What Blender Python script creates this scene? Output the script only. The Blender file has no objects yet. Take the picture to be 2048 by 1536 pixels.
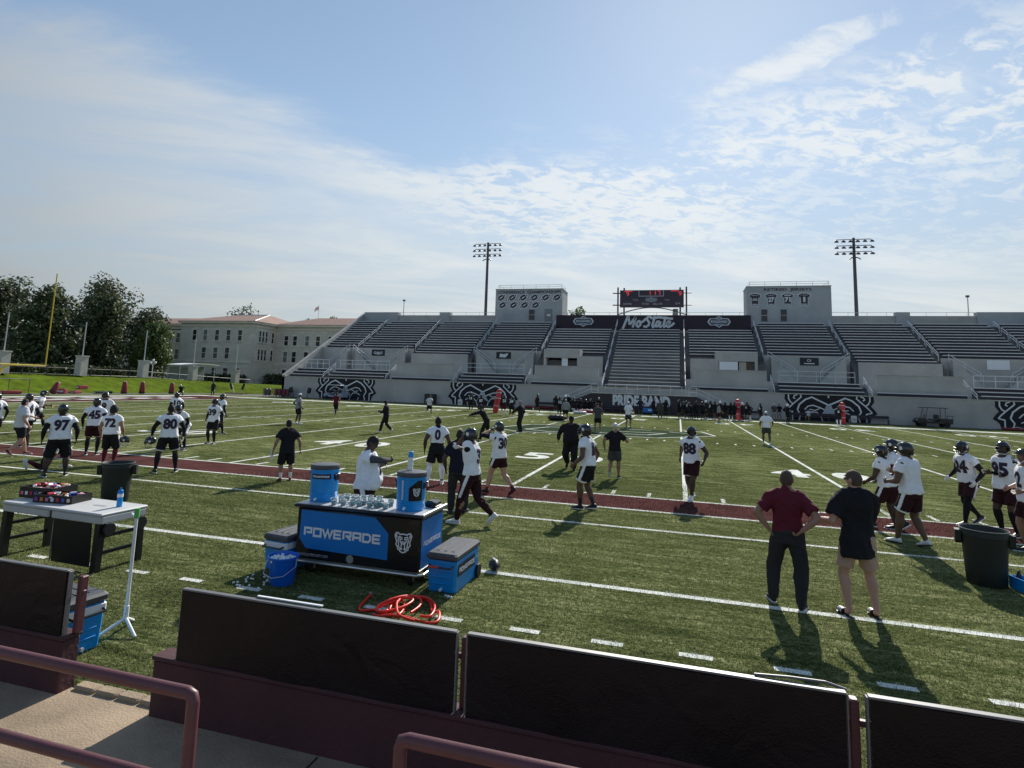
import bpy, bmesh, math, random
import numpy as np
from mathutils import Vector, Matrix
from mathutils.bvhtree import BVHTree
R = math.radians
SC = bpy.context.scene
COL = SC.collection
rng = random.Random(11)

# ------------------------------------------------------------------ camera
CAM = np.array([4.40608, -16.43688, 2.72245])
YAW, PITCH, ROLL, FPX = 0.287855, 0.12926, 0.034894, 1215.61
_f = np.array([-math.sin(YAW)*math.cos(PITCH), math.cos(YAW)*math.cos(PITCH), math.sin(PITCH)])
_r = np.array([math.cos(YAW), math.sin(YAW), 0.0]); _u = np.cross(_r, _f)
_R = _r*math.cos(ROLL)+_u*math.sin(ROLL); _U = -_r*math.sin(ROLL)+_u*math.cos(ROLL)
cam = bpy.data.cameras.new('camera'); camo = bpy.data.objects.new('camera', cam); COL.objects.link(camo)
cam.sensor_width = 36.0; cam.lens = FPX/2048*36.0
cam.shift_x = (1024-999.575)/2048; cam.shift_y = (611.443-768)/2048
cam.clip_start = 0.05; cam.clip_end = 4000
camo.matrix_world = Matrix(((_R[0], _U[0], -_f[0], CAM[0]), (_R[1], _U[1], -_f[1], CAM[1]), (_R[2], _U[2], -_f[2], CAM[2]), (0, 0, 0, 1)))
SC.camera = camo

# ------------------------------------------------------------------ sky, sun, exposure
SUN_EL, SUN_AZ = R(33.8), R(4.4)           # azimuth measured from +Y towards +X
SKY_STRENGTH, SUN_STRENGTH, EXPOSURE = 0.125, 3.2, 0.94
w = bpy.data.worlds.new('World'); SC.world = w; w.use_nodes = True
nt = w.node_tree; nt.nodes.clear(); NN = nt.nodes.new; LK = nt.links.new
def nmath(op, a, b=None, c=None, clamp=False):
    n = NN('ShaderNodeMath'); n.operation = op; n.use_clamp = clamp
    for i, v in enumerate((a, b, c)):
        if v is None: continue
        if isinstance(v, (int, float)): n.inputs[i].default_value = v
        else: LK(v, n.inputs[i])
    return n.outputs[0]
wo = NN('ShaderNodeOutputWorld'); bg = NN('ShaderNodeBackground'); LK(bg.outputs[0], wo.inputs[0])
sky = NN('ShaderNodeTexSky'); sky.sky_type = 'NISHITA'; sky.sun_disc = False
sky.sun_elevation = SUN_EL; sky.sun_rotation = SUN_AZ
sky.air_density = 1.0; sky.dust_density = 0.15; sky.ozone_density = 1.2; sky.altitude = 300
tc = NN('ShaderNodeTexCoord'); sp = NN('ShaderNodeSeparateXYZ'); LK(tc.outputs['Generated'], sp.inputs[0])
zz = nmath('ADD', nmath('MAXIMUM', sp.outputs[2], 0.0), 0.10)
uu = nmath('DIVIDE', sp.outputs[0], zz); vv = nmath('DIVIDE', sp.outputs[1], zz)
def cxyz(x, y, z=0.0):
    c = NN('ShaderNodeCombineXYZ')
    for i, v in enumerate((x, y, z)):
        if isinstance(v, (int, float)): c.inputs[i].default_value = v
        else: LK(v, c.inputs[i])
    return c.outputs[0]
def wnoise(vec, scale, detail=5, rough=.55, dist=0.0):
    n = NN('ShaderNodeTexNoise'); n.inputs['Scale'].default_value = scale; n.inputs['Detail'].default_value = detail
    n.inputs['Roughness'].default_value = rough; n.inputs['Distortion'].default_value = dist; LK(vec, n.inputs['Vector']); return n.outputs[0]
def sstep(x, a, b):
    n = NN('ShaderNodeMapRange'); n.interpolation_type = 'SMOOTHSTEP'; LK(x, n.inputs[0])
    n.inputs[1].default_value = a; n.inputs[2].default_value = b; return n.outputs[0]
P_ = cxyz(uu, vv, 3.7)
# wisps drawn out along one wind direction, cells of altocumulus, and broad veils
wx = nmath('ADD', nmath('MULTIPLY', uu, 0.85), nmath('MULTIPLY', vv, 0.53)); wy = nmath('SUBTRACT', nmath('MULTIPLY', vv, 0.85), nmath('MULTIPLY', uu, 0.53))
PW = cxyz(nmath('MULTIPLY', wx, 0.45), wy, 1.3)
broad = wnoise(cxyz(nmath('ADD', uu, 4.6), nmath('ADD', vv, 1.35), 0.2), 0.9, 3, .5, 0.3)
streak = wnoise(PW, 1.9, 7, .62, 0.5)
cells = wnoise(cxyz(nmath('MULTIPLY', wx, 0.72), wy, 4.1), 13.0, 6, .66, 0.5)
# a deck of high cloud whose edge runs across the sky; ragged by the noises
edge = nmath('SUBTRACT', nmath('SUBTRACT', 1.58, nmath('MULTIPLY', nmath('ADD', uu, .3), .30)), nmath('MULTIPLY', nmath('MAXIMUM', nmath('SUBTRACT', -.85, uu), 0.0), 2.1))
rag = nmath('ADD', nmath('MULTIPLY', nmath('SUBTRACT', streak, .5), 1.7), nmath('MULTIPLY', nmath('SUBTRACT', broad, .5), 1.7))
cov = sstep(nmath('ADD', nmath('SUBTRACT', vv, edge), rag), -0.10, 0.55)
gap = nmath('MULTIPLY', sstep(uu, .05, .5), nmath('MULTIPLY', sstep(nmath('ADD', vv, rag), 2.0, 2.3), nmath('SUBTRACT', 1.0, sstep(vv, 2.7, 3.4))))
cov = nmath('MULTIPLY', cov, nmath('SUBTRACT', 1.0, nmath('MULTIPLY', gap, .5)))
celly = nmath('MULTIPLY', sstep(uu, -1.3, -.6), nmath('SUBTRACT', 1.0, sstep(vv, 2.4, 3.6)))
cel = sstep(nmath('ADD', cells, nmath('MULTIPLY', nmath('SUBTRACT', streak, .5), .5)), 0.43, 0.60)
tex = nmath('ADD', nmath('MULTIPLY', celly, cel), nmath('MULTIPLY', nmath('SUBTRACT', 1.0, celly), sstep(streak, .25, .75)))
dens = nmath('MULTIPLY', cov, nmath('ADD', .16, nmath('MULTIPLY', tex, .84)))
puff = nmath('MULTIPLY', sstep(nmath('ADD', broad, nmath('MULTIPLY', nmath('SUBTRACT', streak, .5), .9)), .58, .80), .8)
dens = nmath('MAXIMUM', dens, puff)
# one denser puff drawn out across the wind
pa = nmath('ADD', nmath('MULTIPLY', nmath('SUBTRACT', uu, .27), .80), nmath('MULTIPLY', nmath('SUBTRACT', vv, 1.56), -.60)); pb = nmath('ADD', nmath('MULTIPLY', nmath('SUBTRACT', uu, .27), .60), nmath('MULTIPLY', nmath('SUBTRACT', vv, 1.56), .80))
pd = nmath('ADD', nmath('POWER', nmath('ABSOLUTE', nmath('DIVIDE', pa, .25)), 2.0), nmath('POWER', nmath('ABSOLUTE', nmath('DIVIDE', pb, .085)), 2.0))
one = sstep(nmath('ADD', nmath('SUBTRACT', 1.0, pd), nmath('MULTIPLY', nmath('SUBTRACT', cells, .5), 2.2)), .0, 1.0)
dens = nmath('MAXIMUM', dens, nmath('MULTIPLY', one, .95))
horizon = nmath('SUBTRACT', 1.0, sstep(sp.outputs[2], 0.0, 0.42))
mx = NN('ShaderNodeMix'); mx.data_type = 'RGBA'; LK(dens, mx.inputs[0])
def vop(op, a, b):
    n = NN('ShaderNodeVectorMath'); n.operation = op
    for i, v in enumerate((a, b)):
        if isinstance(v, tuple): n.inputs[i].default_value = v
        else: LK(v, n.inputs[i])
    return n.outputs[0]
hsv = NN('ShaderNodeHueSaturation'); hsv.inputs['Saturation'].default_value = .94; hsv.inputs['Value'].default_value = .90; LK(sky.outputs[0], hsv.inputs['Color'])
SKYC = vop('DIVIDE', hsv.outputs[0], vop('ADD', vop('MULTIPLY', hsv.outputs[0], (.15, .12, .09)), (1, 1, 1)))   # soft shoulder on the glow round the sun
dt = NN('ShaderNodeVectorMath'); dt.operation = 'DOT_PRODUCT'; LK(tc.outputs['Generated'], dt.inputs[0])
dt.inputs[1].default_value = (math.sin(SUN_AZ)*math.cos(SUN_EL), math.cos(SUN_AZ)*math.cos(SUN_EL), math.sin(SUN_EL)); PH = sstep(dt.outputs['Value'], .25, 1.0)   # forward scattering
def scaled(col, a, b):
    n = NN('ShaderNodeVectorMath'); n.operation = 'SCALE'; n.inputs[0].default_value = col; LK(nmath('ADD', a, nmath('MULTIPLY', PH, b)), n.inputs['Scale']); return n.outputs[0]
hz = NN('ShaderNodeMix'); hz.data_type = 'RGBA'; LK(nmath('MULTIPLY', horizon, .74), hz.inputs[0]); LK(SKYC, hz.inputs[6]); LK(scaled((2.30, 2.44, 2.66), .60, .24), hz.inputs[7])
LK(hz.outputs[2], mx.inputs[6])
LK(vop('ADD', vop('MULTIPLY', hz.outputs[2], (.36, .36, .36)), scaled((2.25, 2.2, 2.16), .36, .92)), mx.inputs[7])     # cloud: veiled sky plus scattered sunlight
LK(vop('MULTIPLY', mx.outputs[2], (.90, .92, .885)), bg.inputs[0]); bg.inputs[1].default_value = SKY_STRENGTH
sd = bpy.data.lights.new('sun', 'SUN'); sd.energy = SUN_STRENGTH; sd.angle = R(0.6); sd.color = (1.0, 0.95, 0.86)
so = bpy.data.objects.new('sun', sd); COL.objects.link(so)
_sdir = Vector((math.sin(SUN_AZ)*math.cos(SUN_EL), math.cos(SUN_AZ)*math.cos(SUN_EL), math.sin(SUN_EL)))
so.rotation_euler = _sdir.to_track_quat('Z', 'Y').to_euler(); so.location = (0, 30, 60)
vs = SC.view_settings; vs.view_transform = 'Standard'; vs.look = 'None'; vs.exposure = EXPOSURE; vs.gamma = 1.0; vs.use_curve_mapping = False
SC.cycles.max_bounces = 6; SC.cycles.diffuse_bounces = 3; SC.cycles.glossy_bounces = 3; SC.cycles.transparent_max_bounces = 12

# ------------------------------------------------------------------ materials
MATS = {}
def mat(name, col, rough=.6, metal=0.0, vary=.12, scale=6.0, bump=0.0, bscale=None, spec=.5, coat=0.0, sss=0.0, emit=None, trans=0.0, alpha=1.0, detail=6, obj=True, ior=1.45):
    if name in MATS: return MATS[name]
    m = bpy.data.materials.new(name); m.use_nodes = True; t = m.node_tree; n = t.nodes; l = t.links
    b = n['Principled BSDF']
    b.inputs['Roughness'].default_value = rough; b.inputs['Metallic'].default_value = metal
    b.inputs['Specular IOR Level'].default_value = spec; b.inputs['Coat Weight'].default_value = coat
    b.inputs['Transmission Weight'].default_value = trans; b.inputs['Alpha'].default_value = alpha; b.inputs['IOR'].default_value = ior
    if sss: b.inputs['Subsurface Weight'].default_value = sss; b.inputs['Subsurface Radius'].default_value = (.02, .008, .004)
    c = n.new('ShaderNodeTexCoord'); src = c.outputs['Object' if obj else 'Generated']
    nz = n.new('ShaderNodeTexNoise'); nz.inputs['Scale'].default_value = scale; nz.inputs['Detail'].default_value = detail; nz.inputs['Roughness'].default_value = .6
    l.new(src, nz.inputs['Vector'])
    rp = n.new('ShaderNodeMapRange'); rp.inputs[1].default_value = .25; rp.inputs[2].default_value = .75
    rp.inputs[3].default_value = 1-vary; rp.inputs[4].default_value = 1+vary; l.new(nz.outputs[0], rp.inputs[0])
    mm = n.new('ShaderNodeMix'); mm.data_type = 'RGBA'; mm.blend_type = 'MULTIPLY'; mm.inputs[0].default_value = 1
    mm.inputs[6].default_value = (*col, 1); l.new(rp.outputs[0], mm.inputs[7]); l.new(mm.outputs[2], b.inputs['Base Color'])
    if bump:
        nb = n.new('ShaderNodeTexNoise'); nb.inputs['Scale'].default_value = bscale or scale*6; nb.inputs['Detail'].default_value = 4; l.new(src, nb.inputs['Vector'])
        bp = n.new('ShaderNodeBump'); bp.inputs['Strength'].default_value = min(1, bump); bp.inputs['Distance'].default_value = .01; l.new(nb.outputs[0], bp.inputs['Height']); l.new(bp.outputs[0], b.inputs['Normal'])
    if emit: b.inputs['Emission Color'].default_value = (*emit[0], 1); b.inputs['Emission Strength'].default_value = emit[1]
    MATS[name] = m; return m

# ------------------------------------------------------------------ mesh builder
class MB:
    def __init__(s): s.v = []; s.f = []; s.m = []
    def add(s, vs, fs, mi=0):
        o = len(s.v); s.v.extend([tuple(map(float, p)) for p in vs]); s.f.extend([tuple(i+o for i in f) for f in fs]); s.m.extend([mi]*len(fs)); return s
    def box(s, x0, x1, y0, y1, z0, z1, mi=0):
        return s.add([(x0,y0,z0),(x1,y0,z0),(x1,y1,z0),(x0,y1,z0),(x0,y0,z1),(x1,y0,z1),(x1,y1,z1),(x0,y1,z1)],
                     [(0,3,2,1),(4,5,6,7),(0,1,5,4),(1,2,6,5),(2,3,7,6),(3,0,4,7)], mi)
    def cbox(s, c, d, M=None, mi=0, bev=0.0):
        """box centred at c with dimensions d, rotated by 3x3 M, with optional chamfered vertical+horizontal edges"""
        hx, hy, hz = d[0]/2, d[1]/2, d[2]/2
        if bev <= 0:
            vs = [Vector((a*hx, b*hy, e*hz)) for e in (-1, 1) for a, b in ((-1,-1),(1,-1),(1,1),(-1,1))]
            fs = [(0,3,2,1),(4,5,6,7),(0,1,5,4),(1,2,6,5),(2,3,7,6),(3,0,4,7)]
        else:
            k = min(bev, hx*.95, hy*.95, hz*.95); vs = []
            def ring(ex, ey, z): 
                q = min(k, ex*.95, ey*.95)
                return [Vector(p) for p in ((-ex+q,-ey,z),(ex-q,-ey,z),(ex,-ey+q,z),(ex,ey-q,z),(ex-q,ey,z),(-ex+q,ey,z),(-ex,ey-q,z),(-ex,-ey+q,z))]
            for ex, ey, z in ((hx-k,hy-k,-hz),(hx,hy,-hz+k),(hx,hy,hz-k),(hx-k,hy-k,hz)): vs += ring(ex, ey, z)
            fs = [tuple(range(7,-1,-1)), tuple(range(24,32))]
            for r in range(3):
                for i in range(8): j = (i+1) % 8; fs.append((r*8+i, r*8+j, r*8+8+j, r*8+8+i))
        if M is not None: vs = [M @ p for p in vs]
        return s.add([p+Vector(c) for p in vs], fs, mi)
    def tube(s, pts, rad, n=8, mi=0, cap=True, closed=False):
        pts = [Vector(p) for p in pts]; N = len(pts)
        if not hasattr(rad, '__len__'): rad = [rad]*N
        rings = []; up = None
        for i, p in enumerate(pts):
            if closed: t = (pts[(i+1) % N]-pts[i-1])
            else: t = (pts[min(i+1, N-1)]-pts[max(i-1, 0)])
            if t.length < 1e-9: t = Vector((0,0,1))
            t.normalize()
            if up is None: up = Vector((0,0,1)) if abs(t.z) < .9 else Vector((1,0,0))
            a = t.cross(up); 
            if a.length < 1e-6: a = t.orthogonal()
            a.normalize(); b = a.cross(t).normalized(); up = b
            rings.append([p+(a*math.cos(2*math.pi*k/n)+b*math.sin(2*math.pi*k/n))*rad[i] for k in range(n)])
        vs = [q for r in rings for q in r]; fs = []
        for i in range(N if closed else N-1):
            o, o2 = i*n, ((i+1) % N)*n
            for k in range(n): k2 = (k+1) % n; fs.append((o+k, o2+k, o2+k2, o+k2))
        if cap and not closed: fs.append(tuple(range(n))); fs.append(tuple(range((N-1)*n, N*n))[::-1])
        return s.add(vs, fs, mi)
    def rings(s, rl, mi=0, cap=True):
        """loft a list of equal-length rings"""
        n = len(rl[0]); vs = [p for r in rl for p in r]; fs = []
        for i in range(len(rl)-1):
            for k in range(n): k2 = (k+1) % n; fs.append((i*n+k, i*n+k2, (i+1)*n+k2, (i+1)*n+k))
        if cap: fs.append(tuple(range(n))[::-1]); fs.append(tuple(range((len(rl)-1)*n, len(rl)*n)))
        return s.add(vs, fs, mi)
    def lathe(s, prof, n=24, mi=0, c=(0,0,0), cap=False, M=None):
        rl = []
        for r, z in prof: 
            ring = [Vector((r*math.cos(2*math.pi*k/n), r*math.sin(2*math.pi*k/n), z)) for k in range(n)]
            if M is not None: ring = [M @ p for p in ring]
            rl.append([p+Vector(c) for p in ring])
        return s.rings(rl, mi, cap)
    def prism(s, poly, d0, d1, ax=(0,1,2), mi=0):
        """polygon (list of 2-D points) extruded along the third axis; ax = axes of (u, v, depth)"""
        n = len(poly); vs = []
        for d in (d0, d1):
            for u, v in poly:
                p = [0,0,0]; p[ax[0]] = u; p[ax[1]] = v; p[ax[2]] = d; vs.append(p)
        fs = [tuple(range(n)), tuple(range(n, 2*n))[::-1]]+[(i, n+i, n+(i+1) % n, (i+1) % n) for i in range(n)]
        return s.add(vs, fs, mi)
    def strokes(s, lines, width, place, mi=0, off0=0.0, doff=.0006):
        """flat strips along 2-D polylines; place(u, v, off) -> 3-D; each strip lies a little prouder than the last"""
        for li, ln in enumerate(lines):
            wd = width
            if isinstance(ln, tuple) and isinstance(ln[0], list): ln, wd = ln
            P = [Vector(p) for p in ln]; L = []; Rr = []
            closed = (P[0]-P[-1]).length < 1e-6 and len(P) > 3
            if closed: P = P[:-1]
            N = len(P)
            for i in range(N):
                a = P[i-1] if (i > 0 or closed) else None; b = P[(i+1) % N] if (i < N-1 or closed) else None
                d1 = (P[i]-a).normalized() if a is not None else None; d2 = (b-P[i]).normalized() if b is not None else None
                if d1 is None: d1 = d2
                if d2 is None: d2 = d1
                n1 = Vector((-d1.y, d1.x)); n2 = Vector((-d2.y, d2.x)); m = n1+n2
                if m.length < .2: m = n1.copy()
                m.normalize(); k = wd/2/max(.45, m.dot(n1)); L.append(P[i]+m*k); Rr.append(P[i]-m*k)
            o = off0+li*doff
            vs = [place(p.x, p.y, o) for p in L]+[place(p.x, p.y, o) for p in Rr]
            fs = [(i, (i+1) % N, N+(i+1) % N, N+i) for i in range(N if closed else N-1)]
            s.add(vs, fs, mi)
        return s
    def sheet(s, poly, place, mi=0, off=0.0):
        return s.add([place(u, v, off) for u, v in poly], [tuple(range(len(poly)))], mi)
    def mesh(s, name, mats, smooth=None):
        me = bpy.data.meshes.new(name); me.from_pydata(s.v, [], s.f); me.update()
        if not isinstance(mats, (list, tuple)): mats = [mats]
        for m in mats: me.materials.append(m)
        if len(mats) > 1: me.polygons.foreach_set('material_index', s.m)
        if smooth is not None: smooth_angle(me, smooth)
        return me
    def build(s, name, mats, parent=None, loc=(0,0,0), rz=0.0, smooth=None, fixn=False):
        me = s.mesh(name, mats, smooth)
        if fixn:
            bm = bmesh.new(); bm.from_mesh(me); bmesh.ops.recalc_face_normals(bm, faces=bm.faces); bm.to_mesh(me); bm.free()
        return link(name, me, parent, loc, rz)
def smooth_angle(me, ang):
    me.polygons.foreach_set('use_smooth', [True]*len(me.polygons))
    bm = bmesh.new(); bm.from_mesh(me); c = math.cos(R(ang)) ; 
    for e in bm.edges:
        if len(e.link_faces) == 2 and e.link_faces[0].normal.dot(e.link_faces[1].normal) < c: e.smooth = False
    bm.to_mesh(me); bm.free()
def link(name, me, parent=None, loc=(0,0,0), rz=0.0):
    o = bpy.data.objects.new(name, me); COL.objects.link(o); o.location = loc; o.rotation_euler = (0,0,rz)
    if parent is not None: o.parent = parent
    return o
def tag(o, label=None, cat=None, group=None, kind=None):
    if label: o['label'] = label
    if cat: o['category'] = cat
    if group: o['group'] = group
    if kind: o['kind'] = kind
    return o
def empty(name, loc=(0,0,0), rz=0.0, parent=None):
    o = bpy.data.objects.new(name, None); COL.objects.link(o); o.location = loc; o.rotation_euler = (0,0,rz); o.empty_display_size = .1
    if parent is not None: o.parent = parent
    return o
def struct(name, mb, m, parent=None, **k):
    o = mb.build(name, m, parent, **k); 
    if parent is None: o['kind'] = 'structure'
    return o
def copy_tree(o, parent=None):
    c = o.copy(); COL.objects.link(c); c.parent = parent
    for ch in list(o.children): copy_tree(ch, c)
    return c
_txt = {}
def text_mesh(s, size=1.0, bold=0.0, align='CENTER', space=1.0, shear=0.0, sx=1.0, cuts=0.0):
    """filled outline of a line of text as 2-D vertices and faces, centred on its own box"""
    key = (s, size, bold, align, space, shear, sx, cuts)
    if key in _txt: return _txt[key]
    c = bpy.data.curves.new('t', 'FONT'); c.body = s; c.size = size; c.offset = bold; c.space_character = space; c.shear = shear; c.resolution_u = 3
    c.align_x = align; o = bpy.data.objects.new('t', c); COL.objects.link(o)
    dg = bpy.context.evaluated_depsgraph_get(); me = bpy.data.meshes.new_from_object(o.evaluated_get(dg))
    bpy.data.objects.remove(o); bpy.data.curves.remove(c)
    bm = bmesh.new(); bm.from_mesh(me); bpy.data.meshes.remove(me)
    for v in bm.verts: v.co.x *= sx
    if cuts:
        bmesh.ops.triangulate(bm, faces=bm.faces)
        xs = [v.co.x for v in bm.verts]; ys = [v.co.y for v in bm.verts]
        for ax, lo, hi in ((0, min(xs), max(xs)), (1, min(ys), max(ys))):
            p = lo+cuts
            while p < hi:
                co = [0,0,0]; no = [0,0,0]; co[ax] = p; no[ax] = 1
                bmesh.ops.bisect_plane(bm, geom=bm.verts[:]+bm.edges[:]+bm.faces[:], plane_co=co, plane_no=no); p += cuts
    bm.verts.ensure_lookup_table(); bm.verts.index_update()
    xs = [v.co.x for v in bm.verts]; ys = [v.co.y for v in bm.verts]; cx = (min(xs)+max(xs))/2; cy = (min(ys)+max(ys))/2
    vs = [(v.co.x-cx, v.co.y-cy) for v in bm.verts]; fs = [[v.index for v in f.verts] for f in bm.faces]; bm.free()
    _txt[key] = (vs, fs, max(xs)-min(xs), max(ys)-min(ys)); return _txt[key]
def put_text(mb, s, size, place, u=0.0, v=0.0, mi=0, fit=None, off=0.0, **k):
    """fit = (width, height): scale the outline to that box"""
    vs, fs, W, H = text_mesh(s, size, **k)
    sx, sy = (fit[0]/W if fit and fit[0] else 1.0), (fit[1]/H if fit and fit[1] else 1.0)
    if fit and not fit[0]: sx = sy
    if fit and not fit[1]: sy = sx
    mb.add([place(u+a*sx, v+b*sy, off) for a, b in vs], fs, mi); return mb
def front(X, Y, Z):                     # a wall facing -Y: u to the right (+X), v up; off comes towards -Y
    return lambda u, v, o: (X+u, Y-o, Z+v)
# ------------------------------------------------------------------ setting: ground, turf, markings
def turf_material():
    m = bpy.data.materials.new('turf'); m.use_nodes = True; t = m.node_tree; n = t.nodes; l = t.links; b = n['Principled BSDF']
    b.inputs['Roughness'].default_value = .85; b.inputs['Specular IOR Level'].default_value = .0
    b.inputs['Sheen Weight'].default_value = .0; b.inputs['Sheen Roughness'].default_value = .5; b.inputs['Sheen Tint'].default_value = (.75, .85, .45, 1)
    g = n.new('ShaderNodeNewGeometry')
    def noise(scale, st=(1,1,1), det=4, ro=.6, dist=0.0):
        mp = n.new('ShaderNodeMapping'); mp.inputs['Scale'].default_value = st; l.new(g.outputs['Position'], mp.inputs[0])
        z = n.new('ShaderNodeTexNoise'); z.inputs['Scale'].default_value = scale; z.inputs['Detail'].default_value = det; z.inputs['Roughness'].default_value = ro; z.inputs['Distortion'].default_value = dist
        l.new(mp.outputs[0], z.inputs['Vector']); return z.outputs[0]
    def M(op, a, b_=None, clamp=False):
        x = n.new('ShaderNodeMath'); x.operation = op; x.use_clamp = clamp
        for i, v in enumerate((a, b_)):
            if v is None: continue
            if isinstance(v, (int, float)): x.inputs[i].default_value = v
            else: l.new(v, x.inputs[i])
        return x.outputs[0]
    fine = noise(95, (1, .75, 1), 3, .75); tuft = noise(20, (.6, 1, 1), 4, .7, .6); lay = noise(3.2, (.28, 1.25, 1), 4, .62, .8); wide = noise(.16, (1, .5, 1), 3, .5)
    v = M('ADD', M('ADD', M('MULTIPLY', fine, 1.15), M('MULTIPLY', tuft, 1.0)), M('MULTIPLY', lay, .75))
    v = M('ADD', v, M('MULTIPLY', wide, .35))
    cr = n.new('ShaderNodeValToRGB'); l.new(M('SUBTRACT', M('MULTIPLY', v, 1.6), 2.10), cr.inputs[0])
    e = cr.color_ramp.elements; e[0].position = .16; e[0].color = (.018, .027, .010, 1); e[1].position = .86; e[1].color = (.32, .32, .165, 1)
    k = e.new(.42); k.color = (.072, .090, .032, 1); k = e.new(.63); k.color = (.132, .152, .056, 1)
    l.new(cr.outputs[0], b.inputs['Base Color'])
    bp = n.new('ShaderNodeBump'); bp.inputs['Strength'].default_value = .9; bp.inputs['Distance'].default_value = .03
    l.new(M('ADD', M('MULTIPLY', fine, .5), M('ADD', tuft, M('MULTIPLY', lay, .9))), bp.inputs['Height']); l.new(bp.outputs[0], b.inputs['Normal'])
    return m
def paint_material(name, col):
    """paint on turf fibres: broken up by the same fine fibre structure"""
    m = bpy.data.materials.new(name); m.use_nodes = True; t = m.node_tree; n = t.nodes; l = t.links; b = n['Principled BSDF']
    b.inputs['Roughness'].default_value = .95; b.inputs['Specular IOR Level'].default_value = .0
    g = n.new('ShaderNodeNewGeometry'); z = n.new('ShaderNodeTexNoise'); z.inputs['Scale'].default_value = 42; z.inputs['Detail'].default_value = 5; z.inputs['Roughness'].default_value = .7; l.new(g.outputs['Position'], z.inputs['Vector'])
    z2 = n.new('ShaderNodeTexNoise'); z2.inputs['Scale'].default_value = 1.7; z2.inputs['Detail'].default_value = 3; l.new(g.outputs['Position'], z2.inputs['Vector'])
    a = n.new('ShaderNodeMath'); a.operation = 'ADD'; l.new(z.outputs[0], a.inputs[0]); l.new(z2.outputs[0], a.inputs[1])
    cr = n.new('ShaderNodeValToRGB'); cr.color_ramp.elements[0].position = .62; cr.color_ramp.elements[1].position = 1.0
    mr = n.new('ShaderNodeMapRange'); mr.inputs[1].default_value = .6; mr.inputs[2].default_value = 1.4; l.new(a.outputs[0], mr.inputs[0]); l.new(mr.outputs[0], cr.inputs[0])
    cr.color_ramp.elements[0].color = (col[0]*.62, col[1]*.66, col[2]*.62, 1); cr.color_ramp.elements[1].color = (*col, 1); cr.color_ramp.elements[0].position = .2; cr.color_ramp.elements[1].position = .62
    l.new(cr.outputs[0], b.inputs['Base Color'])
    bp = n.new('ShaderNodeBump'); bp.inputs['Strength'].default_value = .6; bp.inputs['Distance'].default_value = .01; l.new(z.outputs[0], bp.inputs['Height']); l.new(bp.outputs[0], b.inputs['Normal'])
    return m
TURF = turf_material(); PWHITE = paint_material('white_turf_paint', (.70, .71, .66)); PMAROON = paint_material('maroon_turf_paint', (.098, .044, .041)); PDARK = paint_material('dark_turf_paint', (.05, .07, .04))
CONC = mat('concrete', (.46, .44, .40), .85, vary=.22, scale=.9, bump=.35, bscale=40)
CONC2 = mat('stand_concrete', (.43, .42, .39), .9, vary=.20, scale=.35, bump=.2, bscale=14)
ASPH = mat('asphalt', (.06, .06, .06), .9, vary=.25, scale=3, bump=.3, bscale=60)
GRASS = mat('lawn', (.088, .128, .010), .95, spec=.03, vary=.5, scale=.8, bump=.6, bscale=25, detail=10)
YD = .9144
g = MB(); g.add([(-2000,-2000,-.06),(2000,-2000,-.06),(2000,2000,-.06),(-2000,2000,-.06)], [(0,1,2,3)])
struct('ground', g, mat('town_ground', (.09, .105, .06), .95, vary=.4, scale=.03))
TX0, TX1, TY0, TY1 = -60.5, 61.2, -12.04, 55.6
turf = MB(); turf.add([(TX0,TY0,0),(TX1,TY0,0),(TX1,TY1,0),(TX0,TY1,0)], [(0,1,2,3)])
turf = struct('turf_field', turf, TURF)
ap = MB(); ap.add([(-66,-13,-.02),(70,-13,-.02),(70,62,-.02),(-66,62,-.02)], [(0,1,2,3)])
struct('apron', ap, mat('track_rubber', (.105, .1, .095), .9, vary=.15, scale=2, bump=.3, bscale=50))
def rect(x0, x1, y0, y1, z): return [(x0,y0,z),(x1,y0,z),(x1,y1,z),(x0,y1,z)]
def mark(name, rects, m, z=.004):
    b = MB()
    for r in rects: b.add(rect(*r, z), [(0,1,2,3)])
    return b.build(name, m, turf)
mark('sideline_border', [(-56.7, 56.7, -1.74, -.09)], PMAROON)
mark('sideline', [(-56.7, 56.7, -.09, .02)], PWHITE)
mark('border_line', [(-56.7, 56.7, -1.85, -1.74)], PWHITE)
mark('restraining_line', [(-45.7, 45.7, -3.74, -3.63)], PWHITE)
mark('team_area_line', [(-22.9, 22.9, -7.57, -7.44)], PWHITE)
for i in range(-10, 14):                                            # broken line in front of the stand
    mark('dash', [(i*YD-.17, i*YD+.17, -9.445, -9.345)], PWHITE)
mark('far_sideline', [(-56.7, 56.7, 48.6, 50.2)], PWHITE)
mark('end_line', [(-56.6, -54.86, -.02, 50.75)], PWHITE, .008)
mark('end_zone', [(-54.86, -45.9, .03, 48.4)], PMAROON)
mark('end_zone_lettering', [(-53.2, -52.0, 9+3.1*k, 9+3.1*k+2.2) for k in range(11)]+[(-50.2, -49.0, 9+3.1*k+.2, 9+3.1*k+2.3) for k in range(11)], PWHITE, .008)
mark('goal_line', [(-45.9, -45.6, .02, 48.45)], PWHITE)
for i in range(-9, 10):
    X = i*5*YD; mark('yard_line', [(X-.062, X+.062, .02, 48.45)], PWHITE)
mark('hash_marks', [(i*YD-.05, i*YD+.05, y0, y1) for i in range(-49, 50) if i % 5 for y0, y1 in ((.12,.73),(18.5,19.1),(29.7,30.3),(47.7,48.3))]+
     [(i*5*YD+s*.062, i*5*YD+s*.062+.35*s, y-.05, y+.05) for i in range(-9, 10) for s in (-1, 1) for y in (18.8, 30.0)], PWHITE)
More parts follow.
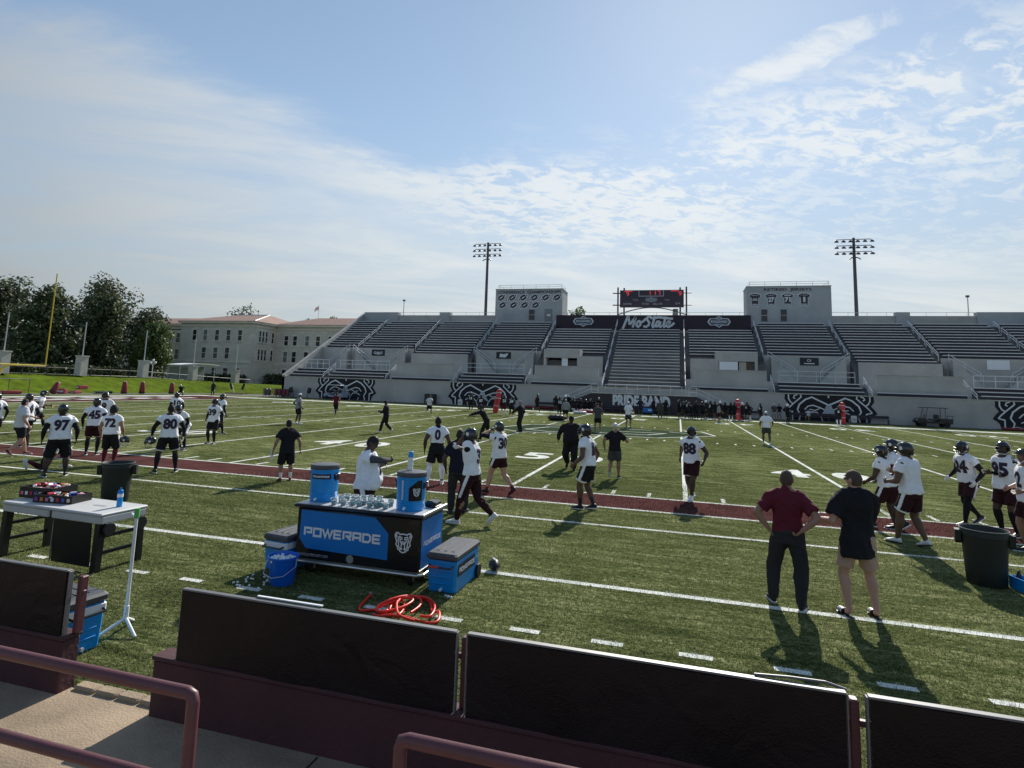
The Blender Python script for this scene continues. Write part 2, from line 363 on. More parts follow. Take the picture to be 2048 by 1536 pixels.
for i in range(-4, 5):
    n = 50-abs(i)*10; X = i*10*YD
    for d, dx in ((str(n)[0], -1.0), (str(n)[1], 1.0)):
        b = MB(); put_text(b, d, 2, lambda u, v, o: (X+dx+u, 7.55+v, .004), fit=(1.25, 2.15), bold=.05); b.build('yard_number', PWHITE, turf)
        b = MB(); put_text(b, d, 2, lambda u, v, o: (X-dx-u, 41.6-v, .004), fit=(1.25, 2.15), bold=.05); b.build('yard_number', PWHITE, turf)
# midfield emblem: a dark outlined shape with white edge lines
b = MB(); b.add([(x, y, .006) for x, y in [(-6.7,21.1),(-4.6,19.5),(-.5,20.3),(3.2,20.6),(6.4,24.6),(5.6,26.6),(3.6,27.4),(.5,28.6),(-4.2,26.9),(-5.6,26.2)]], [tuple(range(10))]); b.build('midfield_emblem', PDARK, turf)
b = MB(); b.strokes([[(-6.9,21.1),(-4.6,19.3),(-.5,20.1),(3.3,20.4),(6.6,24.6),(5.9,28.2),(4.7,28.9)], [(-6.9,21.1),(-5.7,26.4),(-4.2,27.1),(-1.2,27.9)], [(-4.9,21.6),(-3.2,20.6),(-1.9,21.2)], [(-4.9,21.6),(-4.0,24.8),(-2.0,25.8)],
    [(-.4,22.0),(2.6,22.3),(3.6,24.4),(.6,24.2)], [(3.8,26.2),(5.4,25.2),(4.8,28.0)], [(.2,26.4),(2.6,26.9)]], .16, lambda u, v, o: (u, v, .009+o)); b.build('emblem_outline', PWHITE, turf)
# ---------------- the bank beyond the end zone, walk and street
def bank():
    b = MB(); N = 60; prof = [(0,-.03),(.8,.18),(2.6,.95),(4.6,1.75),(6.2,2.05),(9,2.08),(14,1.9),(40,1.7),(140,1.6)]
    foot = [(-20,-64.6),(20,-64.6),(48,-64.2),(58,-63.0),(66,-58.5),(72,-55),(80,-52.5),(130,-51)]
    vs = []; ys = [-40+170*(i/N) for i in range(N+1)]
    for y in ys:
        fx = np.interp(y, [p[0] for p in foot], [p[1] for p in foot]); k = np.interp(y, [20, 55, 75, 100], [1.03, .93, .62, .62])
        for d, z in prof: vs.append((fx-d, y, z*k+(.05*math.sin(y*.37+d) if 1 < d < 8 else 0)))
    m = len(prof); fs = [(i*m+j, i*m+j+1, (i+1)*m+j+1, (i+1)*m+j) for i in range(N) for j in range(m-1)]
    b.add(vs, fs); o = struct('grass_bank', b, GRASS, smooth=60); return o
bank()
p = MB(); p.add([(-71.5,-40,2.24),(-71.5,60,2.08),(-74,60,2.08),(-74,-40,2.24)], [(0,1,2,3)]); struct('footpath', p, CONC)
# a short fringe of real blades on the bank so that it does not end in a knife edge
fr = MB(); r2 = random.Random(5)
for _ in range(2600):
    y = r2.uniform(20, 66); d = r2.uniform(5.2, 8.0); fx = np.interp(y, [20,48,58,66],[-64.6,-64.2,-63,-58.5]); k = np.interp(y, [20,55,75],[1.03,.93,.62]); h = r2.uniform(.06,.2); z = 2.03*k; x = fx-d
    fr.add([(x,y-.04,z-.05),(x,y+.04,z-.05),(x+r2.uniform(-.05,.05),y+r2.uniform(-.05,.05),z+h)], [(0,1,2)])
tag(fr.build('bank_grass', GRASS), 'ragged green grass along the crest of the bank', 'grass', kind='stuff')

# real fibres standing on the nearest part of the turf
def turf_blades():
    q = np.random.default_rng(9); N = 300000
    r_ = 4.6+(19-4.6)*q.random(N)**1.15; a = R(54)+R(100)*q.random(N); X = CAM[0]+np.cos(a)*r_; Y = CAM[1]+np.sin(a)*r_
    k = (Y > -11.98) & (Y < 2.5) & (X > -14) & (X < 15); X, Y, r_ = X[k], Y[k], r_[k]; n = len(X)
    h = q.uniform(.012, .030, n)*(1+.02*r_); wd = q.uniform(.0022, .0045, n)*(1+.07*r_); az = q.uniform(0, 2*np.pi, n); ln = q.normal(0, .55, n)*h; la = q.normal(.4, 1.2, n)
    dx, dy = np.cos(az)*wd, np.sin(az)*wd; V = np.empty((n, 3, 3)); V[:, 0] = np.stack([X-dx, Y-dy, np.full(n, -.001)], 1); V[:, 1] = np.stack([X+dx, Y+dy, np.full(n, -.001)], 1); V[:, 2] = np.stack([X+np.cos(la)*ln, Y+np.sin(la)*ln, h], 1)
    white = ((Y > -7.57) & (Y < -7.44)) | ((Y > -3.74) & (Y < -3.63)) | ((Y > -.09) & (Y < .02)) | ((Y > -1.85) & (Y < -1.74)) | ((np.abs(Y+9.395) < .05) & (np.abs(X/YD-np.round(X/YD))*YD < .17))
    red = (Y > -1.74) & (Y < -.09); mi = np.where(white, 1, np.where(red, 2, 0)).astype(np.int32)
    me = bpy.data.meshes.new('turf_blades'); me.vertices.add(n*3); me.vertices.foreach_set('co', V.ravel()); me.loops.add(n*3); me.loops.foreach_set('vertex_index', np.arange(n*3, dtype=np.int32)); me.polygons.add(n); me.polygons.foreach_set('loop_start', np.arange(0, n*3, 3, dtype=np.int32)); me.update(calc_edges=True)
    def bm_(name, c0, c1, tr):
        m = bpy.data.materials.new(name); m.use_nodes = True; t = m.node_tree; nd = t.nodes; l = t.links; b = nd['Principled BSDF']; b.inputs['Roughness'].default_value = .55; b.inputs['Specular IOR Level'].default_value = .25
        g = nd.new('ShaderNodeNewGeometry'); z = nd.new('ShaderNodeTexNoise'); z.inputs['Scale'].default_value = 33; z.inputs['Detail'].default_value = 3; l.new(g.outputs['Position'], z.inputs['Vector']); cr = nd.new('ShaderNodeValToRGB'); cr.color_ramp.elements[0].position = .3; cr.color_ramp.elements[1].position = .72; cr.color_ramp.elements[0].color = (*c0, 1); cr.color_ramp.elements[1].color = (*c1, 1); l.new(z.outputs[0], cr.inputs[0]); l.new(cr.outputs[0], b.inputs['Base Color'])
        ts = nd.new('ShaderNodeBsdfTranslucent'); l.new(cr.outputs[0], ts.inputs[0]); ms = nd.new('ShaderNodeMixShader'); ms.inputs[0].default_value = tr; l.new(b.outputs[0], ms.inputs[1]); l.new(ts.outputs[0], ms.inputs[2]); l.new(ms.outputs[0], nd['Material Output'].inputs[0]); return m
    for m in (bm_('turf_fibre', (.062, .080, .028), (.250, .270, .120), .4), bm_('turf_fibre_white', (.50, .51, .47), (.72, .73, .68), .3), bm_('turf_fibre_maroon', (.065, .026, .025), (.14, .062, .056), .3)): me.materials.append(m)
    me.polygons.foreach_set('material_index', mi); tag(link('turf_blades', me), 'short upright fibres of the artificial turf in the foreground', 'turf', kind='stuff')
turf_blades()
# ------------------------------------------------------------------ the grandstand across the field
ALU = mat('bench_aluminium', (.70, .70, .71), .5, metal=.1, vary=.12, scale=1.5)
RAILW = mat('rail_aluminium', (.60, .61, .62), .45, metal=.0, vary=.08, scale=3)
DMAR = mat('dark_maroon_paint', (.040, .031, .040), .6, vary=.2, scale=1.2)
MURB = mat('mural_black', (.014, .013, .016), .75, vary=.2, scale=2); MURW = mat('mural_grey_white', (.72, .73, .75), .7, vary=.12, scale=1.5); MURG = mat('mural_blue_grey', (.40, .43, .47), .7, vary=.1, scale=1.5)
DKIN = mat('dark_interior', (.02, .019, .018), .9, vary=.1); STUCCO = mat('tower_concrete', (.40, .41, .42), .9, vary=.14, scale=.5, bump=.15, bscale=20)
TXTD = mat('dark_maroon_lettering', (.055, .035, .05), .6); BANNER = mat('maroon_banner', (.030, .018, .030), .6, vary=.18, scale=.6)
WPANEL = mat('white_board', (.78, .79, .80), .5, vary=.05); BROWN = mat('brown_door', (.085, .065, .05), .6); BEIGE = mat('beige_door', (.42, .38, .30), .6)
DGLASS = mat('dark_glass', (.02, .022, .026), .12, vary=.1, spec=.6)
TERR = mat('terrace_concrete', (.135, .13, .128), .9, vary=.25, scale=.5, bump=.2, bscale=14); TERB = mat('weathered_riser', (.19, .175, .15), .9, vary=.25, scale=.6)
AX = [-43.1, -33.5, -23.8, -14.1, -4.5, 5.2, 14.8, 24.5, 34.1, 43.8]; EL, ER = -49.13, 49.8
Y0, DY, Z0, DZ, NR = 58.15, .825, 2.47, .431, 24
YB = 79.5
GS = tag(empty('grandstand', (0, 57.8, 0)), 'long concrete grandstand with rows of bench seats across the field', 'grandstand')
GS.location = (0, 0, 0)
def gs(mb, name, m, **k): return mb.build(name, m, GS, **k)
def rowY(k): return Y0+DY*k
def rowZ(k): return Z0+DZ*k
def stepped(x0, x1, k0, k1, yback, zbot):
    pts = [(rowY(k0), zbot)]
    for k in range(k0, k1): pts += [(rowY(k), rowZ(k)), (rowY(k+1), rowZ(k))]
    pts += [(pts[-1][0], pts[-1][1]) if yback is None else (yback, rowZ(k1-1)), (yback or rowY(k1), zbot)]
    out = []
    for q in pts:
        if not out or (abs(q[0]-out[-1][0])+abs(q[1]-out[-1][1])) > 1e-4: out.append(q)
    b = MB(); n = len(out); vs = [(x, y, z) for x in (x0, x1) for y, z in out]
    fs = [(i, (i+1) % n, n+(i+1) % n, n+i) for i in range(n)]
    b.add(vs, fs)
    # end caps as strips under each tread
    for x in (x0, x1):
        for k in range(k0, k1): b.add([(x, rowY(k), zbot), (x, rowY(k+1), zbot), (x, rowY(k+1), rowZ(k)), (x, rowY(k), rowZ(k))], [(0,1,2,3)])
    return b
def benches(x0, x1, ks, conc=False):
    for k in ks:
        y, z = rowY(k), rowZ(k); b = MB()
        b.box(x0, x1, y+.02, y+.30, z+.335, z+.425, 0)
        b.box(x0+.02, x1-.02, y+.07, y+.11, z+.05, z+.334, 1)
        x = x0+.4
        while x < x1: b.box(x, x+.06, y+.11, y+.24, z, z+.334, 1); x += 1.9
        b.build('bench', [ALU, TERB if (conc and k < 13) else DMAR], GS)
def rails(x, ks, name='handrail'):
    b = MB()
    for k0, k1 in ks:
        for h in (.92, .60):
            b.tube([(x, rowY(k0)+.35, rowZ(k0)+h), (x, rowY(k1)+.35, rowZ(k1)+h)], .04, 6)
        for k in (k0, k1): b.tube([(x, rowY(k)+.35, rowZ(k)), (x, rowY(k)+.35, rowZ(k)+.94)], .035, 6)
    gs(b, name, RAILW)
secs = list(zip([EL+.35]+AX, AX+[ER-.35])); types = 'PPQPDCDPQPP'
wall = MB(); wall.box(EL, ER, 57.8, 58.13, 0, 2.83); gs(wall, 'front_wall', CONC2)
cp = MB(); cp.box(EL-.03, ER+.03, 57.74, 58.14, 2.833, 2.93); gs(cp, 'wall_coping', CONC)
for (x0, x1), ty in zip(secs, types):
    a, c = x0+.62, x1-.62
    if x0 < -48: a = x0+.05
    if x1 > 49: c = x1-.05
    if ty == 'C':
        gs(stepped(x0, x1, 0, 21, YB, 0), 'terrace', TERR); benches(a, c, range(0, 21), True); continue
    lo = 4 if ty == 'P' else 2; up = 11 if ty == 'P' else 9
    gs(stepped(x0, x1, 0, lo, None, 0), 'lower_terrace', TERR); benches(a, c, range(lo))
    top = 21 if ty == 'D' else NR
    gs(stepped(x0, x1, up, top, YB, 3.9), 'upper_terrace', TERR); benches(a, c, range(up if ty != 'D' else 11, top))
    wf = MB(); wf.box(x0+.002, x1-.002, rowY(lo)+.003, 70, .5, 4.18 if ty == 'P' else 4.16); gs(wf, 'walkway', CONC2)
    ym = rowY(up)-.26
    if ty == 'P':
        m = MB(); m.box(x0, x1, ym, ym+.25, 4.18, 7.62); gs(m, 'middle_wall', CONC2)
        for s in (-1, 1):                                      # two flights that come down towards the middle of the section
            xs = x0+.7 if s > 0 else x1-.7
            if abs(x1-x0) < 7: 
                if (s > 0) == (x0 < 0): continue
            st = MB(); n = 14
            for i in range(n): st.box(min(xs+s*i*.21, xs+s*(i+1)*.21), max(xs+s*i*.21, xs+s*(i+1)*.21), ym-1.25, ym-.01, 4.18, 7.35-i*(3.15/n))
            gs(st, 'stair_flight', CONC2)
            for yy in (ym-1.3,):
                rl = MB(); pa, pb = Vector((xs-s*.4, yy, 8.0)), Vector((xs+s*2.6, yy, 5.95))
                for dz in (0, -.42): rl.tube([pa+Vector((0,0,dz)), pb+Vector((0,0,dz))], .04, 6)
                for f in (0, .5, 1): q = pa.lerp(pb, f); rl.tube([q, q+Vector((0,0,-1.0))], .03, 6)
                rl.tube([pb, pb+Vector((s*.25,0,-.5)), pb+Vector((s*.25,0,-1.6))], .035, 6)
                gs(rl, 'stair_rail', RAILW)
        rl = MB(); ya = rowY(lo)-.1
        for h in (1.28, .75): rl.tube([(x0+.9, ya, 4.18+h), (x1-.9, ya, 4.18+h)], .04, 6)
        for f in (0, .25, .5, .75, 1): xx = x0+.9+(x1-x0-1.8)*f; rl.tube([(xx, ya, 4.0), (xx, ya, 5.46)], .03, 6)
        gs(rl, 'walkway_rail', RAILW)
        for xa in (x0, x1):
            if abs(xa) < 48: pass
    else:
        zt = 5.2 if ty == 'Q' else 5.32
        m = MB(); m.box(x0+.85, x1-.6, rowY(lo)+.1, rowY(lo)+.35, 3.3, zt); gs(m, 'parapet_wall', CONC2)
        m = MB(); m.box(x0+.83, x1-.58, rowY(lo)+.06, rowY(lo)+.39, zt+.003, zt+.07); gs(m, 'parapet_coping', CONC)
        if ty == 'Q':
            m = MB(); m.box(x0+.5, x1-.5, ym, ym+.25, 4.16, 6.86); gs(m, 'middle_wall', CONC2)
        else:
            sgn = -1 if x0 < 0 else 1; mid = (x0+x1)/2
            xo, xi = (x0+1.0, mid+1.1) if sgn < 0 else (mid-1.1, x1-1.0)     # taller bulkhead on the outer side
            yk = 64.5
            m = MB(); m.box(xo, xi, yk, rowY(11)-.02, 6.62, 7.78); m.box(xo, xo+.35, yk+.02, 67.2, 4.16, 6.617); m.box(xi-.35, xi, yk+.02, 67.2, 4.16, 6.617); gs(m, 'bulkhead', CONC2)
            wi = (xi, x1-.65) if sgn < 0 else (x0+.65, xi if False else xo)
            m = MB(); m.box(wi[0]+.01, wi[1]-.01, yk+.01, yk+.26, 4.16, 6.87); gs(m, 'middle_wall', CONC2)
            m = MB(); m.box(xo+.36, xi-.36, yk+1.9, yk+2.0, 4.16, 6.6); gs(m, 'portal_back', DKIN)
            if sgn < 0:
                m = MB(); m.box(-10.65, -9.85, yk+.25, yk+.31, 4.18, 6.58); gs(m, 'portal_door', WPANEL)
            else:
                m = MB(); m.box(9.33, 11.5, yk+.05, yk+.10, 5.3, 6.58); gs(m, 'notice_board', WPANEL)
                m = MB(); m.box(11.65, 12.5, yk+.25, yk+.31, 4.18, 6.58); gs(m, 'portal_door', BEIGE)
                m = MB(); m.box(12.55, 13.4, yk+.25, yk+.31, 4.18, 6.58); gs(m, 'portal_door', BROWN)
for i, x in enumerate(AX):
    if i in (4, 5): rails(x, [(k, k+3) for k in range(0, 22, 4)])
    else:
        rails(x, [(0, 1.6), (2, 3.7)]); rails(x, [(k, k+1.9) for k in (11.2, 13.6, 16.0, 18.4, 20.8)])
for x in (EL, ER-.35):                                          # sloping end walls
    b = MB(); b.prism([(57.8, 0), (YB, 0), (YB, 14.25), (57.8, 2.98)], x, x+.35, ax=(1, 2, 0)); gs(b, 'end_wall', CONC2, fixn=True)
    b = MB(); b.prism([(57.7, 2.95), (YB, 14.29), (YB, 14.42), (57.7, 3.08)], x-.05, x+.40, ax=(1, 2, 0)); gs(b, 'end_wall_coping', CONC, fixn=True)
bw = MB(); bw.box(EL, ER, YB, YB+.4, 0, 14.12); gs(bw, 'back_wall', CONC2)
for xa, xb in ((-48.8, -42.3), (-34.5, -32.7), (33.4, 35.1), (42.95, 49.5)):
    b = MB(); b.box(xa, xb, YB-.25, YB+.8, 11.9, 14.62); gs(b, 'back_wall_pier', STUCCO)
b = MB(); b.tube([(-42.3, YB+.3, 14.62), (42.9, YB+.3, 14.62)], .03, 5)
x = -42
while x < 43: b.tube([(x, YB+.3, 14.1), (x, YB+.3, 14.63)], .025, 5); x += 2.4
gs(b, 'parapet_rail', RAILW)
# centre bay: stage front with stairs to both sides
b = MB(); b.prism([(-9.9, 0), (10.4, 0), (10.4, .25), (6.35, 2.12), (-5.5, 2.12), (-9.9, .25)], 56.3, 57.78, ax=(0, 2, 1)); gs(b, 'stage', DMAR, fixn=True)
b = MB(); b.box(-5.55, 6.4, 56.2, 57.79, 2.125, 2.22); gs(b, 'stage_edge', CONC)
for s, xa, xb in ((-1, -5.5, -9.9), (1, 6.35, 10.4)):
    b = MB(); n = 11
    for i in range(n):
        p, q = xa+(xb-xa)*i/n, xa+(xb-xa)*(i+1)/n; b.box(min(p, q), max(p, q), 56.45, 57.75, .05, 2.16-2.0*(i+.2)/n)
    gs(b, 'stair_flight', CONC2)
    b = MB()
    for dz in (0, .5): b.tube([(xa-s*.8, 56.36, 2.2+dz+.4), (xa, 56.36, 2.2+dz+.4), (xb, 56.36, .3+dz+.4)], .045, 6)
    for f in (0, .33, .66, 1): b.tube([(xa+(xb-xa)*f, 56.36, 2.2-1.9*f), (xa+(xb-xa)*f, 56.36, 3.1-1.9*f)], .035, 6)
    b.tube([(xa-s*.8, 56.36, 2.2), (xa-s*.8, 56.36, 3.1)], .035, 6)
    gs(b, 'stair_rail', RAILW)
b = MB()
for h in (1.0, .5): b.tube([(-4.0, 57.6, 2.2+h), (4.8, 57.6, 2.2+h)], .03, 6)
for i in range(8): b.tube([(-4.0+8.8*i/7, 57.6, 2.2), (-4.0+8.8*i/7, 57.6, 3.22)], .028, 6)
gs(b, 'stage_rail', RAILW)
b = MB(); put_text(b, 'PRIDE BAND', 1, front(.27, 56.296, 1.37), fit=(6.5, 1.42), bold=.055); o = gs(b, 'stage_lettering', MURW)
# painted bear-face emblem, four times along the front wall
def bear(mb, pl, W, H, black=0, white=1, grey=2, head=True):
    S = lambda pts: [(x*W, y*H) for x, y in pts]
    out = [(-.96,1),(-.97,.80),(-.90,.63),(-.97,.50),(-1.03,.35),(-.95,.27),(-.90,.18),(-.87,0)]
    if head: mb.sheet(S(out+[(-x, y) for x, y in out[::-1]]), pl, black, .003)
    hl = [([(-.88,1.0),(-.88,.83),(-.84,.70),(-.78,.63),(-.60,.90),(-.61,1.0)], .05), ([(-.78,.63),(-.86,.50),(-.92,.38)], .05), ([(-.92,.38),(-.80,.33),(-.80,0)], .05), ([(-.68,.99),(-.75,.95),(-.77,.87),(-.73,.83)], .045),
          ([(-.69,.40),(-.64,.62),(-.50,.82),(-.36,.91),(-.19,.77),(0,.62)], .06), ([(-.69,.40),(-.62,.22),(-.66,0)], .05), ([(-.53,.42),(-.45,.56),(-.34,.60),(-.20,.52),(-.09,.44)], .045), ([(-.42,.44),(-.30,.40),(-.2,.48)], .035), ([(-.50,.24),(-.38,.34),(-.26,.33),(-.18,.18),(-.14,0)], .035), ([(-.45,.14),(-.42,0)], .03)]
    L = []
    for pts, wd in hl:
        L.append((S(pts), wd*W*.60)); L.append((S([(-x, y) for x, y in pts]), wd*W*.60))
    L.append((S([(0,.99),(0,.90)]), .03*W))
    mb.strokes(L, .2, pl, white, off0=.005)
    mb.sheet(S([(-.05,.62),(.05,.62),(.09,.46),(.19,.16),(.08,.28),(-.08,.28),(-.19,.16),(-.09,.46)]), pl, grey, .026)
for xa, xb in ((-43.55, -34.49), (-24.0, -14.9), (15.55, 24.6), (35.15, 44.25)):
    b = MB(); bear(b, front((xa+xb)/2, 57.8, .02), (xb-xa)/2, 2.79); gs(b, 'bear_mural', [MURB, MURW, MURG])
# ---- the two towers on top
def tower(x0, x1, side):
    t = MB(); t.box(x0, x1, 79.4, 84.2, 11.8, 18.42); o = gs(t, 'tower', STUCCO)
    c = MB(); c.box(x0-.06, x1+.06, 79.34, 84.26, 18.423, 18.52); c.build('tower_coping', CONC2, o)
    r = MB()
    for h in (.35, .68): r.tube([(x0+.4, 79.7, 18.5+h), (x1-.2, 79.7, 18.5+h), (x1-.2, 83.9, 18.5+h), (x0+.4, 83.9, 18.5+h)], .035, 6, closed=True)
    for i in range(6): r.tube([(x0+.4+(x1-x0-.6)*i/5, 79.7, 18.45), (x0+.4+(x1-x0-.6)*i/5, 79.7, 19.2)], .03, 6)
    r.build('roof_rail', RAILW, o); return o
T1 = tower(-24.74, -13.5, 1); T2 = tower(14.2, 25.47, -1)
def win(o, xa, xb, za, zb):
    b = MB(); b.box(xa, xb, 79.36, 79.41, za, zb, 0); f = b.build('window', DGLASS, o)
    b = MB(); t = .05
    b.box(xa-t, xa, 79.33, 79.42, za-t, zb+t); b.box(xb, xb+t, 79.33, 79.42, za-t, zb+t); b.box(xa, xb, 79.33, 79.42, za-t, za); b.box(xa, xb, 79.33, 79.42, zb, zb+t); b.box(xa, xb, 79.335, 79.415, (za+zb)/2-.05, (za+zb)/2+.05); b.build('window_frame', STUCCO, f)
win(T1, -18.95, -18.0, 13.35, 15.05); win(T2, 16.13, 16.95, 13.26, 15.03); win(T2, 18.74, 19.55, 13.3, 15.03)
b = MB(); b.box(-16.36, -15.07, 79.34, 79.41, 12.6, 15.15); d = b.build('door', mat('grey_door', (.22, .23, .24), .6), T1)
b = MB(); b.box(-15.95, -15.4, 79.32, 79.338, 14.0, 14.3); b.build('door_sign', WPANEL, d)
b = MB(); put_text(b, 'CONFERENCE  CHAMPIONSHIPS', 1, front(-19.1, 79.394, 17.95), fit=(10.7, .52), bold=.035); b.build('tower_lettering', TXTD, T1)
b = MB(); put_text(b, 'RETIRED  JERSEYS', 1, front(19.75, 79.394, 17.92), fit=(6.4, .54), bold=.035); b.build('tower_lettering', TXTD, T2)
for i in range(10):                                               # plaques in the shape of a football
    cx, cz = (-23.76+1.877*i, 17.05) if i < 6 else (-23.5+1.87*(i-6), 15.8)
    pl = lambda u, v, o: (cx+u*.87-v*.5, 79.392-o, cz+u*.5+v*.87)
    E = [(math.cos(a)*.92, math.sin(a)*.54*abs(math.sin(a))**.15*(1 if math.sin(a) > 0 else 1)) for a in [2*math.pi*k/20 for k in range(20)]]
    b = MB(); b.sheet(E, pl, 0, .002); b.sheet([(x*.86, y*.80) for x, y in E], pl, 1, .006); b.strokes([([(-.55,-.3),(-.55,.3)], .09), ([(.55,-.3),(.55,.3)], .09), ([(-.28,-.02),(.28,.02)], .16)], .08, pl, 0, off0=.010)
    b.build('football_plaque', [MURW, TXTD], T1)
for i, (nm, nu) in enumerate((('BRIGGS', ''), ('HALEY', '27'), ('JOHNSON', '71'), ('C. SMITH', '1'))):
    cx, cz = 15.31+2.207*i, 16.47; pl = front(cx, 79.392, cz)
    J = [(-.42,1.0),(.42,1.0),(.88,.72),(.70,.32),(.55,.42),(.50,-.95),(-.50,-.95),(-.55,.42),(-.70,.32),(-.88,.72)]
    b = MB(); b.sheet(J, pl, 0, .002); b.sheet([(x*.88, y*.90) for x, y in J], pl, 1, .006)
    if nm != 'JOHNSON': put_text(b, nm, 1, pl, 0, .66, 0, fit=(.9, .17), off=.010)
    else: b.strokes([[(-.45,.66),(.45,.66)]], .15, pl, 0, off0=.010)
    if nu: put_text(b, nu, 1, pl, 0, .02, 0, fit=(.78 if len(nu) == 2 else .30, .74), off=.010, bold=.05)
    else: b.strokes([[(-.3,.12),(.3,.12)], [(-.36,-.05),(.36,-.05)]], .11, pl, 0, off0=.010)
    b.strokes([[(-.36,-.68),(.36,-.68)]], .12, pl, 0, off0=.012)
    b.build('jersey_plaque', [MURW, TXTD], T2)
# ---- banner over the centre bays with script and two badge signs
b = MB(); b.box(-14.35, 14.65, 79.1, 79.38, 11.9, 14.14); ban = tag(b.build('banner_wall', BANNER), 'dark maroon banner wall with white script along the top of the stand', 'banner')
mo = [[(0,0),(.75,1.9),(.85,1.9),(1.0,.75),(1.15,.75),(2.05,2.0),(2.0,1.9),(1.55,.35),(1.7,.3)],
      [(2.35,1.15),(2.1,.8),(2.1,.45),(2.35,.3),(2.65,.6),(2.7,1.0),(2.5,1.2),(2.35,1.15)], [(2.65,.95),(3.1,1.15),(3.5,1.6)],
      [(4.35,1.55),(4.2,1.85),(3.85,1.85),(3.6,1.6),(3.75,1.3),(4.0,1.0),(3.9,.55),(3.5,.3),(3.1,.4)],
      [(4.85,1.95),(4.45,.55),(4.55,.3),(4.85,.5)], [(4.4,1.62),(5.4,1.78),(6.4,1.68),(7.5,1.55)], [(5.55,1.15),(5.2,1.1),(4.95,.7),(5.0,.4),(5.25,.4),(5.55,.85)], [(5.68,1.15),(5.5,.5),(5.65,.33),(5.9,.5)],
      [(6.45,1.9),(6.1,.6),(6.2,.33),(6.5,.5)], [(6.65,.72),(7.0,.9),(7.05,1.1),(6.85,1.15),(6.6,.85),(6.6,.45),(6.85,.3),(7.3,.55),(7.7,.95)]]
mo = [[(x, y-(0.09*x if False else 0)) for x, y in l] for l in mo]
b = MB(); b.strokes(mo, .34, front(-3.85, 79.085, 12.02), 0, doff=.002); b.build('script_lettering', MURW, ban)
for cx in (-10.0, 10.25):
    pl = front(cx, 79.08, 13.14); H = [(-1.65,0),(-1.3,.52),(-.5,.55),(0,.87),(.5,.55),(1.3,.52),(1.65,0),(1.3,-.52),(.5,-.55),(0,-.87),(-.5,-.55),(-1.3,-.52)]
    b = MB(); b.sheet(H, pl, 0, .0); b.sheet([(x*.88, y*.84) for x, y in H], pl, 1, .004); put_text(b, 'BOULEVARD', 1, pl, 0, .03, 0, fit=(2.25, .34), off=.008, bold=.02); b.strokes([[(-.6,-.42),(.6,-.42)], [(-.4,.42),(.4,.42)]], .08, pl, 0, off0=.008)
    b.build('badge_sign', [MURW, mat('badge_blue_grey', (.10, .12, .16), .6)], ban)
# ---- small signs on the middle walls
def wallsign(X, Z, w_, h_, art, label, light=False):
    y = rowY(11)-.27; e = MB(); e.box(X-w_/2, X+w_/2, y-.06, y-.005, Z-h_/2, Z+h_/2); m = WPANEL if light else mat('sign_black', (.016, .017, .024), .5)
    o = tag(e.build('wall_sign', m), label, 'sign')
    if art: b = MB(); art(b, front(X, y-.065, Z)); b.build('sign_print', MURW, o)
wallsign(-39.2, 6.91, 2.15, .92, lambda b, p: b.strokes([[(-.7,.12),(-.25,.05),(0,-.12),(.25,.05),(.7,.12)], [(-.75,-.05),(-.3,-.2),(.3,-.2),(.75,-.05)], [(0,-.1),(0,.22)]], .10, p), 'black sign with white winged emblem on leftmost upper wall')
wallsign(-19.45, 6.90, 2.15, .95, lambda b, p: b.sheet([(-.62,-.28),(-.5,.26),(.05,.15),(.7,.33),(.55,-.05),(.25,-.3)], p), 'black sign with white blocky print below the left tower')
def cvart(b, p): put_text(b, 'CV', 1, p, 0, .13, fit=(.5, .34), bold=.02); b.strokes([[(-.6,-.25),(.6,-.25)]], .12, p, off0=.003)
wallsign(20.0, 6.90, 2.1, .95, cvart, 'black sign with white CV monogram below the right tower')
wallsign(39.7, 6.95, 2.2, 1.1, None, 'blank pale board on the wall at the far right', True)
# ---- scoreboard on its frame behind the banner
SB = tag(empty('scoreboard', (.33, 82, 14.1)), 'maroon scoreboard with red digits on a dark pipe frame', 'scoreboard'); SB.location = (0,0,0)
STEEL = mat('dark_steel', (.085, .078, .095), .5, vary=.15, scale=2)
b = MB(); b.box(-4.58, 5.27, 81.9, 82.5, 15.76, 18.5); b.build('board', mat('scoreboard_face', (.045, .034, .052), .55, vary=.12, scale=.8), SB)
for x, y in ((-4.93, 82.3), (5.66, 82.3), (-4.0, 82.9), (4.72, 82.9)): b = MB(); b.tube([(x, y, 8.0), (x, y, 19.03)], .13, 8); b.build('post', STEEL, SB)
for z in (18.05, 16.12):
    for xa, xb in ((-5.75, -4.58), (5.27, 6.45)): b = MB(); b.tube([(xa, 82.14, z), (xb, 82.14, z)], .10, 8); b.build('crossbar', STEEL, SB)
b = MB(); b.tube([(-4.9+10.55*i/20, 82.0, 14.55+1.15*math.sin(math.pi*i/20)) for i in range(21)], .09, 6); b.build('arch', STEEL, SB)
b = MB(); b.box(3.6, 4.4, 82.0, 82.4, 14.4, 15.5); b.build('equipment_box', mat('grey_box', (.16, .17, .16), .7), SB)
RED = mat('scoreboard_red', (.45, .06, .07), .5, emit=((1, .06, .08), .25)); LITE = mat('scoreboard_print', (.50, .50, .55), .6)
pf = front(0, 81.895, 0)
b = MB(); b.strokes([[(-1.6,18.45),(-1.6,17.52),(2.2,17.52),(2.2,18.45)]], .09, pf, 0, off0=.004); b.build('clock_frame', LITE, SB)
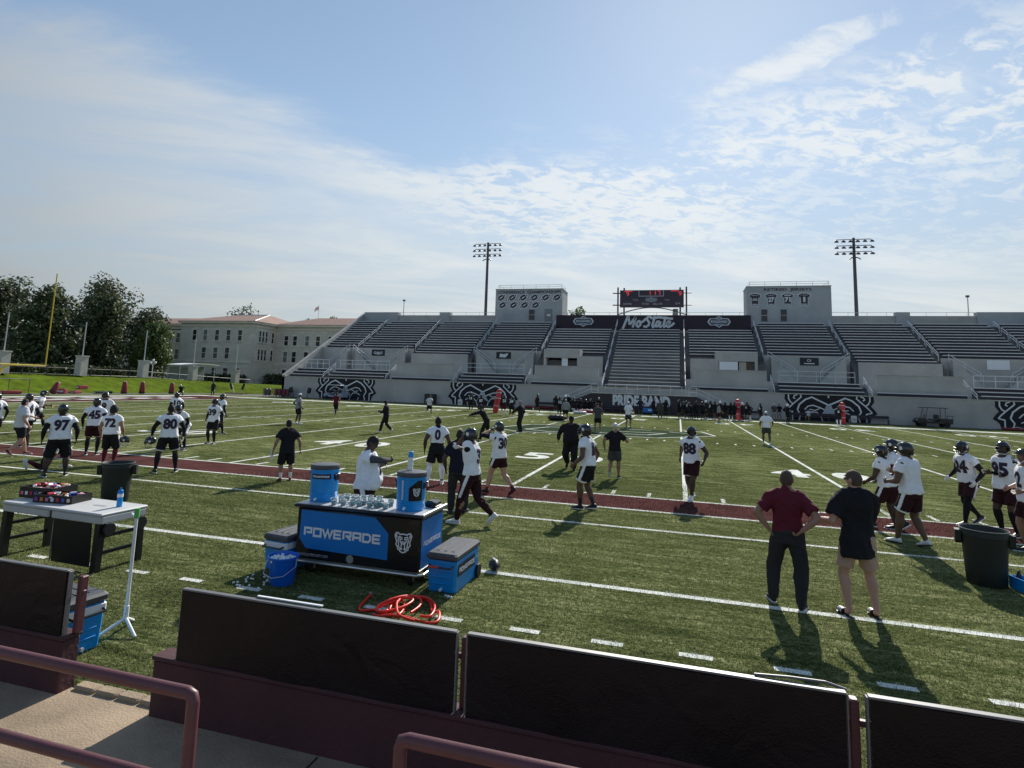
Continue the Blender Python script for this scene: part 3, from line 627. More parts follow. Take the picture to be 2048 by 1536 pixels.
for tx, ux, vz, ft in (('DOWN', -3.4, 16.28, (1.25, .3)), ('TO GO', -.6, 16.28, (1.1, .3)), ('BALL ON', 1.3, 16.28, (1.35, .3)), ('QTR', 4.35, 16.3, (.75, .3)), ('T.O.L', -2.1, 16.92, (.9, .24)), ('T.O.L', 2.75, 16.9, (.75, .24))): b = MB(); put_text(b, tx, 1, pf, ux, vz, fit=ft, off=.004); b.build('board_lettering', LITE, SB)
for ux in (-3.35, 4.72): b = MB(); put_text(b, '9', 1, pf, ux, 17.9, fit=(.46, .75), off=.004); b.build('red_digit', RED, SB)
b = MB(); b.strokes([[(-3.9,18.33),(-2.6,18.33)], [(3.3,18.33),(4.5,18.33)]], .13, pf, 0, off0=.004)
b.strokes([[(.15,17.7),(.15,18.35)], [(.95,17.7),(.95,18.35)], [(1.3,18.35),(1.65,18.35),(1.65,17.7)]], .1, pf, 0, off0=.005); b.build('red_digits', RED, SB)
b = MB(); H = [(-.95,0),(-.75,.3),(-.3,.32),(0,.5),(.3,.32),(.75,.3),(.95,0),(.75,-.3),(.3,-.32),(0,-.5),(-.3,-.32),(-.75,-.3)]; b.sheet(H, front(.32, 81.89, 16.95)); b.build('board_badge', mat('badge_grey', (.2, .22, .27), .6), SB)
# ---- floodlight masts behind the stand
def mast(X, Y, top, label):
    o = tag(empty('floodlight_mast', (X, Y, 0)), label, 'floodlight', 'floodlight masts behind the stand')
    b = MB(); b.tube([(0,0,0),(0,0,top-3.2),(0,0,top)], [.34,.22,.18], 10); b.build('pole', STEEL, o, smooth=40)
    for r in range(3):
        z = top-.25-r*.95
        b = MB(); b.tube([(-2.35,0,z),(2.35,0,z)], .06, 6); b.tube([(-2.35,0,z),(-2.35,0,z-.25)], .05, 6); b.tube([(2.35,0,z),(2.35,0,z-.25)], .05, 6); b.build('lamp_bar', STEEL, o)
        for i in range(6):
            x = -2.4+i*.96; b = MB(); M = Matrix.Rotation(R(24), 3, 'X'); b.lathe([(.05,.17),(.14,.13),(.30,-.02),(.34,-.12),(.32,-.13)], 10, c=(x,-.3,z-.33), cap=True, M=M); b.build('floodlight', STEEL, o, smooth=40)
    for s in (-1, 1): b = MB(); b.tube([(0,-.1,top-3.0),(s*.5,-.2,top-3.15),(s*.75,-.4,top-3.4)], .09, 6); b.build('lower_lamp', STEEL, o)
mast(-28.2, 85, 27.9, 'tall dark floodlight mast left of the left tower'); mast(30.0, 85, 26.7, 'tall dark floodlight mast right of the right tower')
# ------------------------------------------------------------------ beyond the end zone: posts, hall, trees, street
def brick_mat(name, c1, c2, mortar, scale, bw=.6, bh=.3):
    m = bpy.data.materials.new(name); m.use_nodes = True; t = m.node_tree; n = t.nodes; l = t.links; b = n['Principled BSDF']; b.inputs['Roughness'].default_value = .9
    g = n.new('ShaderNodeNewGeometry'); s = n.new('ShaderNodeSeparateXYZ'); l.new(g.outputs['Position'], s.inputs[0]); c = n.new('ShaderNodeCombineXYZ')
    a = n.new('ShaderNodeMath'); a.operation = 'ADD'; l.new(s.outputs[0], a.inputs[0]); l.new(s.outputs[1], a.inputs[1]); l.new(a.outputs[0], c.inputs[0]); l.new(s.outputs[2], c.inputs[1])
    k = n.new('ShaderNodeTexBrick'); k.inputs['Color1'].default_value = (*c1, 1); k.inputs['Color2'].default_value = (*c2, 1); k.inputs['Mortar'].default_value = (*mortar, 1); k.inputs['Scale'].default_value = scale; k.inputs['Brick Width'].default_value = bw; k.inputs['Row Height'].default_value = bh; k.inputs['Mortar Size'].default_value = .012
    l.new(c.outputs[0], k.inputs['Vector'])
    z = n.new('ShaderNodeTexNoise'); z.inputs['Scale'].default_value = .5; z.inputs['Detail'].default_value = 6; l.new(g.outputs['Position'], z.inputs['Vector'])
    mr = n.new('ShaderNodeMapRange'); mr.inputs[3].default_value = .75; mr.inputs[4].default_value = 1.2; l.new(z.outputs[0], mr.inputs[0])
    mx = n.new('ShaderNodeMix'); mx.data_type = 'RGBA'; mx.blend_type = 'MULTIPLY'; mx.inputs[0].default_value = 1; l.new(k.outputs[0], mx.inputs[6]); l.new(mr.outputs[0], mx.inputs[7]); l.new(mx.outputs[2], b.inputs['Base Color']); return m
LIME = brick_mat('limestone_blocks', (.70, .63, .53), (.62, .56, .47), (.45, .41, .35), 1.0, 1.4, .55); TRIM = mat('limestone_trim', (.74, .67, .57), .85, vary=.15, scale=.6); TILE = mat('red_roof_tile', (.25, .145, .115), .8, vary=.25, scale=1.2, bump=.4, bscale=9)
HG = mat('hall_window_glass', (.018, .02, .025), .15, vary=.1); HBL = mat('hall_window_blind', (.17, .18, .18), .6); GREENGL = mat('teal_glass', (.02, .05, .055), .1)
HALL = tag(empty('stone_hall', (-89, 98, 1.2)), 'three storey pale limestone hall with low red tiled roof', 'building'); HALL.location = (0,0,0)
def hb(x0, x1, y0, y1, z0, z1, name, m): b = MB(); b.box(x0, x1, y0, y1, z0, z1); return b.build(name, m, HALL)
hb(-98.6, -80.3, 90, 112, .5, 12.9, 'wall', LIME); hb(-80.28, -44, 97.5, 112, .5, 12.9, 'wing_wall', LIME); hb(-126, -98.62, 96.4, 112, .5, 12.7, 'wing_wall', LIME)
for (x0, x1, y0) in ((-98.6, -80.3, 90), (-80.27, -44, 97.5), (-126, -98.63, 96.4)):
    hb(x0-.15 if y0 == 90 else x0, x1+.15 if y0 == 90 else x1, y0-.15, 112, 12.903, 13.15, 'architrave', TRIM); hb(x0-.08 if y0 == 90 else x0, x1+.08 if y0 == 90 else x1, y0-.08, 112, 13.153, 13.6, 'frieze', LIME); hb(x0-.6 if y0 == 90 else x0, x1+.6 if y0 == 90 else x1, y0-.6, 112.2, 13.603, 14.05, 'cornice', TRIM)
    hb(x0-.12 if y0 == 90 else x0, x1+.12 if y0 == 90 else x1, y0-.12, y0-.003, 5.35, 5.75, 'belt_course', TRIM)
def hip(x0, x1, y0, y1, z0, zr, inset):
    ym = (y0+y1)/2; b = MB(); b.add([(x0,y0,z0),(x1,y0,z0),(x1,y1,z0),(x0,y1,z0),(x0+inset,ym,zr),(x1-inset,ym,zr)], [(0,1,5,4),(1,2,5),(2,3,4,5),(3,0,4),(0,3,2,1)]); return b.build('roof', TILE, HALL)
rf = hip(-99.4, -79.5, 89.2, 113, 14.055, 16.6, 5.5); b = MB(); b.tube([(-93.9,101.1,16.62),(-85.0,101.1,16.62),(-79.6,89.4,14.1)], .14, 6); b.build('ridge_cap', WPANEL, rf); hip(-80.6, -43, 96.7, 113, 14.06, 16.4, 6); hip(-127, -98.0, 95.6, 113, 14.045, 16.2, 6)
def hw(axis, c, z0, z1, w_, plane, glass):
    """one window: glass with frame, sill and lintel; axis 'x' on a wall facing -Y, 'y' on a wall facing +X"""
    def bx(b, a0, a1, d0, d1, q0, q1):
        if axis == 'x': b.box(c+a0, c+a1, plane-d1, plane-d0, q0, q1)
        else: b.box(plane+d0, plane+d1, c+a0, c+a1, q0, q1)
    h = w_/2; b = MB(); bx(b, -h, h, .002, .03, z0, z1); o = b.build('window', glass, HALL)
    b = MB(); bx(b, -h-.18, -h, .002, .12, z0-.02, z1+.02); bx(b, h, h+.18, .002, .12, z0-.02, z1+.02); bx(b, -h-.18, h+.18, .002, .12, z1+.023, z1+.28); bx(b, -h, h, .032, .07, (z0+z1)/2-.05, (z0+z1)/2+.05); b.build('window_frame', TRIM, o)
    b = MB(); bx(b, -h-.28, h+.28, .002, .2, z0-.28, z0-.023); b.build('sill', TRIM, o)
for i, c in enumerate((-95.0, -92.2, -89.2, -86.3, -83.4)):
    hw('x', c, 10.0, 12.15, .95, 90, HBL if i == 1 else HG); hw('x', c, 6.2, 8.4, 1.0, 90, GREENGL if i in (1, 2) else HG) if i not in (0, 4) else None
    hw('x', c, 2.6, 4.2, 1.1, 90, HG)
for c in (91.9, 92.95, 94.0): hw('y', c+.3, 9.95, 12.2, .62, -80.3, GREENGL); hw('y', c+.3, 6.1, 8.3, .62, -80.3, HG)
for c in (97.0-.6,): hw('y', c, 9.95, 12.1, .7, -80.3, HG); hw('y', c, 6.1, 8.3, .7, -80.3, HG)
for i, c in enumerate((-77.5, -75.3, -72.3, -69.6, -66.6, -63.6, -60.6, -57.6)): hw('x', c, 9.6, 11.6, .95, 97.5, HBL if i == 2 else HG); hw('x', c, 6.0, 8.2, 1.0, 97.5, HBL if i == 0 else HG); hw('x', c, 2.6, 4.3, 1.0, 97.5, HG)
for c in (-102, -105.5, -109): hw('x', c, 9.8, 11.9, 1.0, 96.4, HG); hw('x', c, 6.0, 8.2, 1.0, 96.4, HG)
# ---- trees
BARK = mat('bark', (.06, .048, .038), .9, vary=.3, scale=3, bump=.6, bscale=12)
def leafmat(name, c):
    m = bpy.data.materials.new(name); m.use_nodes = True; t = m.node_tree; n = t.nodes; l = t.links; b = n['Principled BSDF']; b.inputs['Roughness'].default_value = .6; b.inputs['Specular IOR Level'].default_value = .25
    g = n.new('ShaderNodeNewGeometry'); z = n.new('ShaderNodeTexNoise'); z.inputs['Scale'].default_value = .7; z.inputs['Detail'].default_value = 6; l.new(g.outputs['Position'], z.inputs['Vector'])
    cr = n.new('ShaderNodeValToRGB'); l.new(z.outputs[0], cr.inputs[0]); e = cr.color_ramp.elements; e[0].position = .32; e[0].color = (c[0]*.55, c[1]*.55, c[2]*.55, 1); e[1].position = .7; e[1].color = (c[0]*1.5, c[1]*1.4, c[2]*1.2, 1); l.new(cr.outputs[0], b.inputs['Base Color'])
    tr = n.new('ShaderNodeBsdfTranslucent'); l.new(cr.outputs[0], tr.inputs[0]); ms = n.new('ShaderNodeMixShader'); ms.inputs[0].default_value = .25; l.new(b.outputs[0], ms.inputs[1]); l.new(tr.outputs[0], ms.inputs[2]); l.new(ms.outputs[0], n['Material Output'].inputs[0]); return m
LEAF = [leafmat('leaf_dark', (.075, .100, .050)), leafmat('leaf_mid', (.090, .130, .045)), leafmat('leaf_grey', (.092, .115, .070))]
def tree(X, Y, z0, h, rx, ry, label, seed, li=0, n=5200, low=.12, leaf=.42, lobes=20, conical=.0, group='trees beyond the end zone'):
    r = random.Random(seed); t = tag(empty('broadleaf_tree', (X, Y, z0), r.uniform(0, 6)*0), label, 'tree', group)
    b = MB(); th = h*(low+.25); b.tube([(0,0,-.3),(r.uniform(-.1,.1),r.uniform(-.1,.1),th*.5),(r.uniform(-.3,.3),r.uniform(-.3,.3),th),(r.uniform(-.4,.4),r.uniform(-.4,.4),h*.7)], [h*.028, h*.022, h*.018, h*.006], 8)
    for _ in range(9):
        a = r.uniform(0, 6.28); z = th*r.uniform(.6, 1.25); e = (math.cos(a)*rx*.45, math.sin(a)*ry*.45, z+h*r.uniform(.05,.14)); b.tube([(0,0,z), (e[0]*.5, e[1]*.5, z+(e[2]-z)*.65), e], [h*.010, h*.007, h*.003], 6)
    b.build('trunk', BARK, t, smooth=50)
    L = []
    for i in range(lobes):
        zf = (i+.5)/lobes; zf = .04+.90*zf; a = i*2.39996+r.uniform(-.5,.5)
        env = (math.sin(math.pi*min(1, (zf*.80+.16)))**.6)*(1-conical*max(0, zf-.3)); f = r.uniform(.45, .85)
        s_ = r.uniform(.30, .44)*min(rx, h*.36)*(.8+.3*(1-zf)); L.append((Vector((math.cos(a)*max(0, rx*env*f-s_*.25), math.sin(a)*max(0, ry*env*f-s_*.25), h*(low+(1-low)*zf)-s_*.35)), s_))
        L.append((Vector((math.cos(a+2)*rx*env*.25, math.sin(a+2)*ry*env*.25, h*(low+(1-low)*zf*.93)-s_*.35)), s_*1.05))
    c = MB(); tot = sum(q[1]**2 for q in L); cum = []; acc = 0
    for q in L: acc += q[1]**2/tot; cum.append(acc)
    import bisect
    vs = []; fs = []
    for i in range(n):
        p, s = L[min(len(L)-1, bisect.bisect(cum, r.random()))]; d = Vector((r.gauss(0,1), r.gauss(0,1), r.gauss(0,1))).normalized(); q = p+d*s*(r.uniform(.6, 1.05) if r.random() < .85 else r.uniform(1.0, 1.28))
        nn = (d*.8+Vector((r.uniform(-.9,.9), r.uniform(-.9,.9), r.uniform(-.3,1.0)))).normalized(); a = nn.orthogonal().normalized(); a = (Matrix.Rotation(r.uniform(0,6.28), 3, nn) @ a); bb = nn.cross(a); k = leaf*r.uniform(.5, 1.15)
        o = len(vs); w1 = r.uniform(.6,1.0); vs += [q-a*k, q-bb*k*w1*.7+a*k*r.uniform(-.3,.3), q+a*k, q+bb*k*w1*.7+a*k*r.uniform(-.3,.3)]; fs.append((o,o+1,o+2,o+3))
    c.add(vs, fs); c.build('crown', LEAF[li], t); return t
tree(-105, 57.5, 1.6, 17.0, 6.5, 6.5, 'tall rounded tree at the far left edge behind the goal post', 1, 2, 9000, .02)
tree(-84, 49.8, 1.8, 13.8, 4.6, 5.0, 'dense green tree right behind the yellow goal post upright', 2, 0, 10000, .02, .36)
tree(-82, 57.4, 1.8, 13.6, 3.9, 4.7, 'dark pear shaped tree between the goal post and the hall', 3, 0, 10500, .0, .34, 22, .25)
tree(-108, 79, 1.6, 20.6, 7.6, 8.2, 'tallest tree with gaps of sky in its spreading crown', 4, 2, 6000, .38, .40, 16)
tree(-104, 86.5, 1.6, 15.6, 5.5, 6.0, 'tree with a rounded crown just left of the hall', 5, 2, 6000, .05)
tree(-80, 65.0, 1.8, 9.9, 3.4, 4.1, 'small bright green tree beside the left end of the hall', 6, 1, 8500, .0, .30)
tree(-100, 38, 1.6, 15.5, 7.5, 7.5, 'broad tree at the left edge, lowest of the far row', 7, 0, 8000, .02)
tree(-96, 68, 1.6, 12.5, 5.2, 5.2, 'shadowed tree behind the dark pear shaped one', 12, 0, 4200, .05)
tree(-120, 135, 1.0, 23.2, 8.0, 6.0, 'wide tree rising over the red roof of the hall', 8, 2, 3200, .3)
tree(-102, 140, 1.0, 20.3, 2.6, 3.0, 'small tree top peeping over the hall left of the flag', 9, 0, 1800, .3)
tree(-93, 140, 1.0, 20.8, 3.0, 3.0, 'small tree top peeping over the hall right of the flag', 10, 0, 1800, .3)
tree(-15, 105, 0, 19.6, 3.6, 3.6, 'tree top showing above the stand right of the left tower', 11, 1, 2600, .3)
def hedge(x0, x1, y0, y1, z0, h, label, seed, n=2600):
    r = random.Random(seed); c = MB(); vs = []; fs = []
    for i in range(n):
        q = Vector((r.uniform(x0, x1), r.uniform(y0, y1), z0+h*r.random()**.7*(.75+.3*math.sin(r.random()*3)))); nn = Vector((r.uniform(-1,1), r.uniform(-1,1), r.uniform(-.2,1))).normalized(); a = nn.orthogonal().normalized(); bb = nn.cross(a); k = r.uniform(.15,.38); o = len(vs); vs += [q-a*k, q-bb*k*.6, q+a*k, q+bb*k*.6]; fs.append((o,o+1,o+2,o+3))
    c.add(vs, fs); tag(c.build('hedge', LEAF[0]), label, 'hedge')
hedge(-79, -77.6, 36, 62, 1.6, 1.7, 'dark clipped hedge along the street under the left trees', 21, 3600); hedge(-99, -80.5, 88, 89.4, .8, 2.0, 'dark shrubs along the foot of the hall', 22); hedge(-79.5, -58, 93, 95.5, .6, 2.6, 'dark shrubs between the hall wing and the stand', 23, 3000)
# ---- pillars with poles on the crest, fence, lamp, shelter
POLE = mat('pale_pole', (.55, .56, .57), .5)
for (y, z, nm) in ((34.8, 2.05, 'square concrete pillar with a thin pole at the left edge'), (44.5, 2.0, 'square concrete pillar with a thin pole right of the goal post'), (54.1, 1.85, 'square concrete pillar with a thin pole before the small tree'), (63.6, 1.45, 'square concrete pillar with a thin pole beside the bus shelter'), (73.4, 1.1, 'square concrete pillar with a thin pole nearest the stand')):
    o = tag(empty('gate_pillar', (-70, y, z)), nm, 'pillar', 'pillars along the crest of the bank')
    b = MB(); b.prism([(-.52,0),(.52,0),(.48,2.45),(-.48,2.45)], -.5, .5, ax=(0,2,1)); b.build('shaft', CONC, o, fixn=True); b = MB(); b.box(-.56, .56, -.58, .58, 2.453, 2.62); b.build('cap', CONC, o); b = MB(); b.tube([(0,0,2.62),(0,0,7.0)], .07, 6); b.build('pole', POLE, o)
FN = tag(empty('railing_fence', (-71.2, 60, 2)), 'low dark metal fence along the crest of the grass bank', 'fence'); FN.location = (0,0,0)
fz = lambda y: np.interp(y, [20,55,75,92], [2.12,1.92,1.2,.9])
b = MB()
for h in (.95, .12): b.tube([(-71.2, y, fz(y)+h) for y in range(20, 93, 4)], .03, 5)
b.build('fence_rail', STEEL, FN)
for y in range(20, 93, 3): b = MB(); b.tube([(-71.2, y, fz(y)-.1), (-71.2, y, fz(y)+1.05)], .04, 5); b.build('fence_post', STEEL, FN)
L_ = tag(empty('street_lamp', (-74, 59.6, 1.9)), 'white street lamp with a cluster of globes by the small tree', 'street lamp')
b = MB(); b.tube([(0,0,0),(0,0,.5),(0,0,2.3)], [.12,.07,.06], 8); b.build('post', POLE, L_)
for p in ((0,0,2.75),(0,.42,2.4),(0,-.42,2.4)): b = MB(); b.lathe([(.02,-.2),(.14,-.14),(.19,0),(.14,.14),(.02,.19)], 10, c=p, cap=True); b.build('globe', WPANEL, L_, smooth=60)
b = MB(); b.tube([(0,-.42,2.2),(0,0,2.05),(0,.42,2.2)], .03, 6); b.tube([(0,0,2.3),(0,0,2.6)], .03, 6); b.build('bracket', POLE, L_)
S_ = tag(empty('bus_shelter', (-73, 67, 1.5)), 'pale open shelter with a curved roof below the hall', 'shelter')
b = MB(); N = 12; rl = []
for i in range(N+1): y = -4.4+8.8*i/N; z = 2.35+.55*math.sin(math.pi*(.12+.62*i/N)); rl.append([(-1.3,y,z),(1.3,y,z),(1.3,y,z+.12),(-1.3,y,z+.12)])
b.rings(rl); b.build('roof', WPANEL, S_, fixn=True)
for y in (-3.9, -1.6, 1.3, 3.7): b = MB(); b.tube([(.9,y,0),(.9,y,2.75)], .06, 6); b.build('post', POLE, S_)
b = MB(); b.box(-1.2, -1.15, -3.9, 3.7, .2, 2.3); b.build('back_panel', mat('shelter_glass', (.22, .25, .27), .2), S_); b = MB(); b.box(-.9, -.4, -2.6, 2.4, .42, .5); b.box(-.8, -.5, -2.2, -2.1, 0, .42); b.box(-.8, -.5, 1.9, 2.0, 0, .42); b.build('bench', POLE, S_)
F_ = tag(empty('flagpole', (-88, 125, 1)), 'thin flagpole with a red and white striped flag over the hall', 'flagpole')
b = MB(); b.tube([(0,0,0),(0,0,21.2)], .06, 6); b.build('pole', POLE, F_)
b = MB(); N = 8; st = []
for i in range(N+1): x = -.05-1.25*i/N; st.append((x, .12*math.sin(i*1.1), 21.0-.75*i/N-.06*math.sin(i)))
for j in range(7):
    for i in range(N): a, c = st[i], st[i+1]; d0, d1 = j*.13, (j+1)*.13; b.add([(a[0],a[1],a[2]-d0),(c[0],c[1],c[2]-d0),(c[0],c[1],c[2]-d1),(a[0],a[1],a[2]-d1)], [(0,1,2,3)], j % 2)
b.build('flag', [mat('flag_red', (.35, .05, .06), .7), WPANEL], F_)
for X, Y, z0, z1, nm in ((-44.5, 86, 0, 17.5, 'short thin mast above the left end of the stand'), (45.4, 88, 0, 17.9, 'short thin mast above the right end of the stand')):
    o = tag(empty('small_mast', (X, Y, 0)), nm, 'mast'); b = MB(); b.tube([(0,0,0),(0,0,z1)], [.14,.07], 6); b.build('pole', POLE, o); b = MB(); b.box(-.22, .22, -.12, .12, z1+.003, z1+.3); b.build('head', STEEL, o)
# ---- goal post
YEL = mat('goal_post_yellow', (.55, .42, .03), .4, vary=.06); G_ = tag(empty('goal_post', (-54.86, 25.5, 0)), 'yellow football goal post at the left end of the field', 'goal post')
G_.location = (0,0,0); y1, y0 = 28.35, 22.75
b = MB(); b.tube([(-54.86,y0,3.02),(-54.86,y1,3.02)], .08, 8); b.build('crossbar', YEL, G_)
for y in (y0, y1): b = MB(); b.tube([(-54.86,y,3.0),(-54.86,y,12.15)], .055, 8); b.build('upright', YEL, G_)
b = MB(); b.tube([(-56.9,25.55,0),(-56.9,25.55,1.9),(-56.6,25.55,2.6),(-55.9,25.55,2.98),(-54.9,25.55,3.02)], .10, 8); b.build('gooseneck', YEL, G_)
# ---- practice gear at the foot of the bank
RPAD = mat('red_vinyl_pad', (.22, .022, .028), .45, vary=.15, scale=3); WPAD = mat('white_vinyl_pad', (.62, .60, .57), .5); BLKV = mat('black_vinyl', (.014, .014, .015), .5, vary=.2)
def dummy(X, Y, z, tilt, h, label, az=0.0):
    o = tag(empty('tackling_dummy', (X, Y, z)), label, 'tackling dummy', 'tackling dummies by the bank'); M = Matrix.Rotation(az, 3, 'Z') @ Matrix.Rotation(tilt, 3, 'X')
    b = MB(); b.lathe([(.05,0),(.33,.02),(.36,.15),(.31,h*.6),(.25,h*.93),(.2,h),(.03,h+.02)], 14, cap=True, M=M); b.build('bag', RPAD, o, smooth=50)
    b = MB(); b.lathe([(.345,.10),(.372,.12),(.372,.26),(.345,.28)], 14, M=M); b.build('base_band', BLKV, o, smooth=50); b = MB(); b.tube([M @ Vector(p) for p in ((.3,-.1,h*.5),(.42,-.12,h*.6),(.3,-.1,h*.72))], .025, 6); b.build('handle', BLKV, o); b = MB(); b.lathe([(.05,h+.03),(.17,h+.025),(.2,h-.03)], 12, M=M); b.build('top_cap', WPAD, o)
dummy(-62.5, 44.5, -.03, 0, 1.5, 'red upright tackling dummy, left one of the standing pair'); dummy(-62.2, 46.9, -.03, 0, 1.5, 'red upright tackling dummy, right one of the standing pair'); dummy(-62.4, 35.2, .08, R(-27), 1.3, 'red tackling dummy leaning right on the bank'); dummy(-61.5, 51.0, -.02, 0, 1.45, 'red tackling dummy behind a player in a white helmet')
def pad(X, Y, z, d, rz, m, label, name='blocking_pad'):
    o = tag(empty(name, (X, Y, z), rz), label, 'pad'); b = MB(); b.cbox((0,0,d[2]/2), d, bev=.06); b.build('cushion', m, o, smooth=40); b = MB(); b.tube([(-d[0]*.25,0,d[2]),(-d[0]*.2,0,d[2]+.07),(d[0]*.2,0,d[2]+.07),(d[0]*.25,0,d[2])], .02, 6); b.build('strap', BLKV, o); b = MB(); b.cbox((0,-d[1]/2-.008,d[2]*.5), (d[0]*.7,.012,d[2]*.4)); b.build('panel', WPAD, o)
pad(-64.6, 40.5, .45, (.5,1.3,.45), .1, RPAD, 'red and white blocking pad lying high on the bank'); pad(-63.3, 38.7, .02, (.6,1.5,.3), .35, RPAD, 'red and white pad at the foot of the bank, left of the black bags'); pad(-63.0, 42.0, .0, (.5,2.4,.28), .05, BLKV, 'long black pad bag at the foot of the bank'); pad(-63.1, 36.9, .0, (.8,.8,.55), .5, RPAD, 'rounded red pad beside the leaning dummy'); pad(-62.8, 31.0, .0, (.7,2.0,.35), .0, RPAD, 'striped red pad under the black frame')
Fm = tag(empty('metal_stand', (-62, 30, 0)), 'black metal stand on thin legs below the goal post', 'stand')
b = MB(); b.tube([(0,-4,1.6),(0,2.3,1.6)], .04, 6); b.build('top_bar', STEEL, Fm)
for y in (-4, -2.4, 0.2, 2.3): b = MB(); b.tube([(0,y,0),(0,y,1.6)], .035, 6); b.build('post', STEEL, Fm)
SL = tag(empty('blocking_sled', (-58, 59.6, 0)), 'yellow blocking sled with two black pads by the bank', 'sled')
b = MB(); b.box(-1.6, 1.6, -.6, -.45, .05, .25); b.box(-1.6, 1.6, .45, .6, .05, .25); b.box(-1.2, -1.0, -.45, .45, .06, .2); b.box(1.0, 1.2, -.45, .45, .06, .2); b.build('skid', mat('sled_yellow', (.36, .28, .10), .6), SL)
for x, s in ((-.5, -1), (.6, 1)):
    b = MB(); b.tube([(x,0,.2),(x+s*.45,0,1.35)], .05, 6); b.build('arm', POLE, SL); b = MB(); b.cbox((x+s*.5,-.12,1.15), (.35,.2,.95), Matrix.Rotation(s*R(22), 3, 'Y'), bev=.06); b.build('pad', BLKV, SL)
for X, s, nm in ((-46.4, -1, 'black pad stand leaning left by the front wall'), (-44.3, 1, 'black pad stand leaning right by the front wall')):
    o = tag(empty('pad_stand', (X, 56.8, 0)), nm, 'pad stand'); b = MB(); b.tube([(0,0,.05),(s*.3,0,1.0)], .05, 6); b.tube([(-.5,0,.05),(.6,0,.05)], .05, 6); b.build('frame', STEEL, o); b = MB(); b.cbox((s*.38,-.1,1.05), (.55,.25,.75), Matrix.Rotation(s*R(15), 3, 'Y'), bev=.08); b.build('pad', BLKV, o)
for X, m, nm in ((-50.6, STEEL, 'dark metal equipment rack at the corner of the stand'), (-48.9, RPAD, 'red padded rack at the corner of the stand'), (-47.6, RPAD, 'second red padded rack beside the black pad stands')):
    o = tag(empty('equipment_rack', (X, 56.8, 0)), nm, 'rack'); b = MB()
    for dx in (-.5, .5):
        for dy in (-.3, .3): b.tube([(dx,dy,0),(dx,dy,1.1)], .035, 6)
    for z in (.3, .7, 1.1): b.tube([(-.5,-.3,z),(.5,-.3,z),(.5,.3,z),(-.5,.3,z)], .03, 6, closed=True)
    b.build('frame', STEEL, o)
    for dx in (-.28, .28): b = MB(); b.cbox((dx,-.05,.62), (.42,.4,.95), bev=.08); b.build('pad', m, o)
# ------------------------------------------------------------------ foreground: walkway, low wall, boards, rails
slab = MB(); slab.add([(-30,-12.05,.012),(30,-12.05,.012),(30,-30,.012),(-30,-30,.012)], [(0,3,2,1)])
WALKC = mat('walkway_concrete', (.285, .215, .145), .9, vary=.5, scale=1.1, bump=.8, bscale=55, detail=12)
slab = struct('walkway_slab', slab, WALKC)
for i in range(4): b = MB(); b.cbox((-.46+.235*i, -12.02, .015), (.225, .11, .06), bev=.012); b.build('kerb_stone', WALKC, slab)
JOINT = mat('joint_filler', (.03, .026, .022), .95)
for X in (-2.6, 1.9, 6.4): b = MB(); b.add([(X-.008,-12.2,.0145),(X+.008,-12.2,.0145),(X+.008,-30,.0145),(X-.008,-30,.0145)], [(0,1,2,3)]); b.build('expansion_joint', JOINT, slab)
b = MB(); b.add([(-30,-13.305,.0145),(30,-13.305,.0145),(30,-13.29,.0145),(-30,-13.29,.0145)], [(0,1,2,3)]); b.build('expansion_joint', JOINT, slab)
MPAINT = mat('maroon_wall_paint', (.058, .020, .024), .75, vary=.30, scale=2.2, bump=.6, bscale=26, detail=10)
MRAIL = mat('maroon_rail_paint', (.105, .036, .042), .42, vary=.15, scale=5, bump=.12, bscale=60)
SILV = mat('silver_trim', (.17, .17, .17), .5, metal=.3, vary=.1, scale=4)
def boardmat():
    m = bpy.data.materials.new('black_board_mesh'); m.use_nodes = True; t = m.node_tree; n = t.nodes; l = t.links; b = n['Principled BSDF']; b.inputs['Roughness'].default_value = .38; b.inputs['Specular IOR Level'].default_value = .22
    g = n.new('ShaderNodeTexCoord'); v = n.new('ShaderNodeTexVoronoi'); v.inputs['Scale'].default_value = 75; l.new(g.outputs['Object'], v.inputs['Vector'])
    z = n.new('ShaderNodeTexNoise'); z.inputs['Scale'].default_value = 1.8; z.inputs['Detail'].default_value = 4; l.new(g.outputs['Object'], z.inputs['Vector'])
    cr = n.new('ShaderNodeValToRGB'); cr.color_ramp.elements[0].color = (.003,.0025,.003,1); cr.color_ramp.elements[1].color = (.016,.010,.013,1); l.new(z.outputs[0], cr.inputs[0]); l.new(cr.outputs[0], b.inputs['Base Color'])
    mr = n.new('ShaderNodeMapRange'); mr.inputs[3].default_value = .26; mr.inputs[4].default_value = .52; l.new(z.outputs[0], mr.inputs[0]); l.new(mr.outputs[0], b.inputs['Roughness'])
    bp = n.new('ShaderNodeBump'); bp.inputs['Strength'].default_value = .35; bp.inputs['Distance'].default_value = .004; z2 = n.new('ShaderNodeTexNoise'); z2.inputs['Scale'].default_value = 3.2; z2.inputs['Detail'].default_value = 2; z2.inputs['Distortion'].default_value = 1.2; l.new(g.outputs['Object'], z2.inputs['Vector']); ad = n.new('ShaderNodeMath'); ad.operation = 'MULTIPLY_ADD'; ad.inputs[1].default_value = 9.0; l.new(z2.outputs[0], ad.inputs[0]); l.new(v.outputs[0], ad.inputs[2]); l.new(ad.outputs[0], bp.inputs['Height']); l.new(bp.outputs[0], b.inputs['Normal']); return m
BOARD = boardmat()
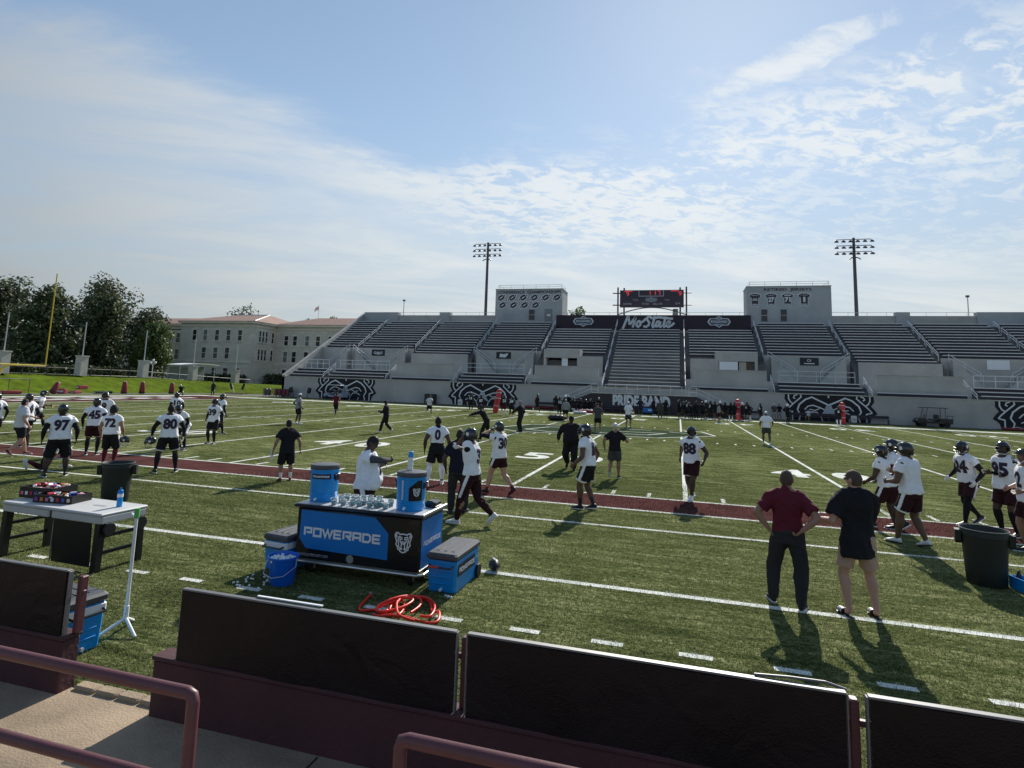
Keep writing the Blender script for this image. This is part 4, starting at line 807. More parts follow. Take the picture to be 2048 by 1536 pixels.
def lowwall(x0, x1, label):
    o = tag(empty('low_wall', ((x0+x1)/2, -12.1, 0)), label, 'wall'); o.location = (0,0,0)
    b = MB(); b.cbox(((x0+x1)/2, -12.10, .215), (x1-x0, .165, .43), bev=.012); b.build('wall_body', MPAINT, o); b = MB(); b.cbox(((x0+x1)/2, -12.10, .4475), (x1-x0+.02, .19, .032), bev=.008); b.build('wall_cap', MPAINT, o)
lowwall(-14, -.62, 'maroon painted low wall at the left of the opening'); lowwall(.34, 16, 'long maroon painted low wall right of the opening')
def board(x0, x1, label, bend=0.0):
    o = tag(empty('sign_board', ((x0+x1)/2, -12.14, .5)), label, 'board', 'black boards fixed on the low wall'); o.location = (0,0,0); zt, zb = .985, .462
    b = MB(); N = 24; rl = []
    for i in range(N+1):
        x = x0+(x1-x0)*i/N; y = -12.175-.012*math.sin(i*.7+x0)*.6-.012*math.sin(math.pi*i/N); rl.append([(x,y,zb),(x,y+.03,zb),(x,y+.03,zt),(x,y,zt)])
    b.rings(rl); b.build('face_panel', BOARD, o, fixn=True)
    b = MB(); b.cbox(((x0+x1)/2, -12.155, zt+.009), (x1-x0+.02, .050, .014), bev=.004); b.build('top_trim', SILV, o)
    for x in (x0-.012, x1+.012): b = MB(); b.cbox((x, -12.145, (zt+zb)/2), (.012, .045, zt-zb+.01), bev=.003); b.build('edge_trim', SILV, o)
    for f in (.04, .36, .66, .96): x = x0+(x1-x0)*f; b = MB(); b.cbox((x, -12.10, .72), (.05, .05, .515)); b.build('stay', MRAIL, o)
board(-3.3, -.67, 'black board with a silver top edge left of the opening'); board(.56, 2.90, 'black board with a silver top edge, nearest right of the opening'); board(3.0, 5.34, 'wide black board in the middle of the foreground, trim lifting at its right end'); board(5.47, 7.9, 'black board cut off by the right edge of the picture')
for x, nm in ((-.615, 'short maroon post at the end of the left wall'), (2.95, 'maroon post in the gap between the two middle boards'), (5.405, 'maroon post in the gap beside the right board')):
    b = MB(); b.cbox((x, -12.06, .70), (.055, .07, .47), bev=.008); o = tag(b.build('board_post', MRAIL), nm, 'post'); b = MB(); b.cbox((x, -12.06, .80), (.16 if x > 0 else .07, .04, .035), bev=.006); b.build('tie_bar', MRAIL, o)
b = MB(); b.tube([(4.85,-12.13,1.008),(5.05,-12.12,1.018),(5.25,-12.11,1.018),(5.36,-12.12,.998)], .008, 6); tag(b.build('loose_trim', SILV), 'bent strip of silver trim lifting off the middle board', 'trim')
b = MB(); b.cbox((1.52, -12.12, 1.012), (.58, .02, .008)); tag(b.build('white_strip', WPANEL), 'thin white strip lying on the top edge of the left board', 'strip')
def pipe_rail(xs, label, right):
    o = tag(empty('pipe_rail', (xs[0], -13.9, 0)), label, 'railing'); o.location = (0,0,0); Y = -13.9; x0, x1 = xs; c = x1 if right else x0; s = 1 if right else -1
    b = MB(); b.tube([(x0 if right else x1, Y, 1.245), (c-s*.035, Y, 1.245), (c-s*.008, Y, 1.236), (c, Y, 1.21), (c, Y, .0)], .029, 14); b.build('top_pipe', MRAIL, o, smooth=50)
    b = MB(); b.tube([(x0 if right else x1, Y, .855), (c-s*.02, Y, .855)], .029, 14); b.build('mid_pipe', MRAIL, o, smooth=50)
    for k in (1, 2): x = c-s*2.0*k; b = MB(); b.tube([(x, Y, 0), (x, Y, 1.22)], .029, 12); b.build('post', MRAIL, o, smooth=50)
pipe_rail((-5, 2.235), 'maroon pipe railing at the lower left with its bent end', True); pipe_rail((3.29, 9), 'maroon pipe railing starting at the bottom centre', False)
# ------------------------------------------------------------------ the drinks cart
BLU = mat('cart_blue', (.001, .175, .53), .38, vary=.05, scale=3); JUG = mat('jug_blue', (.002, .26, .68), .35, vary=.05, coat=.2); CBLK = mat('cart_black', (.008, .008, .012), .25, vary=.2, scale=3, coat=.2); GLOSSW = mat('white_vinyl_print', (.78, .80, .82), .45, vary=.03)
DLID = mat('dark_grey_plastic', (.070, .071, .078), .42, vary=.12, scale=5); CHROME = mat('brushed_metal', (.55, .55, .54), .32, metal=.8, vary=.12, scale=5); RUB = mat('black_rubber', (.012, .012, .012), .7); COUNTER = mat('counter_top', (.50, .51, .53), .35, vary=.12, scale=4)
NAVY = mat('navy_label', (.006, .012, .045), .4); BUCK = mat('bucket_blue', (.004, .12, .60), .35, vary=.06)
PW = {'P': ([[(0,0),(0,1),(.95,1),(.95,.42),(.28,.42)]], 1.0), 'O': ([[(.0,.1),(.0,1),(1.0,1),(1.0,0),(0,0),(0,.1)]], 1.05), 'W': ([[(-.1,1.05),(.28,0),(.62,.95),(.95,0),(1.3,1.05)]], 1.25), 'E': ([[(1,1),(0,1),(0,0),(1,0)], [(.1,.5),(.9,.5)]], 1.0), 'R': ([[(0,0),(0,1),(1,1),(1,.45),(.3,.45)], [(.55,.42),(1.05,-.05)]], 1.05), 'A': ([[(0,-.05),(0,1),(1,1),(1,-.05)], [(.1,.4),(.9,.4)]], 1.05), 'D': ([[(0,.1),(0,1),(.75,1),(1,.75),(1,.25),(.75,0),(0,0),(0,.1)]], 1.05)}
def powerade(mb, place, width, mi=0, off=.002):
    """the word in wide square strokes, centred; returns height"""
    x = 0; lines = []
    for ch in 'POWERADE':
        st, adv = PW[ch]
        for l in st: lines.append([(x+a, b) for a, b in l])
        x += adv+.34
    W = x-.34; k = width/(W+.2); h = k*.78
    mb.strokes([[((a-W/2)*k, (b-.5)*h*1.15) for a, b in l] for l in lines], k*.27, place, mi, off0=off, doff=.0005)
    return h
def bearhead(mb, place, w_, mi, off=.003):
    k = w_/2; O = [(0,-1.05),(-.3,-.95),(-.45,-.78),(-.62,-.72),(-.66,-.45),(-.85,-.25),(-.78,.1),(-.92,.45),(-1.0,.75),(-.85,1.0),(-.6,.98),(-.42,.84),(0,.9)]
    O = O+[(-x, y) for x, y in O[-2::-1]]; L = [O]
    for s in (-1, 1): L += [[(s*.12,.5),(s*.5,.62),(s*.62,.3),(s*.55,-.1),(s*.5,-.5),(s*.2,-.8)], [(s*.1,.35),(s*.4,.35),(s*.35,.1),(s*.2,-.1),(s*.22,-.6),(s*.08,-.72)], [(s*.75,.85),(s*.85,.65),(s*.7,.5)], [(s*.05,.15),(s*.18,-.05),(0,-.18)]]
    mb.strokes([[(x*k, y*k) for x, y in l] for l in L], k*.13, place, mi, off0=off, doff=.0004)
CT = tag(empty('drinks_cart', (.17, -8.21, 0)), 'blue and black sports drink cart on casters with jugs on top', 'cart'); CT.location = (0,0,0)
x0, x1, y0, y1, zb, zt = -.80, 1.10, -8.62, -7.80, .21, .905
b = MB(); b.cbox(((x0+x1)/2, (y0+y1)/2, (zb+zt)/2), (x1-x0, y1-y0, zt-zb), bev=.018); b.build('body', CBLK, CT)
b = MB(); b.cbox(((x0+x1)/2, (y0+y1)/2, .93), (x1-x0+.10, y1-y0+.10, .045), bev=.016); ctop = b.build('counter', CBLK, CT); b = MB(); b.cbox(((x0+x1)/2, (y0+y1)/2, .954), (x1-x0+.02, y1-y0+.02, .006)); b.build('counter_sheet', COUNTER, ctop)
b = MB(); b.tube([(x1+.035, y0-.02, .955), (x1+.035, y1+.02, .955)], .014, 8); b.build('edge_rail', CHROME, CT)
pf = front(x0, y0, zb); w_, h_ = x1-x0, zt-zb
b = MB(); b.sheet([(u*w_, v*h_) for u, v in ((.035,.95),(.645,.94),(.755,.66),(.755,.17),(.09,.21),(.03,.40))], pf, 0, .003); fp = b.build('front_panel', BLU, CT)
b = MB(); powerade(b, front(x0+.385*w_, y0-.004, zb+.535*h_), 1.20); b.build('lettering', GLOSSW, fp)
b = MB(); bearhead(b, front(x0+.872*w_, y0-.001, zb+.53*h_), .245, 0); b.build('bear_emblem', GLOSSW, fp)
b = MB(); put_text(b, 'RHINOSUPERCART.COM', 1, front(x0+.155*w_, y0-.003, zb+.09*h_), fit=(.46, .036)); b.build('web_lettering', LITE, fp)
b = MB(); b.lathe([(.002,.0),(.055,.0)], 20, c=(0,0,0), M=Matrix.Rotation(R(90), 3, 'X')); b.build('badge', CHROME, fp, loc=(x0+.46*w_, y0-.006, zb+.10*h_))
side = lambda u, v, o: (x1+.002+o, (y0+y1)/2+u, (zb+zt)/2+v)
b = MB(); b.sheet([(-.375,-.31),(.375,-.31),(.375,.31),(-.375,.31)], side, 0, .002); sp_ = b.build('side_panel', BLU, CT); b = MB(); powerade(b, side, .60, off=.005); b.build('lettering', GLOSSW, sp_)
b = MB(); q = [(x0-.03,y0-.03,.185),(x1-.02,y0-.03,.185),(x1+.05,y0+.04,.185),(x1+.05,y1+.03,.185),(x0-.03,y1+.03,.185)]; b.tube(q, .018, 8, closed=True); b.build('bumper_rail', CHROME, CT)
b = MB(); b.cbox(((x0+x1)/2, (y0+y1)/2, .195), (x1-x0-.06, y1-y0-.06, .025)); b.build('chassis', CHROME, CT)
for cx, cy in ((-.60,-8.47),(.93,-8.47),(-.60,-7.95),(.93,-7.95)):
    b = MB(); b.cbox((cx, cy, .165), (.10,.10,.03)); b.cbox((cx-.032, cy, .11), (.01,.05,.11)); b.cbox((cx+.032, cy, .11), (.01,.05,.11)); c = b.build('caster', CHROME, CT)
    b = MB(); b.lathe([(.02,-.022),(.07,-.022),(.078,-.012),(.078,.012),(.07,.022),(.02,.022)], 18, c=(cx, cy, .079), M=Matrix.Rotation(R(90), 3, 'Y'), cap=True); b.build('wheel', RUB, c, smooth=40)
def jug(X, Y, label, art):
    z = .958; o = tag(empty('drink_jug', (X, Y, z)), label, 'drink jug')
    pr = [(.05,0),(.185,0),(.19,.012)]
    for i in range(4): pr += [(.192,.02+i*.026),(.198,.028+i*.026),(.198,.040+i*.026),(.192,.046+i*.026)]
    pr += [(.196,.13),(.197,.14),(.205,.45),(.207,.462)]
    b = MB(); b.lathe(pr, 36, cap=True); b.build('body', JUG, o, smooth=40)
    b = MB(); b.lathe([(.209,.455),(.212,.462),(.212,.505),(.205,.517),(.16,.524),(.03,.526)], 36, cap=True); b.build('lid', DLID, o, smooth=40)
    b = MB(); b.tube([(0,-.19,.05),(0,-.225,.05),(0,-.235,.03)], .016, 8); b.build('tap', WPANEL, o, smooth=50)
    for s in (-1, 1): b = MB(); b.tube([(s*.2,-.03,.36),(s*.235,-.02,.39),(s*.235,.02,.39),(s*.2,.03,.36)], .012, 8); b.cbox((s*.208,0,.34), (.02,.1,.09), bev=.006); b.build('handle', NAVY, o)
    va = math.atan2(CAM[1]-Y, CAM[0]-X)
    cyl = lambda u, v, off: (math.cos(va+u/.203)*(.2045+.0015+off), math.sin(va+u/.203)*(.2045+.0015+off), v)
    art(o, cyl); return o
def wrap_rect(b, cyl, u0, u1, v0, v1, off, mi=0, n=10):
    for i in range(n): a, c = u0+(u1-u0)*i/n, u0+(u1-u0)*(i+1)/n; b.add([cyl(a,v0,off),cyl(c,v0,off),cyl(c,v1,off),cyl(a,v1,off)], [(0,1,2,3)], mi)
def artL(o, cyl):
    b = MB(); wrap_rect(b, cyl, -.21, .09, .325, .395, .001); wrap_rect(b, cyl, .13, .24, .325, .395, .001); l = b.build('label_band', NAVY, o); b = MB(); powerade(b, lambda u, v, off: cyl(u-.06, .36+v, off), .25, off=.003); b.build('lettering', GLOSSW, l)
def artR(o, cyl):
    b = MB()
    for i in range(8): a, c = -.03+.19*i/8, -.03+.19*(i+1)/8; ya, yc = .145, .145; ta, tc = min(.415, .30+.115*(i+1)/6), min(.415, .30+.115*(i+2)/6); b.add([cyl(a,ya,.001),cyl(c,yc,.001),cyl(c,tc,.001),cyl(a,ta,.001)], [(0,1,2,3)])
    l = b.build('label_panel', CBLK, o); b = MB(); bearhead(b, lambda u, v, off: cyl(u+.075, .26+v, off), .10, 0, .003); b.build('bear_emblem', GLOSSW, l)
    b = MB(); powerade(b, lambda u, v, off: cyl(-.12-v, .29+u, off), .26, off=.003); b.build('lettering', GLOSSW, l)
jug(-.60, -8.30, 'blue drink jug with a navy lettered band at the left of the cart', artL); jug(.81, -8.34, 'blue drink jug with a black emblem panel at the right of the cart', artR)
cs = tag(empty('cup_stack', (.75, -8.28, 1.486)), 'stack of paper cups on the lid of the right jug', 'cups')
for k, m in ((0, WPANEL), (1, WPANEL), (2, WPANEL), (3, JUG)):
    b = MB(); b.lathe([(.042,k*.058),(.032,k*.058+.075),(.028,k*.058+.078),(.005,k*.058+.078)], 16); b.build('cup', m, cs, smooth=40)
CLEAR = mat('clear_cup', (.75, .80, .82), .12, trans=.85, vary=.02, ior=1.2); DRINK = mat('pale_blue_drink', (.28, .62, .72), .15, vary=.05, trans=.3, ior=1.33)
cupw = MB().lathe([(.026,0),(.031,.045),(.036,.092),(.0375,.094),(.034,.092),(.029,.045),(.024,.004),(.002,.003)], 14).mesh('cup_wall', CLEAR, 40); cupd = MB().lathe([(.0015,.006),(.0240,.006),(.0295,.048),(.0315,.066),(.001,.066)], 14).mesh('cup_drink', DRINK, 40); cuprim = MB().tube([(.0368*math.cos(a), .0368*math.sin(a), .0935) for a in [2*math.pi*k/14 for k in range(14)]], .0024, 5, closed=True).mesh('cup_rim', WPANEL, 60)
rc = random.Random(4)
for i in range(19):
    cx = -.26+(i % 7)*.122+rc.uniform(-.035,.035); cy = -8.50+(i//7)*.17+rc.uniform(-.05,.05)+.02*(i % 2)
    if math.hypot(cx+.60, cy+8.30) < .26 or math.hypot(cx-.81, cy+8.34) < .26: continue
    o = empty('plastic_cup', (cx, cy, .958)); o.scale = (1.3, 1.3, rc.choice((.85, .95, 1.0))); o = tag(o, 'clear plastic cup of pale blue drink in the cluster on the cart', 'cup', 'cups set out on the cart'); link('cup_wall', cupw, o); link('drink', cupd, o); link('rim', cuprim, o)
b = MB(); b.cbox((1.02, -8.02, 1.0), (.17,.24,.075), bev=.012); o = tag(b.build('black_case', CBLK), 'small black case at the back right corner of the cart', 'case'); b = MB(); b.tube([(.98,-8.13,1.04),(.98,-8.155,1.05),(1.06,-8.155,1.05),(1.06,-8.13,1.04)], .008, 6); b.build('handle', RUB, o)
def cooler(X, Y, rz, L, W, H, label, red=False, band=False, sidelabel=False):
    """a hard cooler; local +Y is its long axis, front end at -Y"""
    o = tag(empty('cooler', (X, Y, 0), rz), label, 'cooler'); t = .86
    b = MB(); a = W/2; l = L/2; rl = []
    for z, k in ((.0,.90),(.02,.94),(H*.5,.975),(H-.002,1.0)): rl.append([(-a*k+.03,-l*k,z),(a*k-.03,-l*k,z),(a*k,-l*k+.03,z),(a*k,l*k-.03,z),(a*k-.03,l*k,z),(-a*k+.03,l*k,z),(-a*k,l*k-.03,z),(-a*k,-l*k+.03,z)])
    b.rings(rl); b.build('body', JUG, o)
    if band: b = MB(); b.cbox((0,0,H-.055), (W+.012,L+.012,.11), bev=.02); b.build('band', WPANEL, o)
    b = MB(); b.cbox((0,0,H+.045), (W+.03,L+.03,.09), bev=.025); ld = b.build('lid', DLID, o)
    for s in (-.26, 0, .26): b = MB(); b.cbox((s*W,0,H+.092), (W*.12,L*.72,.008), bev=.003); b.build('lid_rib', DLID, ld)
    b = MB(); hz = H-.06; b.tube([(-a*.8,-l-.005,hz),(-a*.75,-l-.07,hz-.01),(a*.75,-l-.07,hz-.01),(a*.8,-l-.005,hz)], .012, 8); b.build('handle', CBLK, o)
    if red: b = MB(); b.tube([(-a*.7,-l-.071,hz-.008),(-a*.05,-l-.071,hz-.008)], .017, 8); b.build('handle_grip', mat('red_grip', (.45,.05,.05), .5), o)
    for k in (.28, .5, .72): b = MB(); b.cbox((0,-l*.985,H*k*.9+.02), (W*.62,.012,.018), bev=.004); b.build('end_rib', JUG, o)
    b = MB(); b.tube([(0,-l*.95,.05),(0,-l-.02,.05)], .018, 8); b.build('drain_plug', WPANEL, o)
    for s in (-1, 1):
        b = MB(); b.lathe([(.02,-.02),(.085,-.02),(.092,-.01),(.092,.01),(.085,.02),(.02,.02)], 18, c=(s*(a+.012), l-.06, .092), M=Matrix.Rotation(R(90), 3, 'Y'), cap=True); b.build('wheel', RUB, o, smooth=40)
    if sidelabel:
        pl = lambda u, v, off: (a+.004+off, u-.05, H*.68+v); b = MB(); b.sheet([(-.33,-.075),(.33,-.075),(.33,.075),(-.33,.075)], pl, 0, .0); lb = b.build('side_label', NAVY, o); b = MB(); powerade(b, pl, .58, off=.003); b.build('lettering', GLOSSW, lb)
    return o
cooler(1.43, -8.17, R(-1), .92, .41, .41, 'blue cooler with black lid at the right end of the cart', red=True, sidelabel=True); cooler(-1.03, -8.22, R(-8), .92, .42, .41, 'blue and white cooler behind the bucket left of the cart', band=True); cooler(-1.50, -11.50, R(83), .74, .42, .44, 'blue and white cooler tucked behind the left wall', band=True)
# ---- bucket, ice, ball, hose
bk = tag(empty('bucket', (-.67, -9.06, 0)), 'blue plastic bucket of ice in front of the cart', 'bucket')
b = MB(); b.lathe([(.02,.004),(.145,.0),(.15,.01),(.187,.33),(.205,.335),(.205,.36),(.192,.362),(.185,.335),(.14,.03),(.02,.03)], 28); b.build('shell', BUCK, bk, smooth=40); b = MB(); b.tube([(-.2,0,.34),(-.23,-.05,.25),(-.15,-.2,.16),(0,-.235,.13),(.15,-.2,.16),(.23,-.05,.25),(.2,0,.34)], .006, 6); b.build('bail', CHROME, bk)
ICE = mat('ice', (.75,.80,.78), .2, vary=.1); b = MB(); ri = random.Random(8)
for _ in range(60): a, d = ri.uniform(0,6.28), .17*ri.random()**.5; b.cbox((d*math.cos(a), d*math.sin(a), .29+ri.uniform(0,.045)), (.045,.04,.035), Matrix.Rotation(ri.uniform(0,3), 3, 'Z') @ Matrix.Rotation(ri.uniform(0,1), 3, 'X'), bev=.008)
b.build('ice_fill', ICE, bk)['kind'] = 'stuff'
icm = MB().cbox((0,0,.012), (.034,.028,.024), bev=.006).mesh('ice_cube', ICE)
for i in range(26):
    if i < 21: X, Y = -1.02+ri.uniform(-.26,.22), -9.22+ri.uniform(-.16,.30)
    else: X, Y = 1.55+ri.uniform(-.06,.08), -8.72+ri.uniform(-.05,.03)
    o = tag(link('ice_cube', icm, None, (X, Y, 0), ri.uniform(0,3)), 'small ice cube spilled on the turf beside the bucket' if i < 21 else 'small ice cube on the turf under the right cooler', 'ice', 'ice spilled on the turf')
fb = tag(empty('football', (1.79, -7.42, .088), R(-58)), 'black football on the white line beside the right cooler', 'football')
b = MB(); b.lathe([(.004,-.142),(.03,-.125),(.06,-.085),(.080,-.035),(.085,0),(.080,.035),(.06,.085),(.03,.125),(.004,.142)], 20, M=Matrix.Rotation(R(90), 3, 'Y'), cap=True); b.build('ball', mat('black_leather', (.018,.017,.018), .45, vary=.2, scale=20, bump=.3, bscale=120), fb, smooth=70); b = MB()
for k in range(6): b.cbox((-.05+.02*k,0,.085-.0006*(abs(k-2.5)**2)), (.006,.035,.006))
b.cbox((0,0,.0845), (.115,.006,.005)); b.build('laces', WPANEL, fb)
HOSE = [[(0.66,-9.09,.03),(0.68,-9.27,.02),(0.73,-9.5,.02),(0.81,-9.58,.02),(0.93,-9.5,.02),(1.07,-9.57,.03),(1.09,-9.4,.03),(1.07,-9.16,.03),(1.13,-9.13,.03),(1.26,-9.38,.05),(1.3,-9.59,.05),(1.24,-9.62,.04),(1.12,-9.48,.05),(1.09,-9.25,.07),(1.12,-9.06,.05),(1.21,-8.94,.03),(1.34,-8.94,.02),(1.48,-9.09,.03),(1.62,-9.37,.04),(1.69,-9.35,.05),(1.76,-9.52,.03),(1.73,-9.62,.02),(1.6,-9.63,.02),(1.44,-9.65,.05),(1.24,-9.68,.06),(1.09,-9.67,.03),(0.98,-9.63,.02)],
        [(1.55,-9.58,.06),(1.66,-9.54,.06),(1.61,-9.28,.07),(1.43,-9.01,.05),(1.26,-8.97,.05),(1.14,-9.16,.09),(1.16,-9.32,.10),(1.19,-9.45,.10),(1.33,-9.67,.07),(1.52,-9.66,.03)],
        [(.98,-9.55,.06),(1.06,-9.42,.08),(1.2,-9.2,.10),(1.3,-9.22,.09),(1.28,-9.42,.08),(1.16,-9.6,.07),(1.02,-9.62,.06),(1.0,-9.5,.09),(1.12,-9.3,.12),(1.24,-9.12,.10),(1.36,-9.12,.07),(1.42,-9.3,.06),(1.4,-9.5,.05)]]
def smoothpath(P, n=5):
    P = [Vector(p) for p in P]; out = []
    for i in range(len(P)-1):
        a, b_, c, d = P[max(0,i-1)], P[i], P[i+1], P[min(len(P)-1,i+2)]
        for k in range(n): t = k/n; out.append(.5*((2*b_)+(c-a)*t+(2*a-5*b_+4*c-d)*t*t+(3*b_-a-3*c+d)*t**3))
    return out+[P[-1]]
hs = tag(empty('red_hose', (1.2, -9.3, 0)), 'bright red hose coiled loosely on the turf by the cart', 'hose'); hs.location = (0,0,0); RH = mat('red_hose_plastic', (.80, .035, .018), .35, vary=.08, scale=10)
for k, h in enumerate(HOSE): b = MB(); b.tube(smoothpath(h), .0155, 10); b.build('coil', RH, hs, smooth=60)
b = MB(); b.tube([(.66,-9.09,.03),(.645,-9.05,.035)], .024, 10); b.build('end_fitting', CHROME, hs)
# ---- folding table with snack trays
TB = tag(empty('work_table', (-4.12, -9.28, 0), R(-2)), 'grey folding table with black legs and a hanging black panel', 'table'); TGREY = mat('table_grey', (.50,.50,.49), .5, vary=.08, scale=4); TBLK = mat('table_black', (.010,.010,.011), .45, vary=.2)
b = MB(); b.cbox((0,0,.762), (1.96,.76,.04), bev=.014); b.build('table_top', TGREY, TB)
for y in (-.345,.345): b = MB(); b.cbox((-.5,y,.69), (.93,.035,.10), bev=.01); b.cbox((.49,y,.69), (.93,.035,.10), bev=.01); b.build('apron', TGREY, TB)
for x in (-.965,.965): b = MB(); b.cbox((x,0,.69), (.03,.70,.10), bev=.01); b.build('apron', TGREY, TB)
for x in (-.91,.91):
    for y in (-.31,.31): b = MB(); b.prism([(y-.05,.64),(y+.05,.64),(y+.045+.03*(1 if y > 0 else -1)*.5,0),(y-.045+.03*(1 if y > 0 else -1)*.5,0)], x-.045, x+.045, ax=(1,2,0)); b.build('leg', TBLK, TB, fixn=True)
    for z in (.24,.46): b = MB(); b.cbox((x,0,z), (.03,.56,.045)); b.build('rung', TBLK, TB)
b = MB(); b.cbox((.42,-.325,.36), (.72,.025,.62), Matrix.Rotation(R(3), 3, 'X'), bev=.006); hp = b.build('hanging_panel', TBLK, TB); b = MB(); b.cbox((.055,-.335,.36), (.012,.012,.62)); b.build('panel_edge', CHROME, hp)
for y in (-.25,.25): b = MB(); b.lathe([(.01,-.02),(.085,-.02),(.092,-.008),(.092,.008),(.085,.02),(.01,.02)], 18, c=(.985+.02,y,.56), M=Matrix.Rotation(R(90), 3, 'Y'), cap=True); b.build('wheel', RUB, TB, smooth=40)
b = MB(); put_text(b, 'LIFETIME', 1, lambda u, v, o: (.45+u, .02+v, .7835), fit=(.26,.05)) if False else b.sheet([(.32,0),(.36,.035),(.54,.035),(.58,0),(.54,-.035),(.36,-.035)], lambda u, v, o: (u, .02+v, .7835)); b.build('top_mark', mat('faint_mark', (.30,.30,.30), .6), TB)
SNK = [mat('wrapper_%s' % n, c, .35, vary=.1, scale=20) for n, c in (('red',(.45,.03,.05)),('pink',(.60,.18,.30)),('purple',(.20,.06,.30)),('blue',(.05,.12,.45)),('white',(.70,.70,.70)),('orange',(.60,.20,.04)),('cream',(.65,.52,.36)))]
def tray(X, Y, rz, L, W, H, label, seed, n):
    o = tag(empty('snack_tray', (X, Y, .784), rz), label, 'tray'); b = MB(); t = .012; b.box(-L/2, L/2, -W/2, W/2, 0, t); o2 = b.build('tray_floor', TBLK, o)
    for (ax, bx_, ay, by) in ((-L/2,L/2,-W/2-t,-W/2),(-L/2,L/2,W/2,W/2+t),(-L/2-t,-L/2,-W/2-t,W/2+t),(L/2,L/2+t,-W/2-t,W/2+t)): b = MB(); b.box(ax,bx_,ay,by,0,H); b.build('tray_side', TBLK, o)
    r = random.Random(seed)
    for i in range(n):
        m = SNK[r.randrange(7)]; M = Matrix.Rotation(r.uniform(0,6), 3, 'Z') @ Matrix.Rotation(r.uniform(-.5,.5), 3, 'X'); b = MB(); b.cbox((0,0,0), (.10,.055,.022), M, bev=.009); p = tag(b.build('snack_pack', m, None, loc=(0,0,0)), None); p.location = (X+(math.cos(rz)*r.uniform(-.42,.42)*L-math.sin(rz)*r.uniform(-.4,.4)*W), Y+(math.sin(rz)*r.uniform(-.4,.4)*L+math.cos(rz)*r.uniform(-.4,.4)*W), .784+H*r.uniform(.45,1.05))
        tag(p, 'small wrapped snack lying in %s' % ('the left black tray' if seed == 1 else 'the right black tray'), 'snack', 'snacks in the trays on the table')
    for i in range(7): b = MB(); b.cbox((-L/2+L*(i+.5)/7,-W/2-t-.004,H*.45), (.045,.006,.05)); b.build('window_slot', SNK[(i*3+seed) % 7], o)
tray(-4.92, -9.08, R(6), .56, .42, .16, 'deep black tray heaped with wrapped snacks at the left of the table', 1, 46); tray(-4.40, -9.26, R(10), .60, .36, .11, 'shallow black tray of snacks in the middle of the table', 2, 18)
wb = tag(empty('water_bottle', (-3.37, -9.22, .784)), 'blue and white squeeze bottle standing on the table', 'bottle')
b = MB(); b.lathe([(.01,0),(.036,0),(.038,.01),(.038,.10),(.034,.115),(.038,.13),(.038,.19),(.03,.205)], 20, cap=True); b.build('bottle_body', JUG, wb, smooth=40); b = MB(); b.lathe([(.039,.135),(.0395,.137),(.0395,.18),(.039,.182)], 20); b.build('white_band', WPANEL, wb); b = MB(); b.lathe([(.036,.2),(.036,.225),(.02,.235),(.014,.24),(.014,.262),(.004,.265)], 20, cap=True); b.build('cap', BLU, wb, smooth=40)
# ---- white plastic pipe stand
PV = tag(empty('pipe_stand', (-1.22, -10.98, 0)), 'white plastic pipe stand on a tripod foot in front of the table', 'stand'); PVC = mat('white_pvc', (.72,.73,.72), .4, vary=.05)
b = MB(); b.tube([(0,0,.10),(0,0,1.17)], .017, 10); b.build('upright', PVC, PV, smooth=50); b = MB(); b.tube([(0,0,.13),(0,0,.26)], .026, 10); b.build('collar', PVC, PV, smooth=50); b = MB(); b.tube([(0,0,1.15),(-.42,.34,1.10)], .016, 10); b.build('arm', PVC, PV, smooth=50)
for a in (R(250), R(-22), R(120)): b = MB(); b.tube([(0,0,.14),(math.cos(a)*.27,math.sin(a)*.27,.017)], .017, 8); b.build('foot', PVC, PV, smooth=50)
b = MB(); b.tube([(0,0,1.16),(0,0,1.26)], .026, 10); b.build('top_fitting', mat('green_tape', (.10,.42,.10), .5), PV, smooth=50)
# ---- rubbish bins
BIN = mat('bin_plastic', (.012,.017,.016), .5, vary=.15, scale=3); RIM = mat('bin_rim', (.075,.095,.095), .4, vary=.1)
def bin_(X, Y, label, rz):
    o = tag(empty('rubbish_bin', (X, Y, 0), rz), label, 'bin', 'round rubbish bins by the bench area')
    b = MB(); b.lathe([(.05,.004),(.245,0),(.25,.01),(.262,.25),(.278,.5),(.292,.70),(.305,.705),(.305,.74),(.296,.78),(.305,.785),(.312,.80),(.300,.805),(.285,.78),(.265,.4),(.235,.03),(.03,.025)], 40); b.build('drum', BIN, o, smooth=35)
    b = MB(); b.tube([(.309*math.cos(a), .309*math.sin(a), .80) for a in [2*math.pi*k/40 for k in range(40)]], .010, 6, closed=True); b.build('rim', RIM, o, smooth=60)
    for s in (-1, 1): b = MB(); b.prism([(-.09,.76),(.09,.76),(.08,.60),(.04,.56),(-.04,.56),(-.08,.60)], s*.29, s*.365, ax=(1,2,0)); b.build('handle', BIN, o, fixn=True)
bin_(-7.04, -5.95, 'dark green rubbish bin behind the table', R(35)); bin_(8.86, -5.12, 'large dark rubbish bin at the right edge beside the blue crate', R(-15))
cr = tag(empty('bottle_crate', (9.36, -5.28, 0), R(10)), 'blue bottle carrier on the turf beside the right bin', 'crate')
b = MB(); b.box(-.2,.2,-.14,.14,0,.02); b.box(-.2,.2,-.155,-.14,0,.18); b.box(-.2,.2,.14,.155,0,.18); b.box(-.215,-.2,-.155,.155,0,.18); b.box(.2,.215,-.155,.155,0,.18); b.build('carrier', JUG, cr)
for i in range(6): b = MB(); cx, cy = -.13+.13*(i % 3), -.065+.13*(i//3); b.lathe([(.03,.02),(.035,.03),(.035,.2),(.02,.235),(.012,.27),(.003,.272)], 12, c=(cx,cy,0), cap=True); b.build('bottle', [JUG, NAVY][i % 2], cr, smooth=40)
